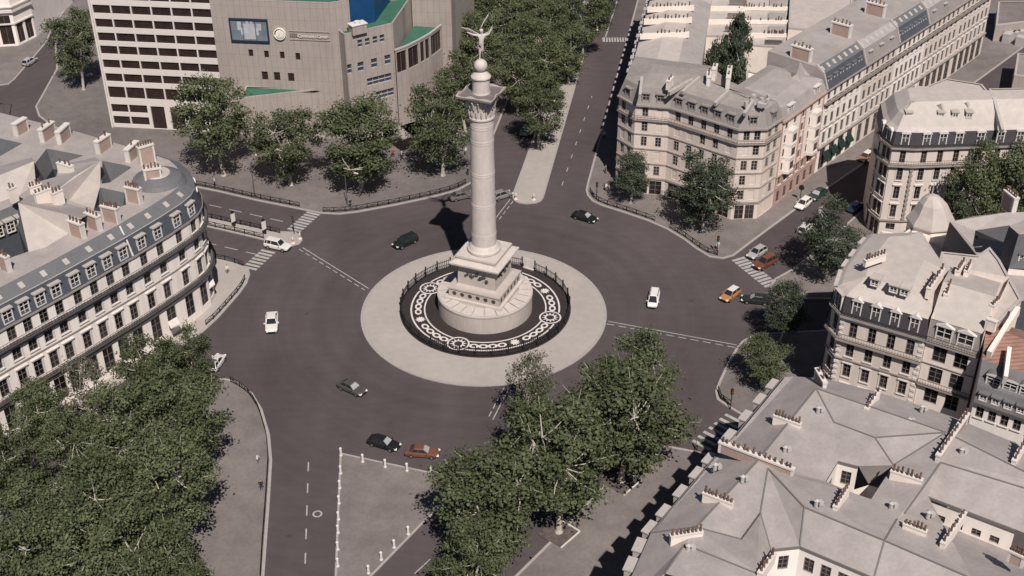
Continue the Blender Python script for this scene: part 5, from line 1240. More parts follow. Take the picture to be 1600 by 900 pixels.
for i in (0, 1):
    a, b = HF[i], HF[i + 1]
    rf.poly([J(a, -.2, 13.23), J(b, -.2, 13.23), J(b, .6, 15.4), J(a, .6, 15.4)], 0); rf.poly([J(a, .6, 15.4), J(b, .6, 15.4), J(b, 2.4, 18), J(a, 2.4, 18)], 1); rf.poly([J(a, 2.4, 18), J(b, 2.4, 18), J(b, 7, 20), J(a, 7, 20)], 2); rf.poly([J(a, 7, 20), J(b, 7, 20), J(b, 12, 18), J(a, 12, 18)], 2)
rf.poly([J(HF[0], 12, 13), J(HF[0], 12, 18), J(HF[0], 7, 20), J(HF[0], 2.4, 18), J(HF[0], .6, 15.4), J(HF[0], -.2, 13.2)], 3)
SLATE_H = layered('weathered_slate', (0.15, 0.14, 0.145), [(0.4, .1, (1, 1, 1)), (4, .1, (1, 1, 1))], rough=.6)
rf.build('roof', [SLATE_H, SLATE_H, TILE, RENDERED], hb)
dormers(hb, HF[0], HF[1], 4, 13.6, 1.0, 1.05, .8, -.12, SLATE_H, SLATE_H, 'flat', .2); a_, b_ = HF[0] + hn * 1.1, HF[1] + hn * 1.1; dormers(hb, a_ + hu * .6, b_ + hu * .6, 3, 15.6, 1.8, 1.5, 1.2, -.25, SLATE_H, SLATE_H, 'round', .2)
m = MB(); p = G(1576, 548, 19.4); q_ = G(1570, 594, 18); m.beam(p, q_, .5, 1.6); m.build('party_wall', RENDERED, hb); m = MB(); m.beam(G(1545, 555, 18.6), G(1590, 485, 20.6), .6, 1.4); m.build('party_wall', RENDERED, hb)
# ================================================================== big zinc roofscape in the lower right corner
zb_o = thing('zinc_roof_block', 'large block of folded pale zinc roofs with courtyards, chimney rows and box dormers', 'building', G(1350, 990))
V = {k: G(p[0], p[1], 20 + (p[2] - 20) * .6 if k != 'h3' else 16.2) for k, p in {
 'e0': (960, 960, 17.5), 'e1': (1017, 833, 17.5), 'e2': (1124, 707, 17.5), 'e3': (1149, 681, 17.5), 'e4': (1224, 590, 17.5), 'e5': (1240, 588, 17.5), 'e6': (1292, 592, 18.0), 't1': (1373, 613, 18.2), 't2': (1430, 631, 18.2), 't3': (1487, 651, 18.4), 't4': (1577, 688, 18.4), 't5': (1640, 714, 18.4), 'r7': (1640, 757, 21.5),
 'r0': (1070, 851, 21.5), 'r1': (1088, 824, 21.5), 'r2': (1185, 719, 21.5), 'r3': (1275, 607, 21.5), 'r4': (1303, 660, 20.6), 'r5': (1367, 684, 20.8), 'r6': (1478, 676, 21.6),
 'v1': (1158, 843, 19.8), 'v2': (1188, 802, 20.0), 'v3': (1200, 732, 21.4), 'k1': (1257, 793, 21.5), 'k2': (1382, 845, 21.4), 'k3': (1402, 811, 20.2), 'k4': (1520, 905, 21.4), 'k4b': (1640, 965, 21.4),
 'b0': (1204, 858, 18.2), 'b1': (1250, 853, 18.2), 'b2': (1366, 902, 18.2), 'b3': (1440, 960, 18.2),
 'h0': (1290, 752, 19.4), 'h1': (1310, 720, 19.2), 'h2': (1341, 728, 19.2), 'h3': (1357, 756, 17.4), 'h4': (1396, 727, 19.4), 'h5': (1361, 780, 19.4), 'h6': (1335, 771, 19.6),
 'm1': (1413, 803, 20.2), 'm2': (1470, 723, 21.2), 'm3': (1450, 775, 18.6), 'm4': (1587, 827, 18.6), 'm6': (1640, 850, 18.6), 'm7': (1640, 775, 20.9), 'm8': (1475, 722, 21.2), 
 'f0': (1000, 1000, 17.5), 'f1': (1039, 896, 21.5), 'f2': (1181, 896, 21.0), 'f3': (1260, 960, 21)}.items()}
fs = [('e1', 'e2', 'e3', 'e4', 'e5', 'r3', 'r2', 'r1'), ('e5', 'e6', 'r3'), ('r1', 'r2', 'v3', 'v2', 'v1'), ('r2', 'r3', 'r4', 'h1', 'h0', 'v3'), ('r3', 'r6', 'r5', 'r4'), ('r3', 'e6', 't1', 't2', 't3', 'r6'), ('r6', 't3', 't4', 't5', 'r7'),
      ('r4', 'r5', 'h2', 'h1'), ('r5', 'h4', 'h3', 'h2'), ('r5', 'r6', 'h4'), ('h4', 'r6', 'm2', 'm1', 'k3', 'h5'), ('v3', 'h0', 'h6', 'h5', 'k3', 'k2', 'k1'), ('v2', 'v3', 'k1', 'b1', 'b0'),
      ('k1', 'k2', 'b2', 'b1'), ('k2', 'k3', 'm1', 'k4'), ('k2', 'k4', 'b3', 'b2'), ('m1', 'm2', 'm3'), ('m2', 'm8', 'm7', 'm6', 'm4', 'm3'), ('r6', 'r7', 'm7', 'm8', 'm2'), ('k4', 'm1', 'm3'),
      ('e0', 'e1', 'r1', 'r0', 'f1'), ('r0', 'r1', 'v1', 'f2'), ('v1', 'v2', 'b0', 'f2'), ('f1', 'r0', 'f2', 'f3'), ('f0', 'e0', 'f1')]
rf = MB(); roof_planes(rf, V, fs, 0)
# courtyard strip roof behind the low wall
V2 = {k: G(*p) for k, p in {'a': (1450, 800, 15.4), 'b': (1545, 838, 15.4), 'c': (1640, 880, 15.4), 'd': (1640, 950, 20.4), 'e': (1520, 905, 20.5), 'f': (1413, 804, 19.7)}.items()}
roof_planes(rf, V2, [('a', 'b', 'c', 'd', 'e', 'f')], 0)
V3 = {k: G(*p) for k, p in {'a': (1204, 900, 14.5), 'b': (1300, 880, 14.5), 'c': (1440, 950, 14.5), 'd': (1300, 1010, 14.5)}.items()}
roof_planes(rf, V3, [('a', 'b', 'c', 'd')], 0)
rf.build('roof', ZINC, zb_o)
sm = MB()   # rolled seams on ridges, hips and valleys
for a, b in (('r1', 'r2'), ('r2', 'r3'), ('r3', 'r4'), ('r4', 'r5'), ('r5', 'r6'), ('v1', 'v2'), ('v2', 'v3'), ('v3', 'k1'), ('k1', 'k2'), ('k2', 'k4'), ('k1', 'b1'), ('v2', 'b0'), ('k2', 'k3'), ('k2', 'b2'), ('m1', 'm2'), ('e1', 'r1'), ('r1', 'v1'), ('r0', 'f2'), ('r0', 'f1'), ('r5', 'h4'), ('h4', 'r6'), ('r6', 'r7'), ('r3', 'r6'), ('v2', 'v1'), ('m2', 'm7')):
    sm.beam(V[a] + Vector((0, 0, .03)), V[b] + Vector((0, 0, .03)), .16, .12)
for a, b in (('e1', 'e2'), ('e2', 'e3'), ('e3', 'e4'), ('h1', 'h2'), ('b0', 'b1'), ('b1', 'b2'), ('m3', 'm4')): sm.beam(V[a] - Vector((0, 0, .15)), V[b] - Vector((0, 0, .15)), .25, .3)
sm.build('ridge_seams', SEAM, zb_o)
# walls under the eaves
w = MB(); P = lambda k: XY(V[k])
ZS = 14.6
eav = ['f0', 'e0', 'e1', 'e2', 'e3', 'e4', 'e5', 'e6']
ep = offset([P(k) for k in eav], 1.4, False)
wl = [Floor(0, 3.6, .3, 2.5, 1.5, 'plain')] + [Floor(3.6 + 3.65 * i, 7.25 + 3.65 * i, .6, 2.0, 1.1, 'sill') for i in range(3)]
ep = list(reversed(ep)); 
fl_ = []
pp = [P(k) for k in reversed(eav)]
pp2 = list(reversed(ep)) if False else ep
E_ = offset([P(k) for k in eav], -1.2, False)
sgn = 1
# the eave line runs so that the street lies to its left; walk it backwards to keep the street on the right
walk = [P(k) for k in reversed(eav)]
outw = offset(walk, 1.3)if False else offset(walk, 1.3, False)
for i in range(len(walk) - 1):
    a, b = outw[i], outw[i + 1]; L = (b - a).length
    wall_seg(w, zb_o, a, b, wl, max(0, round(L / 3.1)) if L > 2 else 0)
    for q in ([(*a, 14.55), (*b, 14.55), (*walk[i + 1], 18.5), (*walk[i], 18.5)],): w.poly(q, 2)
w.build('wall', [STONE, TRIM, SLATE_D], zb_o)
cs = MB(); ledge(cs, outw, .35, 14.3, 14.6); cs.build('cornice', TRIM, zb_o)
cw = MB()
def court(keys, drop, bays, z1off=0.0):
    for a, b, n in keys:
        p, q = V[a], V[b]
        pa, qa = XY(p), XY(q); zt = min(p.z, q.z)
        wall_seg(cw, zb_o, pa, qa, [Floor(zt - drop, zt - .2, drop - 3.1, 1.9, 1.1, 'plain')], n, 0, 1, .3)
court([('h1', 'h2', 1)], 9, 1); court([('h0', 'h1', 1)], 9, 1)
court([('h2', 'h3', 0), ('h3', 'h4', 0), ('h4', 'h5', 0), ('h5', 'h6', 0), ('h6', 'h0', 0)], 9, 0)
court([('b0', 'b1', 1), ('b1', 'b2', 4), ('b2', 'b3', 2)], 5, 1)
a, b = XY(V['m3']), XY(V['m4']); wall_seg(cw, zb_o, a, b, [Floor(14, 18.45, 2.3, .9, 1.0, 'plain')], 4, 0, 1, .8)
wf = MB(); cw.build('courtyard_wall', [STONE_W, TRIM, SLATE], zb_o)
cf = MB(); cf.poly([G(1290, 752, 9.5), G(1361, 782, 9.5), G(1398, 730, 9.5), G(1341, 722, 9.5), G(1305, 715, 9.5)]); cf.poly([G(1180, 920, 9), G(1420, 990, 9), G(1440, 930, 9), G(1204, 850, 9)]); cf.build('courtyard_floor', PAVE, zb_o)
# box dormers along the street slope
bd = MB(); bar(bd, -.95, .95, 0, 2.15, -.1, 2.2, 0); bar(bd, -1.05, 1.05, 2.152, 2.32, -.25, 2.3, 1); bar(bd, -.7, .7, .35, 1.85, -.14, -.101, 2); bar(bd, -.04, .04, .35, 1.85, -.17, -.141, 0)
bdm = bd.build('box_dormer', [LEADC, LEADC, GLASS], link=False)
S0, S1, S2 = XY(V['e4']), XY(V['e1']), XY(V['e0'])
su = (S1 - S0).normalized(); LS = (S1 - S0).length; nn = Vector((su.y, -su.x))
for px in ((1211, 602), (1188, 624), (1165, 650), (1140, 680), (1105, 715), (1085, 738), (1059, 766), (1031, 796), (1010, 822)):
    c = XY(G(px[0], px[1], 17.9)); t = (c - S0).dot(su); q = S0 + su * t + nn * 1.05; inst('box_dormer', bdm, zb_o, (*q, 15.7), math.atan2(su.y, su.x))
su2 = (S2 - S1).normalized(); n2_ = Vector((su2.y, -su2.x))
for t in (1.6, 4.6, 7.8): q = S1 + su2 * t + n2_ * 1.05; inst('box_dormer', bdm, zb_o, (*q, 15.7), math.atan2(su2.y, su2.x))
# chimney rows
for i, (p0, p1, z, h, n, br) in enumerate((((1124, 694), (1240, 738), 21.0, 1.0, 14, True), ((1209, 652), (1251, 667), 20.9, .9, 8, False), ((1099, 773), (1145, 791), 20.9, .9, 8, False), ((1047, 844), (1097, 836), 20.8, 1.0, 8, False), ((1352, 647), (1372, 617), 20.2, .9, 5, False),
        ((1304, 798), (1324, 766), 20.8, .9, 6, False), ((1391, 742), (1440, 758), 20.2, .9, 7, False), ((1466, 712), (1512, 645), 21.6, 1.2, 10, True), ((1471, 858), (1505, 808), 20.4, 1.0, 7, False), ((1583, 726), (1603, 690), 20.8, .9, 5, False), ((1412, 818), (1448, 832), 20.8, .4, 6, False), ((1575, 868), (1600, 880), 20.6, 1.0, 6, True), ((1186, 904), (1208, 872), 20.4, .9, 5, False), ((1275, 585), (1288, 608), 20.4, 1.1, 2, True))):
    chimney(zb_o, G(*p0, z), G(*p1, z), min(z, 20.6) - .6, h * .8 + .5, .5, n, br, br, i, .13)
vt = MB()
for (x, y, z) in ((1226, 704, 20.9), (1160, 750, 21.3), (1117, 731, 20.2), (1075, 858, 21), (1278, 642, 21), (1420, 660, 20.4), (1275, 788, 21.3), (1502, 707, 21.0), (1450, 806, 20.4), (1392, 792, 20.2), (1440, 640, 20.2)):
    c = G(x, y, z); vt.lathe([(.22, c.z - .3), (.22, c.z + .5), (.32, c.z + .55), (.05, c.z + .75)], (c.x, c.y), 10); vt.box((c.x + .5, c.y + .2, c.z + .05), (.5, .5, .5), .4)
vt.build('roof_vents', ROOFJUNK, zb_o)
# ================================================================== trees
def leaf_mat(name, c, tr=.25):
    m = bpy.data.materials.new(name); m.use_nodes = True; nt = m.node_tree; b = nt.nodes['Principled BSDF']; out = nt.nodes['Material Output']
    geo = nt.nodes.new('ShaderNodeNewGeometry'); n = nt.nodes.new('ShaderNodeTexNoise'); n.inputs['Scale'].default_value = .35; n.inputs['Detail'].default_value = 3
    nt.links.new(geo.outputs['Position'], n.inputs['Vector'])
    oi = nt.nodes.new('ShaderNodeObjectInfo')
    rp = nt.nodes.new('ShaderNodeValToRGB'); rp.color_ramp.elements[0].position = .3; rp.color_ramp.elements[1].position = .72
    rp.color_ramp.elements[0].color = (c[0] * .68, c[1] * .70, c[2] * .62, 1); rp.color_ramp.elements[1].color = (c[0] * 1.3, c[1] * 1.22, c[2] * 1.3, 1)
    nt.links.new(n.outputs['Fac'], rp.inputs['Fac'])
    wn = nt.nodes.new('ShaderNodeTexWhiteNoise'); wn.noise_dimensions = '3D'
    sn = nt.nodes.new('ShaderNodeVectorMath'); sn.operation = 'SNAP'; sn.inputs[1].default_value = (.5, .5, .5); nt.links.new(geo.outputs['Position'], sn.inputs[0]); nt.links.new(sn.outputs['Vector'], wn.inputs['Vector'])
    mr = nt.nodes.new('ShaderNodeMapRange'); mr.inputs['To Min'].default_value = .78; mr.inputs['To Max'].default_value = 1.25; nt.links.new(wn.outputs['Value'], mr.inputs['Value'])
    mo = nt.nodes.new('ShaderNodeMapRange'); mo.inputs['To Min'].default_value = .85; mo.inputs['To Max'].default_value = 1.15; nt.links.new(oi.outputs['Random'], mo.inputs['Value'])
    mm = nt.nodes.new('ShaderNodeMath'); mm.operation = 'MULTIPLY'; nt.links.new(mr.outputs[0], mm.inputs[0]); nt.links.new(mo.outputs[0], mm.inputs[1])
    sc = nt.nodes.new('ShaderNodeVectorMath'); sc.operation = 'SCALE'; nt.links.new(rp.outputs['Color'], sc.inputs[0]); nt.links.new(mm.outputs[0], sc.inputs['Scale'])
    nt.links.new(sc.outputs['Vector'], b.inputs['Base Color']); b.inputs['Roughness'].default_value = .65; b.inputs['Specular IOR Level'].default_value = .25
    t = nt.nodes.new('ShaderNodeBsdfTranslucent'); nt.links.new(sc.outputs['Vector'], t.inputs['Color']); mx = nt.nodes.new('ShaderNodeMixShader'); mx.inputs[0].default_value = tr
    nt.links.new(b.outputs[0], mx.inputs[1]); nt.links.new(t.outputs[0], mx.inputs[2]); nt.links.new(mx.outputs[0], out.inputs['Surface'])
    return m
LEAF = leaf_mat('plane_tree_leaf', (0.102, 0.123, 0.060)); LEAF2 = leaf_mat('dark_leaf', (0.066, 0.086, 0.054)); LEAF3 = leaf_mat('pale_leaf', (0.14, 0.135, 0.095), .3)
BARK = mat('pale_bark', (0.40, 0.36, 0.31), .9, .25, 1.5)
def grow(seed, Rr=6.0, Hh=18.0, lobes=44, per=260, leaf=.32, base=.09, thin=1.0, gap=.30):
    """crown and trunk mesh of one tree form, foot at the origin: many leaf sprays carried by limbs, with gaps between them"""
    r = random.Random(seed); cr = MB(); tk = MB(); L = []
    zc = Hh * (base + 1) / 2; hz = Hh * (1 - base) / 2
    big = [Vector((r.uniform(-.5, .5), r.uniform(-.5, .5), r.uniform(-.5, .6))) for _ in range(5)]
    for k in range(lobes):
        for _ in range(60):
            v = Vector((r.uniform(-1, 1), r.uniform(-1, 1), r.uniform(-1, 1)))
            q = min((v - g_).length for g_ in big)
            if v.length <= 1 and q < .72 and (v.length > .45 or r.random() < .4) and all((v - q_[3]).length > gap for q_ in L): break
        rad = Rr * r.uniform(.15, .33)
        L.append((Vector((v.x * Rr * .86, v.y * Rr * .86, zc + v.z * hz * .86)), rad, r.uniform(.5, .8), v))
    vs = []; fs = []
    for (c, rad, fl, _) in L:
        for i in range(int(per * (rad / (Rr * .24)) ** 2)):
            d = Vector((r.gauss(0, 1), r.gauss(0, 1), r.gauss(0, 1))).normalized()
            rr = rad * (1.0 - .8 * r.random() ** 1.4) * (r.uniform(1.05, 1.7) if r.random() < .28 else 1)
            p = c + Vector((d.x * rr, d.y * rr, d.z * rr * fl))
            nrm = (d * .7 + Vector((r.gauss(0, .6), r.gauss(0, .6), r.gauss(.4, .6)))).normalized()
            a = nrm.orthogonal().normalized(); b = nrm.cross(a); t = r.uniform(0, 6.28)
            a, b = a * math.cos(t) + b * math.sin(t), b * math.cos(t) - a * math.sin(t)
            s = leaf * r.uniform(.45, 1.35) * thin; o = len(vs)
            vs += [p - a * s * .5, p - b * s * .42 + nrm * s * .08, p + a * s * .62, p + b * s * .42 - nrm * s * .08]; fs.append((o, o + 1, o + 2, o + 3))
    cr.add(vs, fs)
    th = Hh * max(base, .17) * r.uniform(1.0, 1.25); lean = Vector((r.uniform(-.4, .4), r.uniform(-.4, .4), 0)); w = .032 * Hh * .5
    top = Vector((lean.x, lean.y, th)); tk.tube([(0, 0, 0), (0, 0, .35), lean * .5 + Vector((0, 0, th * .5)), top], [w * 1.6, w * 1.1, w * .95, w * .85], 8)
    mains = []
    for k in range(5):
        g_ = big[k]; e = Vector((g_.x * Rr, g_.y * Rr, zc + g_.z * hz)); m1 = top.lerp(e, .5) + Vector((r.uniform(-.4, .4), r.uniform(-.4, .4), -.3))
        tk.tube([top - Vector((0, 0, .3)), m1, e], [w * .62, w * .45, w * .28], 6); mains += [m1, e, top.lerp(m1, .6)]
    for (c, rad, fl, v) in L:
        n = min(mains, key=lambda q: (q - c).length); m1 = n.lerp(c, .55) + Vector((r.uniform(-.3, .3), r.uniform(-.3, .3), -.2))
        e = c + (c - n).normalized() * rad * r.uniform(.5, 1.25)
        tk.tube([n, m1, c, e], [w * .26, w * .2, w * .14, w * .06], 4)
    return cr, tk
FORMS = {}
def form(seed, kind):
    if (seed, kind) not in FORMS:
        if kind == 'plane': c, t = grow(seed, lobes=46 + 3 * (seed % 3))
        elif kind == 'tall': c, t = grow(seed + 20, lobes=44, base=.19, per=250)
        elif kind == 'bushy': c, t = grow(seed + 50, lobes=48, per=240, base=.04)
        elif kind == 'column': c, t = grow(seed + 80, lobes=44, per=260, base=.05, leaf=.45)
        elif kind == 'airy': c, t = grow(seed + 120, lobes=34, per=110, base=.25, leaf=.36)
        m = {'plane': LEAF, 'tall': LEAF, 'bushy': LEAF2, 'column': LEAF2, 'airy': LEAF3}[kind]
        FORMS[(seed, kind)] = (c.build('crown', m, link=False), t.build('trunk', BARK, link=False))
    return FORMS[(seed, kind)]
def tree(label, base, Hh, Rr, kind='plane', seed=0, group=None, name='plane_tree', cat='tree'):
    b = Vector((base[0], base[1], .14)); t = thing(name, label, cat, b, group)
    c, k = form(seed, kind); rz = (b.x * 1.7 + b.y * .9) % 6.28; s = (Rr / 6.0, Rr / 6.0, Hh / 18.0)
    inst('crown', c, t, b, rz, s); inst('trunk', k, t, b, rz, s); return t
def tc(cx, cy, Hh, f=.6): return G(cx, cy, Hh * f)
g = 'trees on the opera plaza'
tree('tall plane tree right in front of the white tower with dark window bands', G(350, 275), 22.5, 7.4, 'plane', 0, g); tree('plane tree on the opera plaza, second from the left, nearest the kerb railing', G(455, 290), 17.5, 6.9, 'plane', 1, g)
tree('broad plane tree on the opera plaza, in front of the angled opera wing', G(565, 298), 20, 8.3, 'plane', 2, g); tree('plane tree standing just left of the column with its own round shadow', G(692, 275), 21.5, 7.0, 'plane', 3, g)
tree('plane tree beside the side road left of the white tower', G(131, 141), 20, 6, 'plane', 4, g)
g = 'trees lining the boulevard'
bp = [(725, 128, 18, 6.0, 'boulevard tree next to the curved opera windows, lowest of its row'), (752, 62, 18, 6.0, 'boulevard tree directly behind the winged figure'), (716, 52, 17, 5.6, 'boulevard tree beside the rear opera block'), (790, 20, 18, 6.3, 'kerbside boulevard tree above and right of the winged figure'), (745, 5, 18, 6.3, 'boulevard tree at the top edge above the winged figure'),
      (842, 162, 16, 5.4, 'median tree nearest the square, by the double lamp'), (808, 108, 17, 5.8, 'boulevard tree right of the column capital'), (862, 98, 17, 6.0, 'second median tree back from the square on the street side'), (825, 58, 17, 5.8, 'median tree in the third rank from the square, left of two'), (890, 62, 17, 5.8, 'median tree in the third rank from the square, next to the roadway'), (850, 20, 17, 6.0, 'median tree in the fourth rank, in the thick of the crowns'), (912, 22, 17, 5.8, 'median tree level with the far zebra crossing'), (880, -15, 17, 6.0, 'median tree cut by the top edge, left of the roadway'), (935, -18, 17, 5.6, 'farthest median tree overhanging the roadway at the top edge'), (815, -20, 17, 6.0, 'boulevard tree cut by the top edge between the two rows'), (770, -35, 17, 6.0, 'boulevard tree at the top edge behind the opera')]
for i, (x, y, h, r_, l) in enumerate(bp): tree(l, tc(x, y, h), h, r_, 'plane', i % 5, g)
tree('small dark tree at the left end of the beige corner building', G(985, 318), 10.5, 3.7, 'bushy', 0, None, 'pavement_tree'); tree('large dark tree in front of the beige corner building', G(1098, 362), 16.5, 6.2, 'bushy', 1, None, 'pavement_tree')
tree('big dark street tree over the parked cars by the right hand street', G(1289, 438), 15, 6, 'bushy', 2, None, 'pavement_tree'); tree('slim tree growing by the rounded kerb below the street mouth', G(1219, 535), 11, 4.0, 'bushy', 0, None, 'pavement_tree'); tree('small bright tree on the pavement above the zinc roofs', G(1190, 606), 9.4, 3.9, 'plane', 4, None, 'pavement_tree')
tree('park tree right beside the round corner building', tc(1535, 285, 22), 22, 5.8, 'plane', 1, 'park trees on the right edge'); tree('park tree cut by the right edge', tc(1600, 288, 21), 21, 5.8, 'plane', 2, 'park trees on the right edge'); tree('low park tree behind the slate courtyard', tc(1500, 330, 15), 15, 3.6, 'bushy', 1, 'park trees on the right edge')
tree('tall narrow dark tree in the courtyard, the highest', tc(1150, 80, 25, .66), 25, 3.3, 'column', 0, 'courtyard trees', 'courtyard_tree'); tree('short dark courtyard tree on the left', tc(1113, 104, 22, .66), 22, 3.3, 'column', 1, 'courtyard trees', 'courtyard_tree'); tree('bushy bright courtyard tree at the front between the chimneys', tc(1140, 112, 22, .66), 22, 4.2, 'column', 2, 'courtyard trees', 'courtyard_tree')
g = 'trees by the zinc roofed block'
tree('plane tree with bare trunk in a kerbed pit, nearest the square', G(970, 752), 20.5, 8.6, 'plane', 0, g); tree('plane tree with bare trunk in a kerbed pit, in the middle of its row', G(873, 832), 20.5, 7.6, 'tall', 1, g); tree('broad plane tree overhanging the triangular island', tc(757, 768, 19), 19, 7.6, 'plane', 2, g); tree('plane tree at the bottom edge right of the triangular island', tc(735, 872, 16), 16, 5.2, 'plane', 3, g)
tree('tall plane tree leaning over the pale disc, furthest from the zinc roofs', tc(995, 572, 20, .68), 20, 5.6, 'plane', 4, g); tree('pale thin crowned tree at the edge of the pale disc', tc(826, 592, 13, .7), 13.5, 4.4, 'airy', 0, g); tree('small round tree filling the gap behind the middle trunk', tc(842, 660, 17), 17, 4.6, 'plane', 3, g)
g = 'trees in front of the crescent building'
lf = [(290, 552, 13, 3.9, 'park tree at the street end of the crescent, reaching furthest to the right'), (225, 572, 16, 5.6, 'park tree below the crescent arches, second along the facade'), (140, 615, 16, 4.4, 'thin topped park tree against the white crescent windows'), (62, 640, 14, 4.7, 'park tree at the left edge in front of the crescent windows'), (285, 640, 18, 5.9, 'park tree overhanging the pavement bend below the parked white car'), (190, 665, 18, 6.2, 'park tree in the middle of the grove'), (105, 690, 16, 4.6, 'park tree beside the gap where the street shows'),
      (255, 745, 19, 6.3, 'park tree on the pavement edge halfway down the grove'), (160, 770, 19, 5.8, 'park tree low in the grove with a pale bare branch'), (62, 800, 14, 5.9, 'park tree left of the street gap'), (225, 845, 17, 5.9, 'park tree by the pavement near the bottom edge'), (120, 865, 17, 6.5, 'park tree at the bottom of the grove'), (15, 880, 17, 6.1, 'park tree in the bottom left corner'), (2, 720, 17, 4.3, 'park tree cut by the left edge above the street gap'), (190, 925, 15, 5.6, 'park tree cut by the bottom edge'), (275, 905, 13, 4.0, 'park tree nearest the pavement at the bottom edge')]
for i, (x, y, h, r_, l) in enumerate(lf): tree(l, tc(x, y, h), h, r_, 'airy' if i == 2 else 'plane', 0 if i == 2 else (i * 2 + 1) % 5, g)
# ================================================================== vehicles
TYRE = mat('tyre_rubber', (0.012, 0.012, 0.012), .8); RIM = mat('wheel_rim', (0.35, 0.35, 0.35), .4, metallic=.6); HEADL = mat('headlight', (0.75, 0.75, 0.72), .15, spec=.6); TAILL = mat('taillight', (0.22, 0.012, 0.01), .3); CGLASS = mat('car_glass', (0.02, 0.022, 0.025), .12, spec=.6); GRILL = mat('black_trim', (0.02, 0.02, 0.02), .5)
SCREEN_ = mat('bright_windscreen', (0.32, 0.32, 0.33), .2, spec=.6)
PAINTS = {}
def car_paint(c, metal=.0):
    k = tuple(c)
    if k not in PAINTS: PAINTS[k] = mat('car_paint_%d' % len(PAINTS), c, .38, metallic=metal, spec=.45, coat=.25)
    return PAINTS[k]
# profile: lower body stations (x, z low, z top, half width) and cabin (belt rear, roof rear, roof front, belt front, roof z)
CARS = {'saloon': dict(L=4.65, W=.90, st=[(-2.32, .42, .72, .74), (-2.2, .3, .92, .84), (-1.5, .22, .98, .9), (0, .2, .95, .91), (1.0, .22, .92, .9), (1.9, .26, .80, .86), (2.25, .34, .66, .76), (2.33, .42, .58, .68)], cab=(-1.75, -1.0, .25, 1.02, 1.42), wx=(-1.38, 1.42), wr=.33),
        'hatch': dict(L=4.0, W=.87, st=[(-2.0, .42, .8, .74), (-1.9, .3, .98, .82), (-1.2, .22, 1.0, .87), (0, .2, .98, .88), (.9, .22, .96, .87), (1.6, .26, .84, .83), (1.92, .34, .68, .74), (2.0, .42, .6, .66)], cab=(-1.95, -1.55, .2, 1.0, 1.50), wx=(-1.25, 1.28), wr=.32),
        'suv': dict(L=4.6, W=.93, st=[(-2.3, .5, .85, .8), (-2.2, .36, 1.08, .9), (-1.4, .3, 1.1, .93), (0, .28, 1.08, .94), (1.1, .3, 1.06, .93), (1.95, .34, .98, .89), (2.25, .42, .8, .8), (2.32, .5, .7, .72)], cab=(-2.2, -1.95, .35, 1.05, 1.72), wx=(-1.4, 1.42), wr=.37),
        'van': dict(L=4.5, W=.93, st=[(-2.25, .45, .95, .84), (-2.2, .34, 1.15, .91), (-1.4, .28, 1.18, .93), (0, .26, 1.15, .94), (1.1, .28, 1.08, .93), (1.8, .32, .95, .88), (2.18, .4, .76, .78), (2.26, .48, .66, .7)], cab=(-2.22, -2.1, .7, 1.5, 1.85), wx=(-1.4, 1.42), wr=.34)}
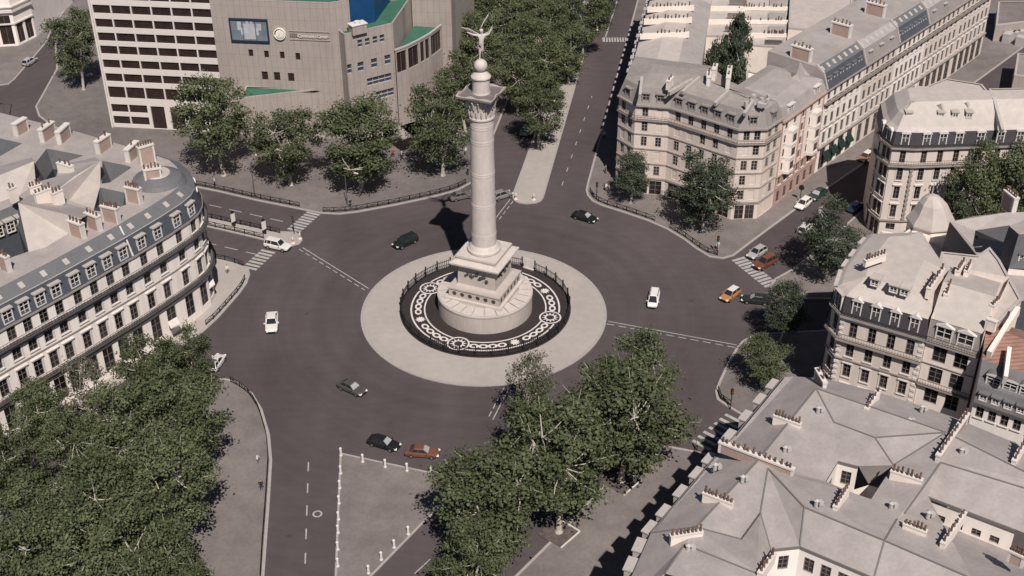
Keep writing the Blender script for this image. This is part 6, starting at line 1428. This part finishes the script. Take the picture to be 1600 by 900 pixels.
def car(label, rear, front, kind, col, cat='car', name='parked_car', roof=None, glass=None, group=None, metal=0.0, hood=None, z=0.008, sc=1.0):
    a, b = XY(G(*rear)), XY(G(*front)); d = (b - a).normalized(); c = (a + b) / 2; K = CARS[kind]; P = car_paint(col, metal)
    t = thing(name, label, cat, (c.x, c.y, z), group, math.atan2(d.y, d.x)); t.scale = (sc,) * 3
    def bd(mb, nm, mm, par=t, smooth=False):
        return mb.build(nm, mm, par, smooth, origin=(0, 0, 0))
    m = MB(); vs = []; ns = 10
    for (x, zl, zh, hw) in K['st']:
        for (k, y, zz) in ((0, -.86, zl), (1, -1.0, zl + .16), (2, -1.0, zh - .2), (3, -.95, zh - .06), (4, -.80, zh), (5, .80, zh), (6, .95, zh - .06), (7, 1.0, zh - .2), (8, 1.0, zl + .16), (9, .86, zl)): vs.append((x, y * hw, zz))
    fs = []
    for i in range(len(K['st']) - 1):
        for j in range(ns): q = (j + 1) % ns; fs.append((i * ns + j, i * ns + q, (i + 1) * ns + q, (i + 1) * ns + j))
    fs.append(tuple(reversed(range(ns)))); fs.append(tuple((len(K['st']) - 1) * ns + j for j in range(ns)))
    m.add(vs, fs, 0)
    # pillars and roof panel belong to the painted body
    r0, r1, r2, r3, zr = K['cab']; W = K['W']; zb = lambda x: max(zh for (xx, zl, zh, hw) in K['st'] if abs(xx - x) < 1.2) - .03
    hb, hr = W * .84, W * .66
    B = [(r0, zb(r0) - .02), (r1, zr), (r2, zr), (r3, zb(r3) - .06)]
    rp = [(r1, -hr, zr), (r2, -hr, zr), (r2, hr, zr), (r1, hr, zr)]
    m.add([(r1 - .04, -hr, zr - .02), (r2 + .04, -hr, zr - .02), (r2 + .04, hr, zr - .02), (r1 - .04, hr, zr - .02), (r1 + .1, -hr * .86, zr + .055), (r2 - .12, -hr * .86, zr + .055), (r2 - .12, hr * .86, zr + .055), (r1 + .1, hr * .86, zr + .055)],
          [(0, 3, 2, 1), (4, 5, 6, 7), (0, 1, 5, 4), (1, 2, 6, 5), (2, 3, 7, 6), (3, 0, 4, 7)], 1)
    xm = (r1 + r2) / 2 - .05
    for s in (-1, 1):
        for (xa, za, xb, zz) in ((r0, B[0][1], r1, zr), (r3, B[3][1], r2, zr), (xm, zb(xm), xm, zr)): m.beam((xa, s * (hb + .005), za), (xb, s * (hr + .005), zz), .09, .08, 0)
        if kind in ('suv', 'van'): xq = (r1 + xm) / 2 - .25; m.beam((xq, s * (hb + .005), zb(xq)), (xq + .1, s * (hr + .005), zr), .1, .08, 0)
    for s in (-1, 1): m.beam((K['st'][0][0] + .03, s * .3, .5), (K['st'][0][0] + .03, s * .62, .5), .1, .14, 2)
    m.box((K['L'] / 2 - .03, 0, .42), (.08, W * 1.1, .16), 0, 2); m.box((-K['L'] / 2 + .03, 0, .42), (.08, W * 1.1, .14), 0, 2)
    mats = [P, roof or P, GRILL]
    body = bd(m, 'body', mats)
    for p in body.data.polygons: p.use_smooth = False
    m = MB(); e = .012
    q = lambda x, y, zz: (x, y, zz)
    g0, g1, g2, g3 = [(B[0][0], B[0][1]), (r1, zr - .03), (r2, zr - .03), (B[3][0], B[3][1])]
    m.add([q(g0[0], -hb, g0[1]), q(g1[0], -hr, g1[1]), q(g2[0], -hr, g2[1]), q(g3[0], -hb, g3[1]), q(g0[0], hb, g0[1]), q(g1[0], hr, g1[1]), q(g2[0], hr, g2[1]), q(g3[0], hb, g3[1])],
          [(0, 1, 2, 3), (7, 6, 5, 4), (4, 5, 1, 0)], 0)
    bd(m, 'windows', CGLASS)
    m = MB(); m.add([q(g2[0], -hr, g2[1]), q(g3[0], -hb, g3[1]), q(g3[0], hb, g3[1]), q(g2[0], hr, g2[1])], [(0, 1, 2, 3)]); bd(m, 'windscreen', glass or CGLASS)
    for x in K['wx']:
        for s in (-1, 1):
            y = s * (W - .08); m = MB(); pr = [(K['wr'] * .55, -.1), (K['wr'] * .96, -.1), (K['wr'], -.06), (K['wr'], .06), (K['wr'] * .96, .1), (K['wr'] * .55, .1)]
            n = 18; vs = []; fs = []
            for (r_, o) in pr:
                for i in range(n): a_ = 2 * math.pi * i / n; vs.append((x + r_ * math.cos(a_), y + o * s, K['wr'] + r_ * math.sin(a_)))
            for k in range(len(pr) - 1):
                for i in range(n): j = (i + 1) % n; fs.append((k * n + i, k * n + j, (k + 1) * n + j, (k + 1) * n + i))
            m.add(vs, fs); wheel = bd(m, 'wheel', TYRE)
            m = MB(); m.poly([(x + K['wr'] * .58 * math.cos(2 * math.pi * i / n), y + s * .085, K['wr'] + K['wr'] * .58 * math.sin(2 * math.pi * i / n)) for i in range(n)][::s if s < 0 else 1]); bd(m, 'rim', RIM, wheel)
    xf = K['st'][-2][0]; xr = K['st'][1][0]; zf = K['st'][-2][2]; zrr = K['st'][1][2]
    for s in (-1, 1):
        m = MB(); m.box((xf - .06, s * W * .66, zf - .06), (.34, .36, .16), -s * .35); bd(m, 'headlight', HEADL)
        m = MB(); m.box((xr - .02, s * W * .74, zrr - .22), (.16, .28, .2), 0); bd(m, 'taillight', TAILL)
        m = MB(); m.box((r3 - .22, s * (W + .08), zb(r3) + .06), (.16, .2, .14), 0); bd(m, 'mirror', P)
    return t
WH, BK, DG, SV = (.62, .58, .55), (.012, .012, .014), (.07, .062, .06), (.30, .29, .285)
car('white estate car leaving the zebra crossing by the traffic island', (420, 385), (449, 391.5), 'suv', WH, name='moving_car')
car('dark green black off road car driving behind the column fence', (648, 376), (619, 389), 'suv', (.012, .017, .015), name='moving_car', glass=CGLASS)
car('silver car crossing under the column shadow by the plaza kerb', (703, 314), (738, 306), 'saloon', (.13, .115, .112), name='moving_car'); car('pale car emerging just right of the column shaft', (772, 313), (797, 305), 'hatch', (.2, .185, .18), name='moving_car')  # both paints darkened to imitate shadow lying on the cars
car('silver car driving up the boulevard left of the median tip', (816, 219), (828, 196), 'saloon', SV, name='moving_car')
car('black saloon crossing in front of the boulevard mouth', (896, 338), (931, 348.5), 'saloon', BK, name='moving_car', glass=SCREEN_)
car('silver hatchback waiting at the right hand zebra crossing', (1196, 391), (1168, 408), 'hatch', (.34, .32, .31), name='moving_car'); car('brick red off road car standing on the right hand zebra crossing', (1212, 407), (1178, 424), 'suv', (.14, .045, .032), name='moving_car')
car('white and orange taxi turning out of the right hand street', (1150, 458), (1131, 472), 'hatch', (.36, .17, .07), cat='taxi', name='taxi', roof=car_paint(WH)); car('black car beside the rounded kerb under the slim tree', (1197, 474), (1165, 471), 'saloon', (.02, .024, .022), name='moving_car', glass=SCREEN_)
car('small white van on the open asphalt right of the pale disc', (1023, 462), (1018.5, 484), 'van', (.68, .64, .61), cat='van', name='small_van', sc=.92)
car('white estate car on the open asphalt left of the pale disc', (426, 491), (424.5, 527), 'saloon', WH, name='moving_car', sc=1.1)
car('dark grey hatchback with bright windscreen below the pale disc', (531, 602), (569, 619), 'saloon', DG, name='moving_car', glass=SCREEN_); car('black saloon ahead of the orange car near the triangular island', (577, 690), (623, 704), 'saloon', BK, name='moving_car', glass=SCREEN_)
car('copper orange saloon following along the triangular island', (634, 709), (686, 713), 'saloon', (.15, .062, .036), name='moving_car', glass=SCREEN_)
car('white car half under the park tree at the pavement bend', (333, 580), (345, 562), 'hatch', WH, name='parked_car'); car('silver car on the side road at the far top left', (38, 106), (56, 94), 'hatch', (.36, .35, .34), name='parked_car')
car('dark green car parked along the right hand street', (1292, 297), (1262, 318), 'saloon', (.02, .04, .03), name='parked_car', glass=SCREEN_); car('white car parked at the kerb just below the green one', (1263, 316), (1246, 330), 'hatch', (.66, .62, .6), name='parked_car')
car('white car with dark windows waiting beside the big street tree', (1247, 372), (1270, 351), 'hatch', (.5, .48, .46), name='parked_car'); car('blue car in deep shade behind the big street tree', (1326, 337), (1345, 318), 'hatch', (.01, .05, .13), name='parked_car')
car('orange car with white roof in the shade by the round corner building', (1363, 242), (1341, 257), 'hatch', (.28, .13, .07), name='parked_car', roof=car_paint(WH)); car('dark car seen through the grove on the park side street', (88, 706), (102, 699), 'hatch', DG, name='parked_car')
car('white delivery van parked on the depot ground at the top right', (1582, 52), (1596, 44), 'van', WH, cat='van', name='delivery_van', sc=1.2)
# ================================================================== street furniture and people
bp_ = MB(); BL = 2.0
for z in (.18, .92): bp_.beam((0, 0, z), (BL, 0, z), .07, .07)
for x in (.04, BL - .04): bp_.beam((x, 0, 0), (x, 0, .98), .08, .08)
bp_.beam((.08, 0, .2), (BL - .08, 0, .9), .05, .05); bp_.beam((.08, 0, .9), (BL - .08, 0, .2), .05, .05)
bar_me = bp_.build('railing', IRON, link=False)
def run(label, px, inset=.7, z=.14, name='kerb_railing', right=False):
    P = [XY(G(*p)) for p in px]; P = offset(P, inset if right else -inset, False)
    t = thing(name, label, 'railing', (P[0].x, P[0].y, z))
    # walk the line at equal steps
    seg = 0; pos = P[0]; cnt = 0
    pts = [P[0]]; rest = BL
    i = 1; cur = P[0]
    while i < len(P):
        d = (P[i] - cur).length
        if d >= rest: cur = cur + (P[i] - cur).normalized() * rest; pts.append(cur); rest = BL
        else: rest -= d; cur = P[i]; i += 1
    for a, b in zip(pts, pts[1:]):
        u = (b - a); inst('railing', bar_me, t, (a.x, a.y, z), math.atan2(u.y, u.x), (u.length / BL * .985, 1, 1))
    return t
run('black crossed railing along the plaza kerb left of the zebra crossing', [(304, 293), (340, 300), (400, 314), (470, 328), (481, 330)]); run('black crossed railing along the curved plaza kerb from the crossing to the column', [(504, 335), (530, 335.5), (560, 332), (620, 321), (680, 308), (715, 298.5), (737, 287)])
run('black crossed railing round the kerb in front of the beige corner building', [(916, 301), (918, 307), (925, 315), (940, 322), (975, 333), (1010, 345), (1032, 354)]); run('black crossed railing from the dark tree to the right hand zebra crossing', [(1042, 359), (1068, 375), (1085, 388), (1108, 402), (1130, 405), (1141, 402)])
run('low black railing on the upper edge of the traffic island', [(440, 364), (380, 351), (315, 337), (290, 333)], .4, .14); run('low black railing on the lower edge of the traffic island', [(305, 351), (380, 368), (421, 378)], .4, .14)
run('black crossed railing behind the terrace pavement at the lower zebra crossing', [(384, 415), (362, 407), (330, 401), (316, 398)], .5); run('thin railing down the right edge of the terrace pavement', [(326, 511), (340, 499), (357, 480), (376, 458), (386, 444), (390, 432)], .5)
run('long thin railing down the right edge of the park pavement', [(414, 905), (417, 850), (422, 780), (425.5, 720), (422, 680), (410, 640), (395, 615), (371, 597), (357, 593), (346, 592)], .5); run('short black railing at the tip of the tree pavement', [(1117, 612), (1120, 625), (1136, 636), (1144, 641)], .45)
# white bollards round the triangular island
bm = MB(); bm.lathe([(.17, 0), (.17, .1), (.13, .14), (.125, .85), (.15, .9), (.13, 1.02), (.05, 1.08)], (0, 0), 12); BOLL = mat('white_bollard', (.60, .57, .55), .6)
bme = bm.build('bollard', BOLL, link=False)
ordn = ['first', 'second', 'third', 'fourth', 'fifth', 'sixth', 'seventh', 'eighth', 'ninth']
def boll(px, lab):
    for i, p in enumerate(px):
        c = G(*p); o = inst('bollard', bme, None, (c.x, c.y, .14), 0, 1.3); tag(o, lab % ordn[i], 'bollard', 'white bollards round the triangular island')
boll([(533, 713), (532.5, 741), (531, 764), (530, 788), (529, 813), (528.5, 834), (528, 860), (528, 886)], '%s white bollard down the straight roadside edge of the triangular island')
boll([(567, 723), (602, 731), (636, 737), (673, 741)], '%s white bollard along the top edge after the island corner'); boll([(576, 897), (596, 876), (616, 857), (638, 836)], '%s white bollard up the slanting edge of the triangular island')
# lamps and posts
def lamp(label, px, h, arms, z=.14, ang=0.0):
    c = G(*px); t = thing('street_lamp', label, 'street lamp', (c.x, c.y, z)); m = MB(); m.tube([(c.x, c.y, z), (c.x, c.y, z + 1), (c.x, c.y, z + h)], [.16, .11, .06], 8); m.build('pole', IRON_G, t)
    for s in arms:
        m = MB(); e = Vector((c.x + s * 2.3 * math.cos(ang), c.y + s * 2.3 * math.sin(ang), z + h + .5)); m.tube([(c.x, c.y, z + h - .1), (c.x + s * .8 * math.cos(ang), c.y + s * .8 * math.sin(ang), z + h + .3), e], [.06, .05, .045], 6); a = m.build('arm', IRON_G, t)
        m = MB(); m.box((e.x, e.y, e.z), (.8, .3, .14), ang); m.build('lamp_head', TRIM_W, a)
    return t
lamp('grey double armed lamp on the boulevard median', (845, 236), 10, (-1, 1)); lamp('dark single lamp post by the plaza kerb left of the crossing', (398.5, 308), 7, (1,), ang=1.2); lamp('dark lamp post on the opera plaza near the right end of the railing', (543, 322), 6.5, (1,), ang=-.4)
lamp('tall pole by the side road at the left edge', (12, 196), 13, (-1,)); 
def sign(label, px, h=2.9, pal=TRIM_W, w=.9, name='info_pillar'):
    c = G(*px); t = thing(name, label, 'sign', (c.x, c.y, .14)); m = MB(); m.box((c.x, c.y, .14 + h / 2), (.34, .5, h), .9); m.build('post', IRON, t); m = MB(); m.box((c.x + .05, c.y - .3, .14 + h * .62), (w, .1, h * .55), .9); m.build('panel', pal, t)
sign('dark bus stop pillar with pale panel, left one on the traffic island', (366, 354)); sign('dark bus stop pillar with pale panel, right one on the traffic island', (414, 366))
c = G(1249.5, 316); t = thing('round_sign', 'dark round street sign on a post at the kerb beside the parked green car', 'sign', (c.x, c.y, .14)); m = MB(); m.tube([(c.x, c.y, .14), (c.x, c.y, 2.6)], .07, 8); m.build('post', IRON, t); m = MB(); m.lathe([(.01, -.05), (.5, -.05), (.5, .05), (.01, .05)], (0, 0), 18); o = m.build('disc', IRON, t, origin=(0, 0, 0)); o.location = (0, 0, 2.85); o.rotation_euler = (R(80), 0, R(-30))
def signal(label, px):
    c = G(*px); t = thing('traffic_light', label, 'traffic light', (c.x, c.y, .14)); m = MB(); m.tube([(c.x, c.y, .14), (c.x, c.y, 3.0)], .07, 8); m.build('post', IRON, t); m = MB(); m.box((c.x, c.y, 3.2), (.32, .3, .95), .3); hd = m.build('lamp_housing', IRON, t)
    for k, cc in enumerate(((.2, .02, .01), (.2, .1, .01), (.01, .12, .04))): m = MB(); m.sphere((c.x + .02, c.y - .17, 3.5 - .3 * k), .1, 8, sc=(1, .4, 1)); m.build('lens', mat('signal_lens_%d' % k, cc, .3), hd)
signal('traffic light on the rounded tip of the traffic island', (460, 367)); signal('traffic light at the top corner of the tree pavement railing', (1141, 640)); signal('traffic light on the kerb beside the right hand zebra crossing', (1120, 398)); signal('traffic light at the kerb by the boulevard mouth', (932, 313)); 
ORA = mat('orange_plastic', (.50, .17, .06), .5)
def barrel(label, px):
    c = G(*px); t = thing('warning_post', label, 'warning post', (c.x, c.y, .14)); m = MB()
    m.lathe([(.36, .14), (.36, .2), (.2, .24), (.18, .6)], c[:2], 14, 0); m.lathe([(.18, .6), (.17, .9)], c[:2], 14, 1); m.lathe([(.17, .9), (.15, 1.3), (.05, 1.35)], c[:2], 14, 0); m.build('cone', [BOLL, ORA], t)
barrel('orange and white warning post on the tip of the traffic island, left of two', (458, 381)); barrel('orange and white warning post on the tip of the traffic island, right of two', (469, 374)); barrel('orange banded white post on the left corner of the median tip', (806, 312)); barrel('orange banded white post on the right corner of the median tip', (834, 313))
# tree pits
def pit(px, lab):
    c = XY(G(*px)); u = (XY(G(906, 825)) - XY(G(877, 850))).normalized(); m = MB(); s = 1.9; n = Vector((-u.y, u.x)); q = [c - u * s - n * s, c + u * s - n * s, c + u * s + n * s, c - u * s + n * s]
    for a, b in zip(q, q[1:2] + q[2:3]): m.beam((*a, .2), (*b, .2), .16, .16, 0)
    m.poly([(*p, .15) for p in ccw(q)], 1); o = m.build('tree_pit', [TRIM_W, mat('soil', (.10, .078, .070), .95, .3, 1.5)]); o['kind'] = 'structure'
pit((873, 834), ''); pit((970, 754), '')
pm2 = MB(); c = G(847, 217); pm2.lathe([(1.3, .142), (1.3, .2), (1.15, .2), (.01, .21)], c[:2], 20, 0); o = pm2.build('planting_bed', mat('moss', (.06, .07, .045), .95, .3, 3)); o['kind'] = 'structure'
# ------------------------------------------------------------------ people
SKIN = mat('skin', (.42, .27, .20), .6); HAIR = mat('dark_hair', (.03, .022, .018), .7)
PJ = {'pel': (0, 0, .95), 'wai': (0, 0, 1.12), 'che': (0, -.01, 1.34), 'nec': (0, 0, 1.5), 'hdb': (0, -.02, 1.56), 'hd': (0, -.03, 1.66), 'top': (0, -.02, 1.75), 'hl': (-.1, 0, .9), 'kl': (-.11, -.06, .5), 'al': (-.11, .02, .09), 'tl': (-.11, -.16, .04), 'hr': (.1, 0, .9), 'kr': (.11, .02, .5), 'ar': (.11, .18, .12), 'tr': (.11, .05, .05),
      'sl': (-.19, 0, 1.42), 'el': (-.27, .05, 1.14), 'wl': (-.27, -.05, .9), 'fl': (-.26, -.1, .78), 'sr': (.19, 0, 1.42), 'er': (.27, -.02, 1.14), 'wr': (.28, -.14, .92), 'fr': (.27, -.19, .8)}
PR = {'pel': .15, 'wai': .13, 'che': .16, 'nec': .06, 'hdb': .075, 'hd': .105, 'top': .06, 'hl': .1, 'kl': .065, 'al': .045, 'tl': .04, 'hr': .1, 'kr': .065, 'ar': .045, 'tr': .04, 'sl': .075, 'el': .05, 'wl': .038, 'fl': .03, 'sr': .075, 'er': .05, 'wr': .038, 'fr': .03}
pk = list(PJ); PE = [('pel', 'wai'), ('wai', 'che'), ('che', 'nec'), ('nec', 'hdb'), ('hdb', 'hd'), ('hd', 'top'), ('pel', 'hl'), ('hl', 'kl'), ('kl', 'al'), ('al', 'tl'), ('pel', 'hr'), ('hr', 'kr'), ('kr', 'ar'), ('ar', 'tr'), ('che', 'sl'), ('sl', 'el'), ('el', 'wl'), ('wl', 'fl'), ('che', 'sr'), ('sr', 'er'), ('er', 'wr'), ('wr', 'fr')]
proto = skin_mesh('person', [PJ[k] for k in pk], [(pk.index(a), pk.index(b)) for a, b in PE], [PR[k] for k in pk], SKIN, levels=1)
PB = proto.data; bpy.data.objects.remove(proto)
PB.materials.append(SKIN); PB.materials.append(SKIN); PB.materials.append(HAIR)
for p in PB.polygons:
    c = p.center
    p.material_index = 3 if (c.z > 1.7 or (c.z > 1.62 and c.y > .02)) else 0 if (c.z > 1.47 or (abs(c.x) > .2 and c.z < 1.0)) else 1 if c.z > .93 else 2
def person(label, px, shirt, trousers, rz):
    c = G(*px); me = PB.copy(); me.materials[1] = mat('cloth_%.2f_%.2f_%.2f' % shirt, shirt, .9); me.materials[2] = mat('cloth_%.2f_%.2f_%.2f' % trousers, trousers, .9)
    o = bpy.data.objects.new('person', me); COL.objects.link(o); o.location = (c.x, c.y, .145); o.rotation_euler = (0, 0, rz); o.scale = (1.05,) * 3; tag(o, label, 'person')
Wc, Bc, Nc, Rc, Gc = (.6, .57, .55), (.02, .02, .022), (.04, .05, .08), (.35, .06, .04), (.2, .18, .17)
person('person in white top and grey trousers walking on the terrace pavement', (356, 429), Wc, Gc, .6); person('person in pale top near the kerb railing on the opera plaza', (336, 291), Wc, Bc, 2); person('person in dark clothes standing by the plaza lamp post', (548, 325), Bc, Nc, 1); person('person in white shirt walking under the trees near the opera entrance', (628, 249), Wc, Nc, 2.5); person('person in red top under the opera plaza trees', (614, 246), Rc, Nc, .4)
person('person in white top walking on the plaza just left of the column', (728, 243), Wc, Gc, 1.2); person('person in dark coat by the railing left of the column', (731, 275), Bc, Bc, 2.2); person('person in pale top on the park pavement near the edge of the trees', (404, 726), Wc, Gc, 1.4); person('person in dark clothes on the park pavement below the pale topped one', (409, 767), Bc, Nc, .3)
person('person in white shirt crossing near the zinc roofed block', (1088, 704), Wc, Bc, 2); person('person in white top by the small dark tree', (947, 300), Wc, Gc, .9); person('person in dark clothes at the foot of the avenue corner', (946, 272), Gc, Bc, 1.9); person('person in pale clothes near the right hand crossing kerb', (1121, 392), Wc, Wc, .5); person('person in white shirt at the edge of the grove shadow', (311, 716), Wc, Nc, 1.0); person('person in red top at the edge of the grove shadow', (281, 796), Rc, Gc, 2.4)

person('person in pale jacket beside the white shirted one at the avenue corner', (951, 303), Gc, Nc, 2.2); person('person in white top on the shaded avenue pavement', (944, 218), Wc, Nc, .2)


# ================================================================== light, camera, world
SUN_EL, SUN_AZ = R(52.0), R(-13.5)   # shadows run away from the camera, a little to the left
w = bpy.data.worlds.new('World'); SC.world = w; w.use_nodes = True
nt = w.node_tree; bg = nt.nodes['Background']; sky = nt.nodes.new('ShaderNodeTexSky'); sky.sky_type = 'NISHITA'; sky.sun_disc = False
sky.sun_elevation = SUN_EL; sky.altitude = 50; sky.air_density = 0.55; sky.dust_density = 0.4; sky.ozone_density = 2.0
shadow = Vector((math.sin(SUN_AZ), math.cos(SUN_AZ), 0)); tosun = -shadow
sky.sun_rotation = math.atan2(tosun.x, tosun.y)
nt.links.new(sky.outputs['Color'], bg.inputs['Color']); bg.inputs['Strength'].default_value = SKY_S
sl = bpy.data.lights.new('sun', 'SUN'); sl.energy = SUN_S; sl.angle = R(.5); sl.color = (1.0, .945, .885)
so = bpy.data.objects.new('sun', sl); COL.objects.link(so)
so.rotation_euler = (-(tosun * math.cos(SUN_EL) + Vector((0, 0, math.sin(SUN_EL))))).to_track_quat('-Z', 'Y').to_euler(); so.location = (0, 0, 200)
cd = bpy.data.cameras.new('camera'); cam = bpy.data.objects.new('camera', cd); COL.objects.link(cam)
cd.sensor_width = 36; cd.lens = FPX * 36 / 1600; cd.clip_end = 5000; cd.clip_start = 1
m = Matrix((( _r.x, _u.x, -_f.x), (_r.y, _u.y, -_f.y), (_r.z, _u.z, -_f.z))).to_4x4(); m.translation = CAM; cam.matrix_world = m
SC.camera = cam
SC.render.engine = 'CYCLES'
vs = SC.view_settings; vs.view_transform = 'Standard'; vs.look = 'None'; vs.gamma = 1; vs.use_curve_mapping = False; vs.exposure = EXPO
SC.cycles.use_denoising = True
SC.cycles.max_bounces = 5; SC.cycles.diffuse_bounces = 3; SC.cycles.transparent_max_bounces = 6
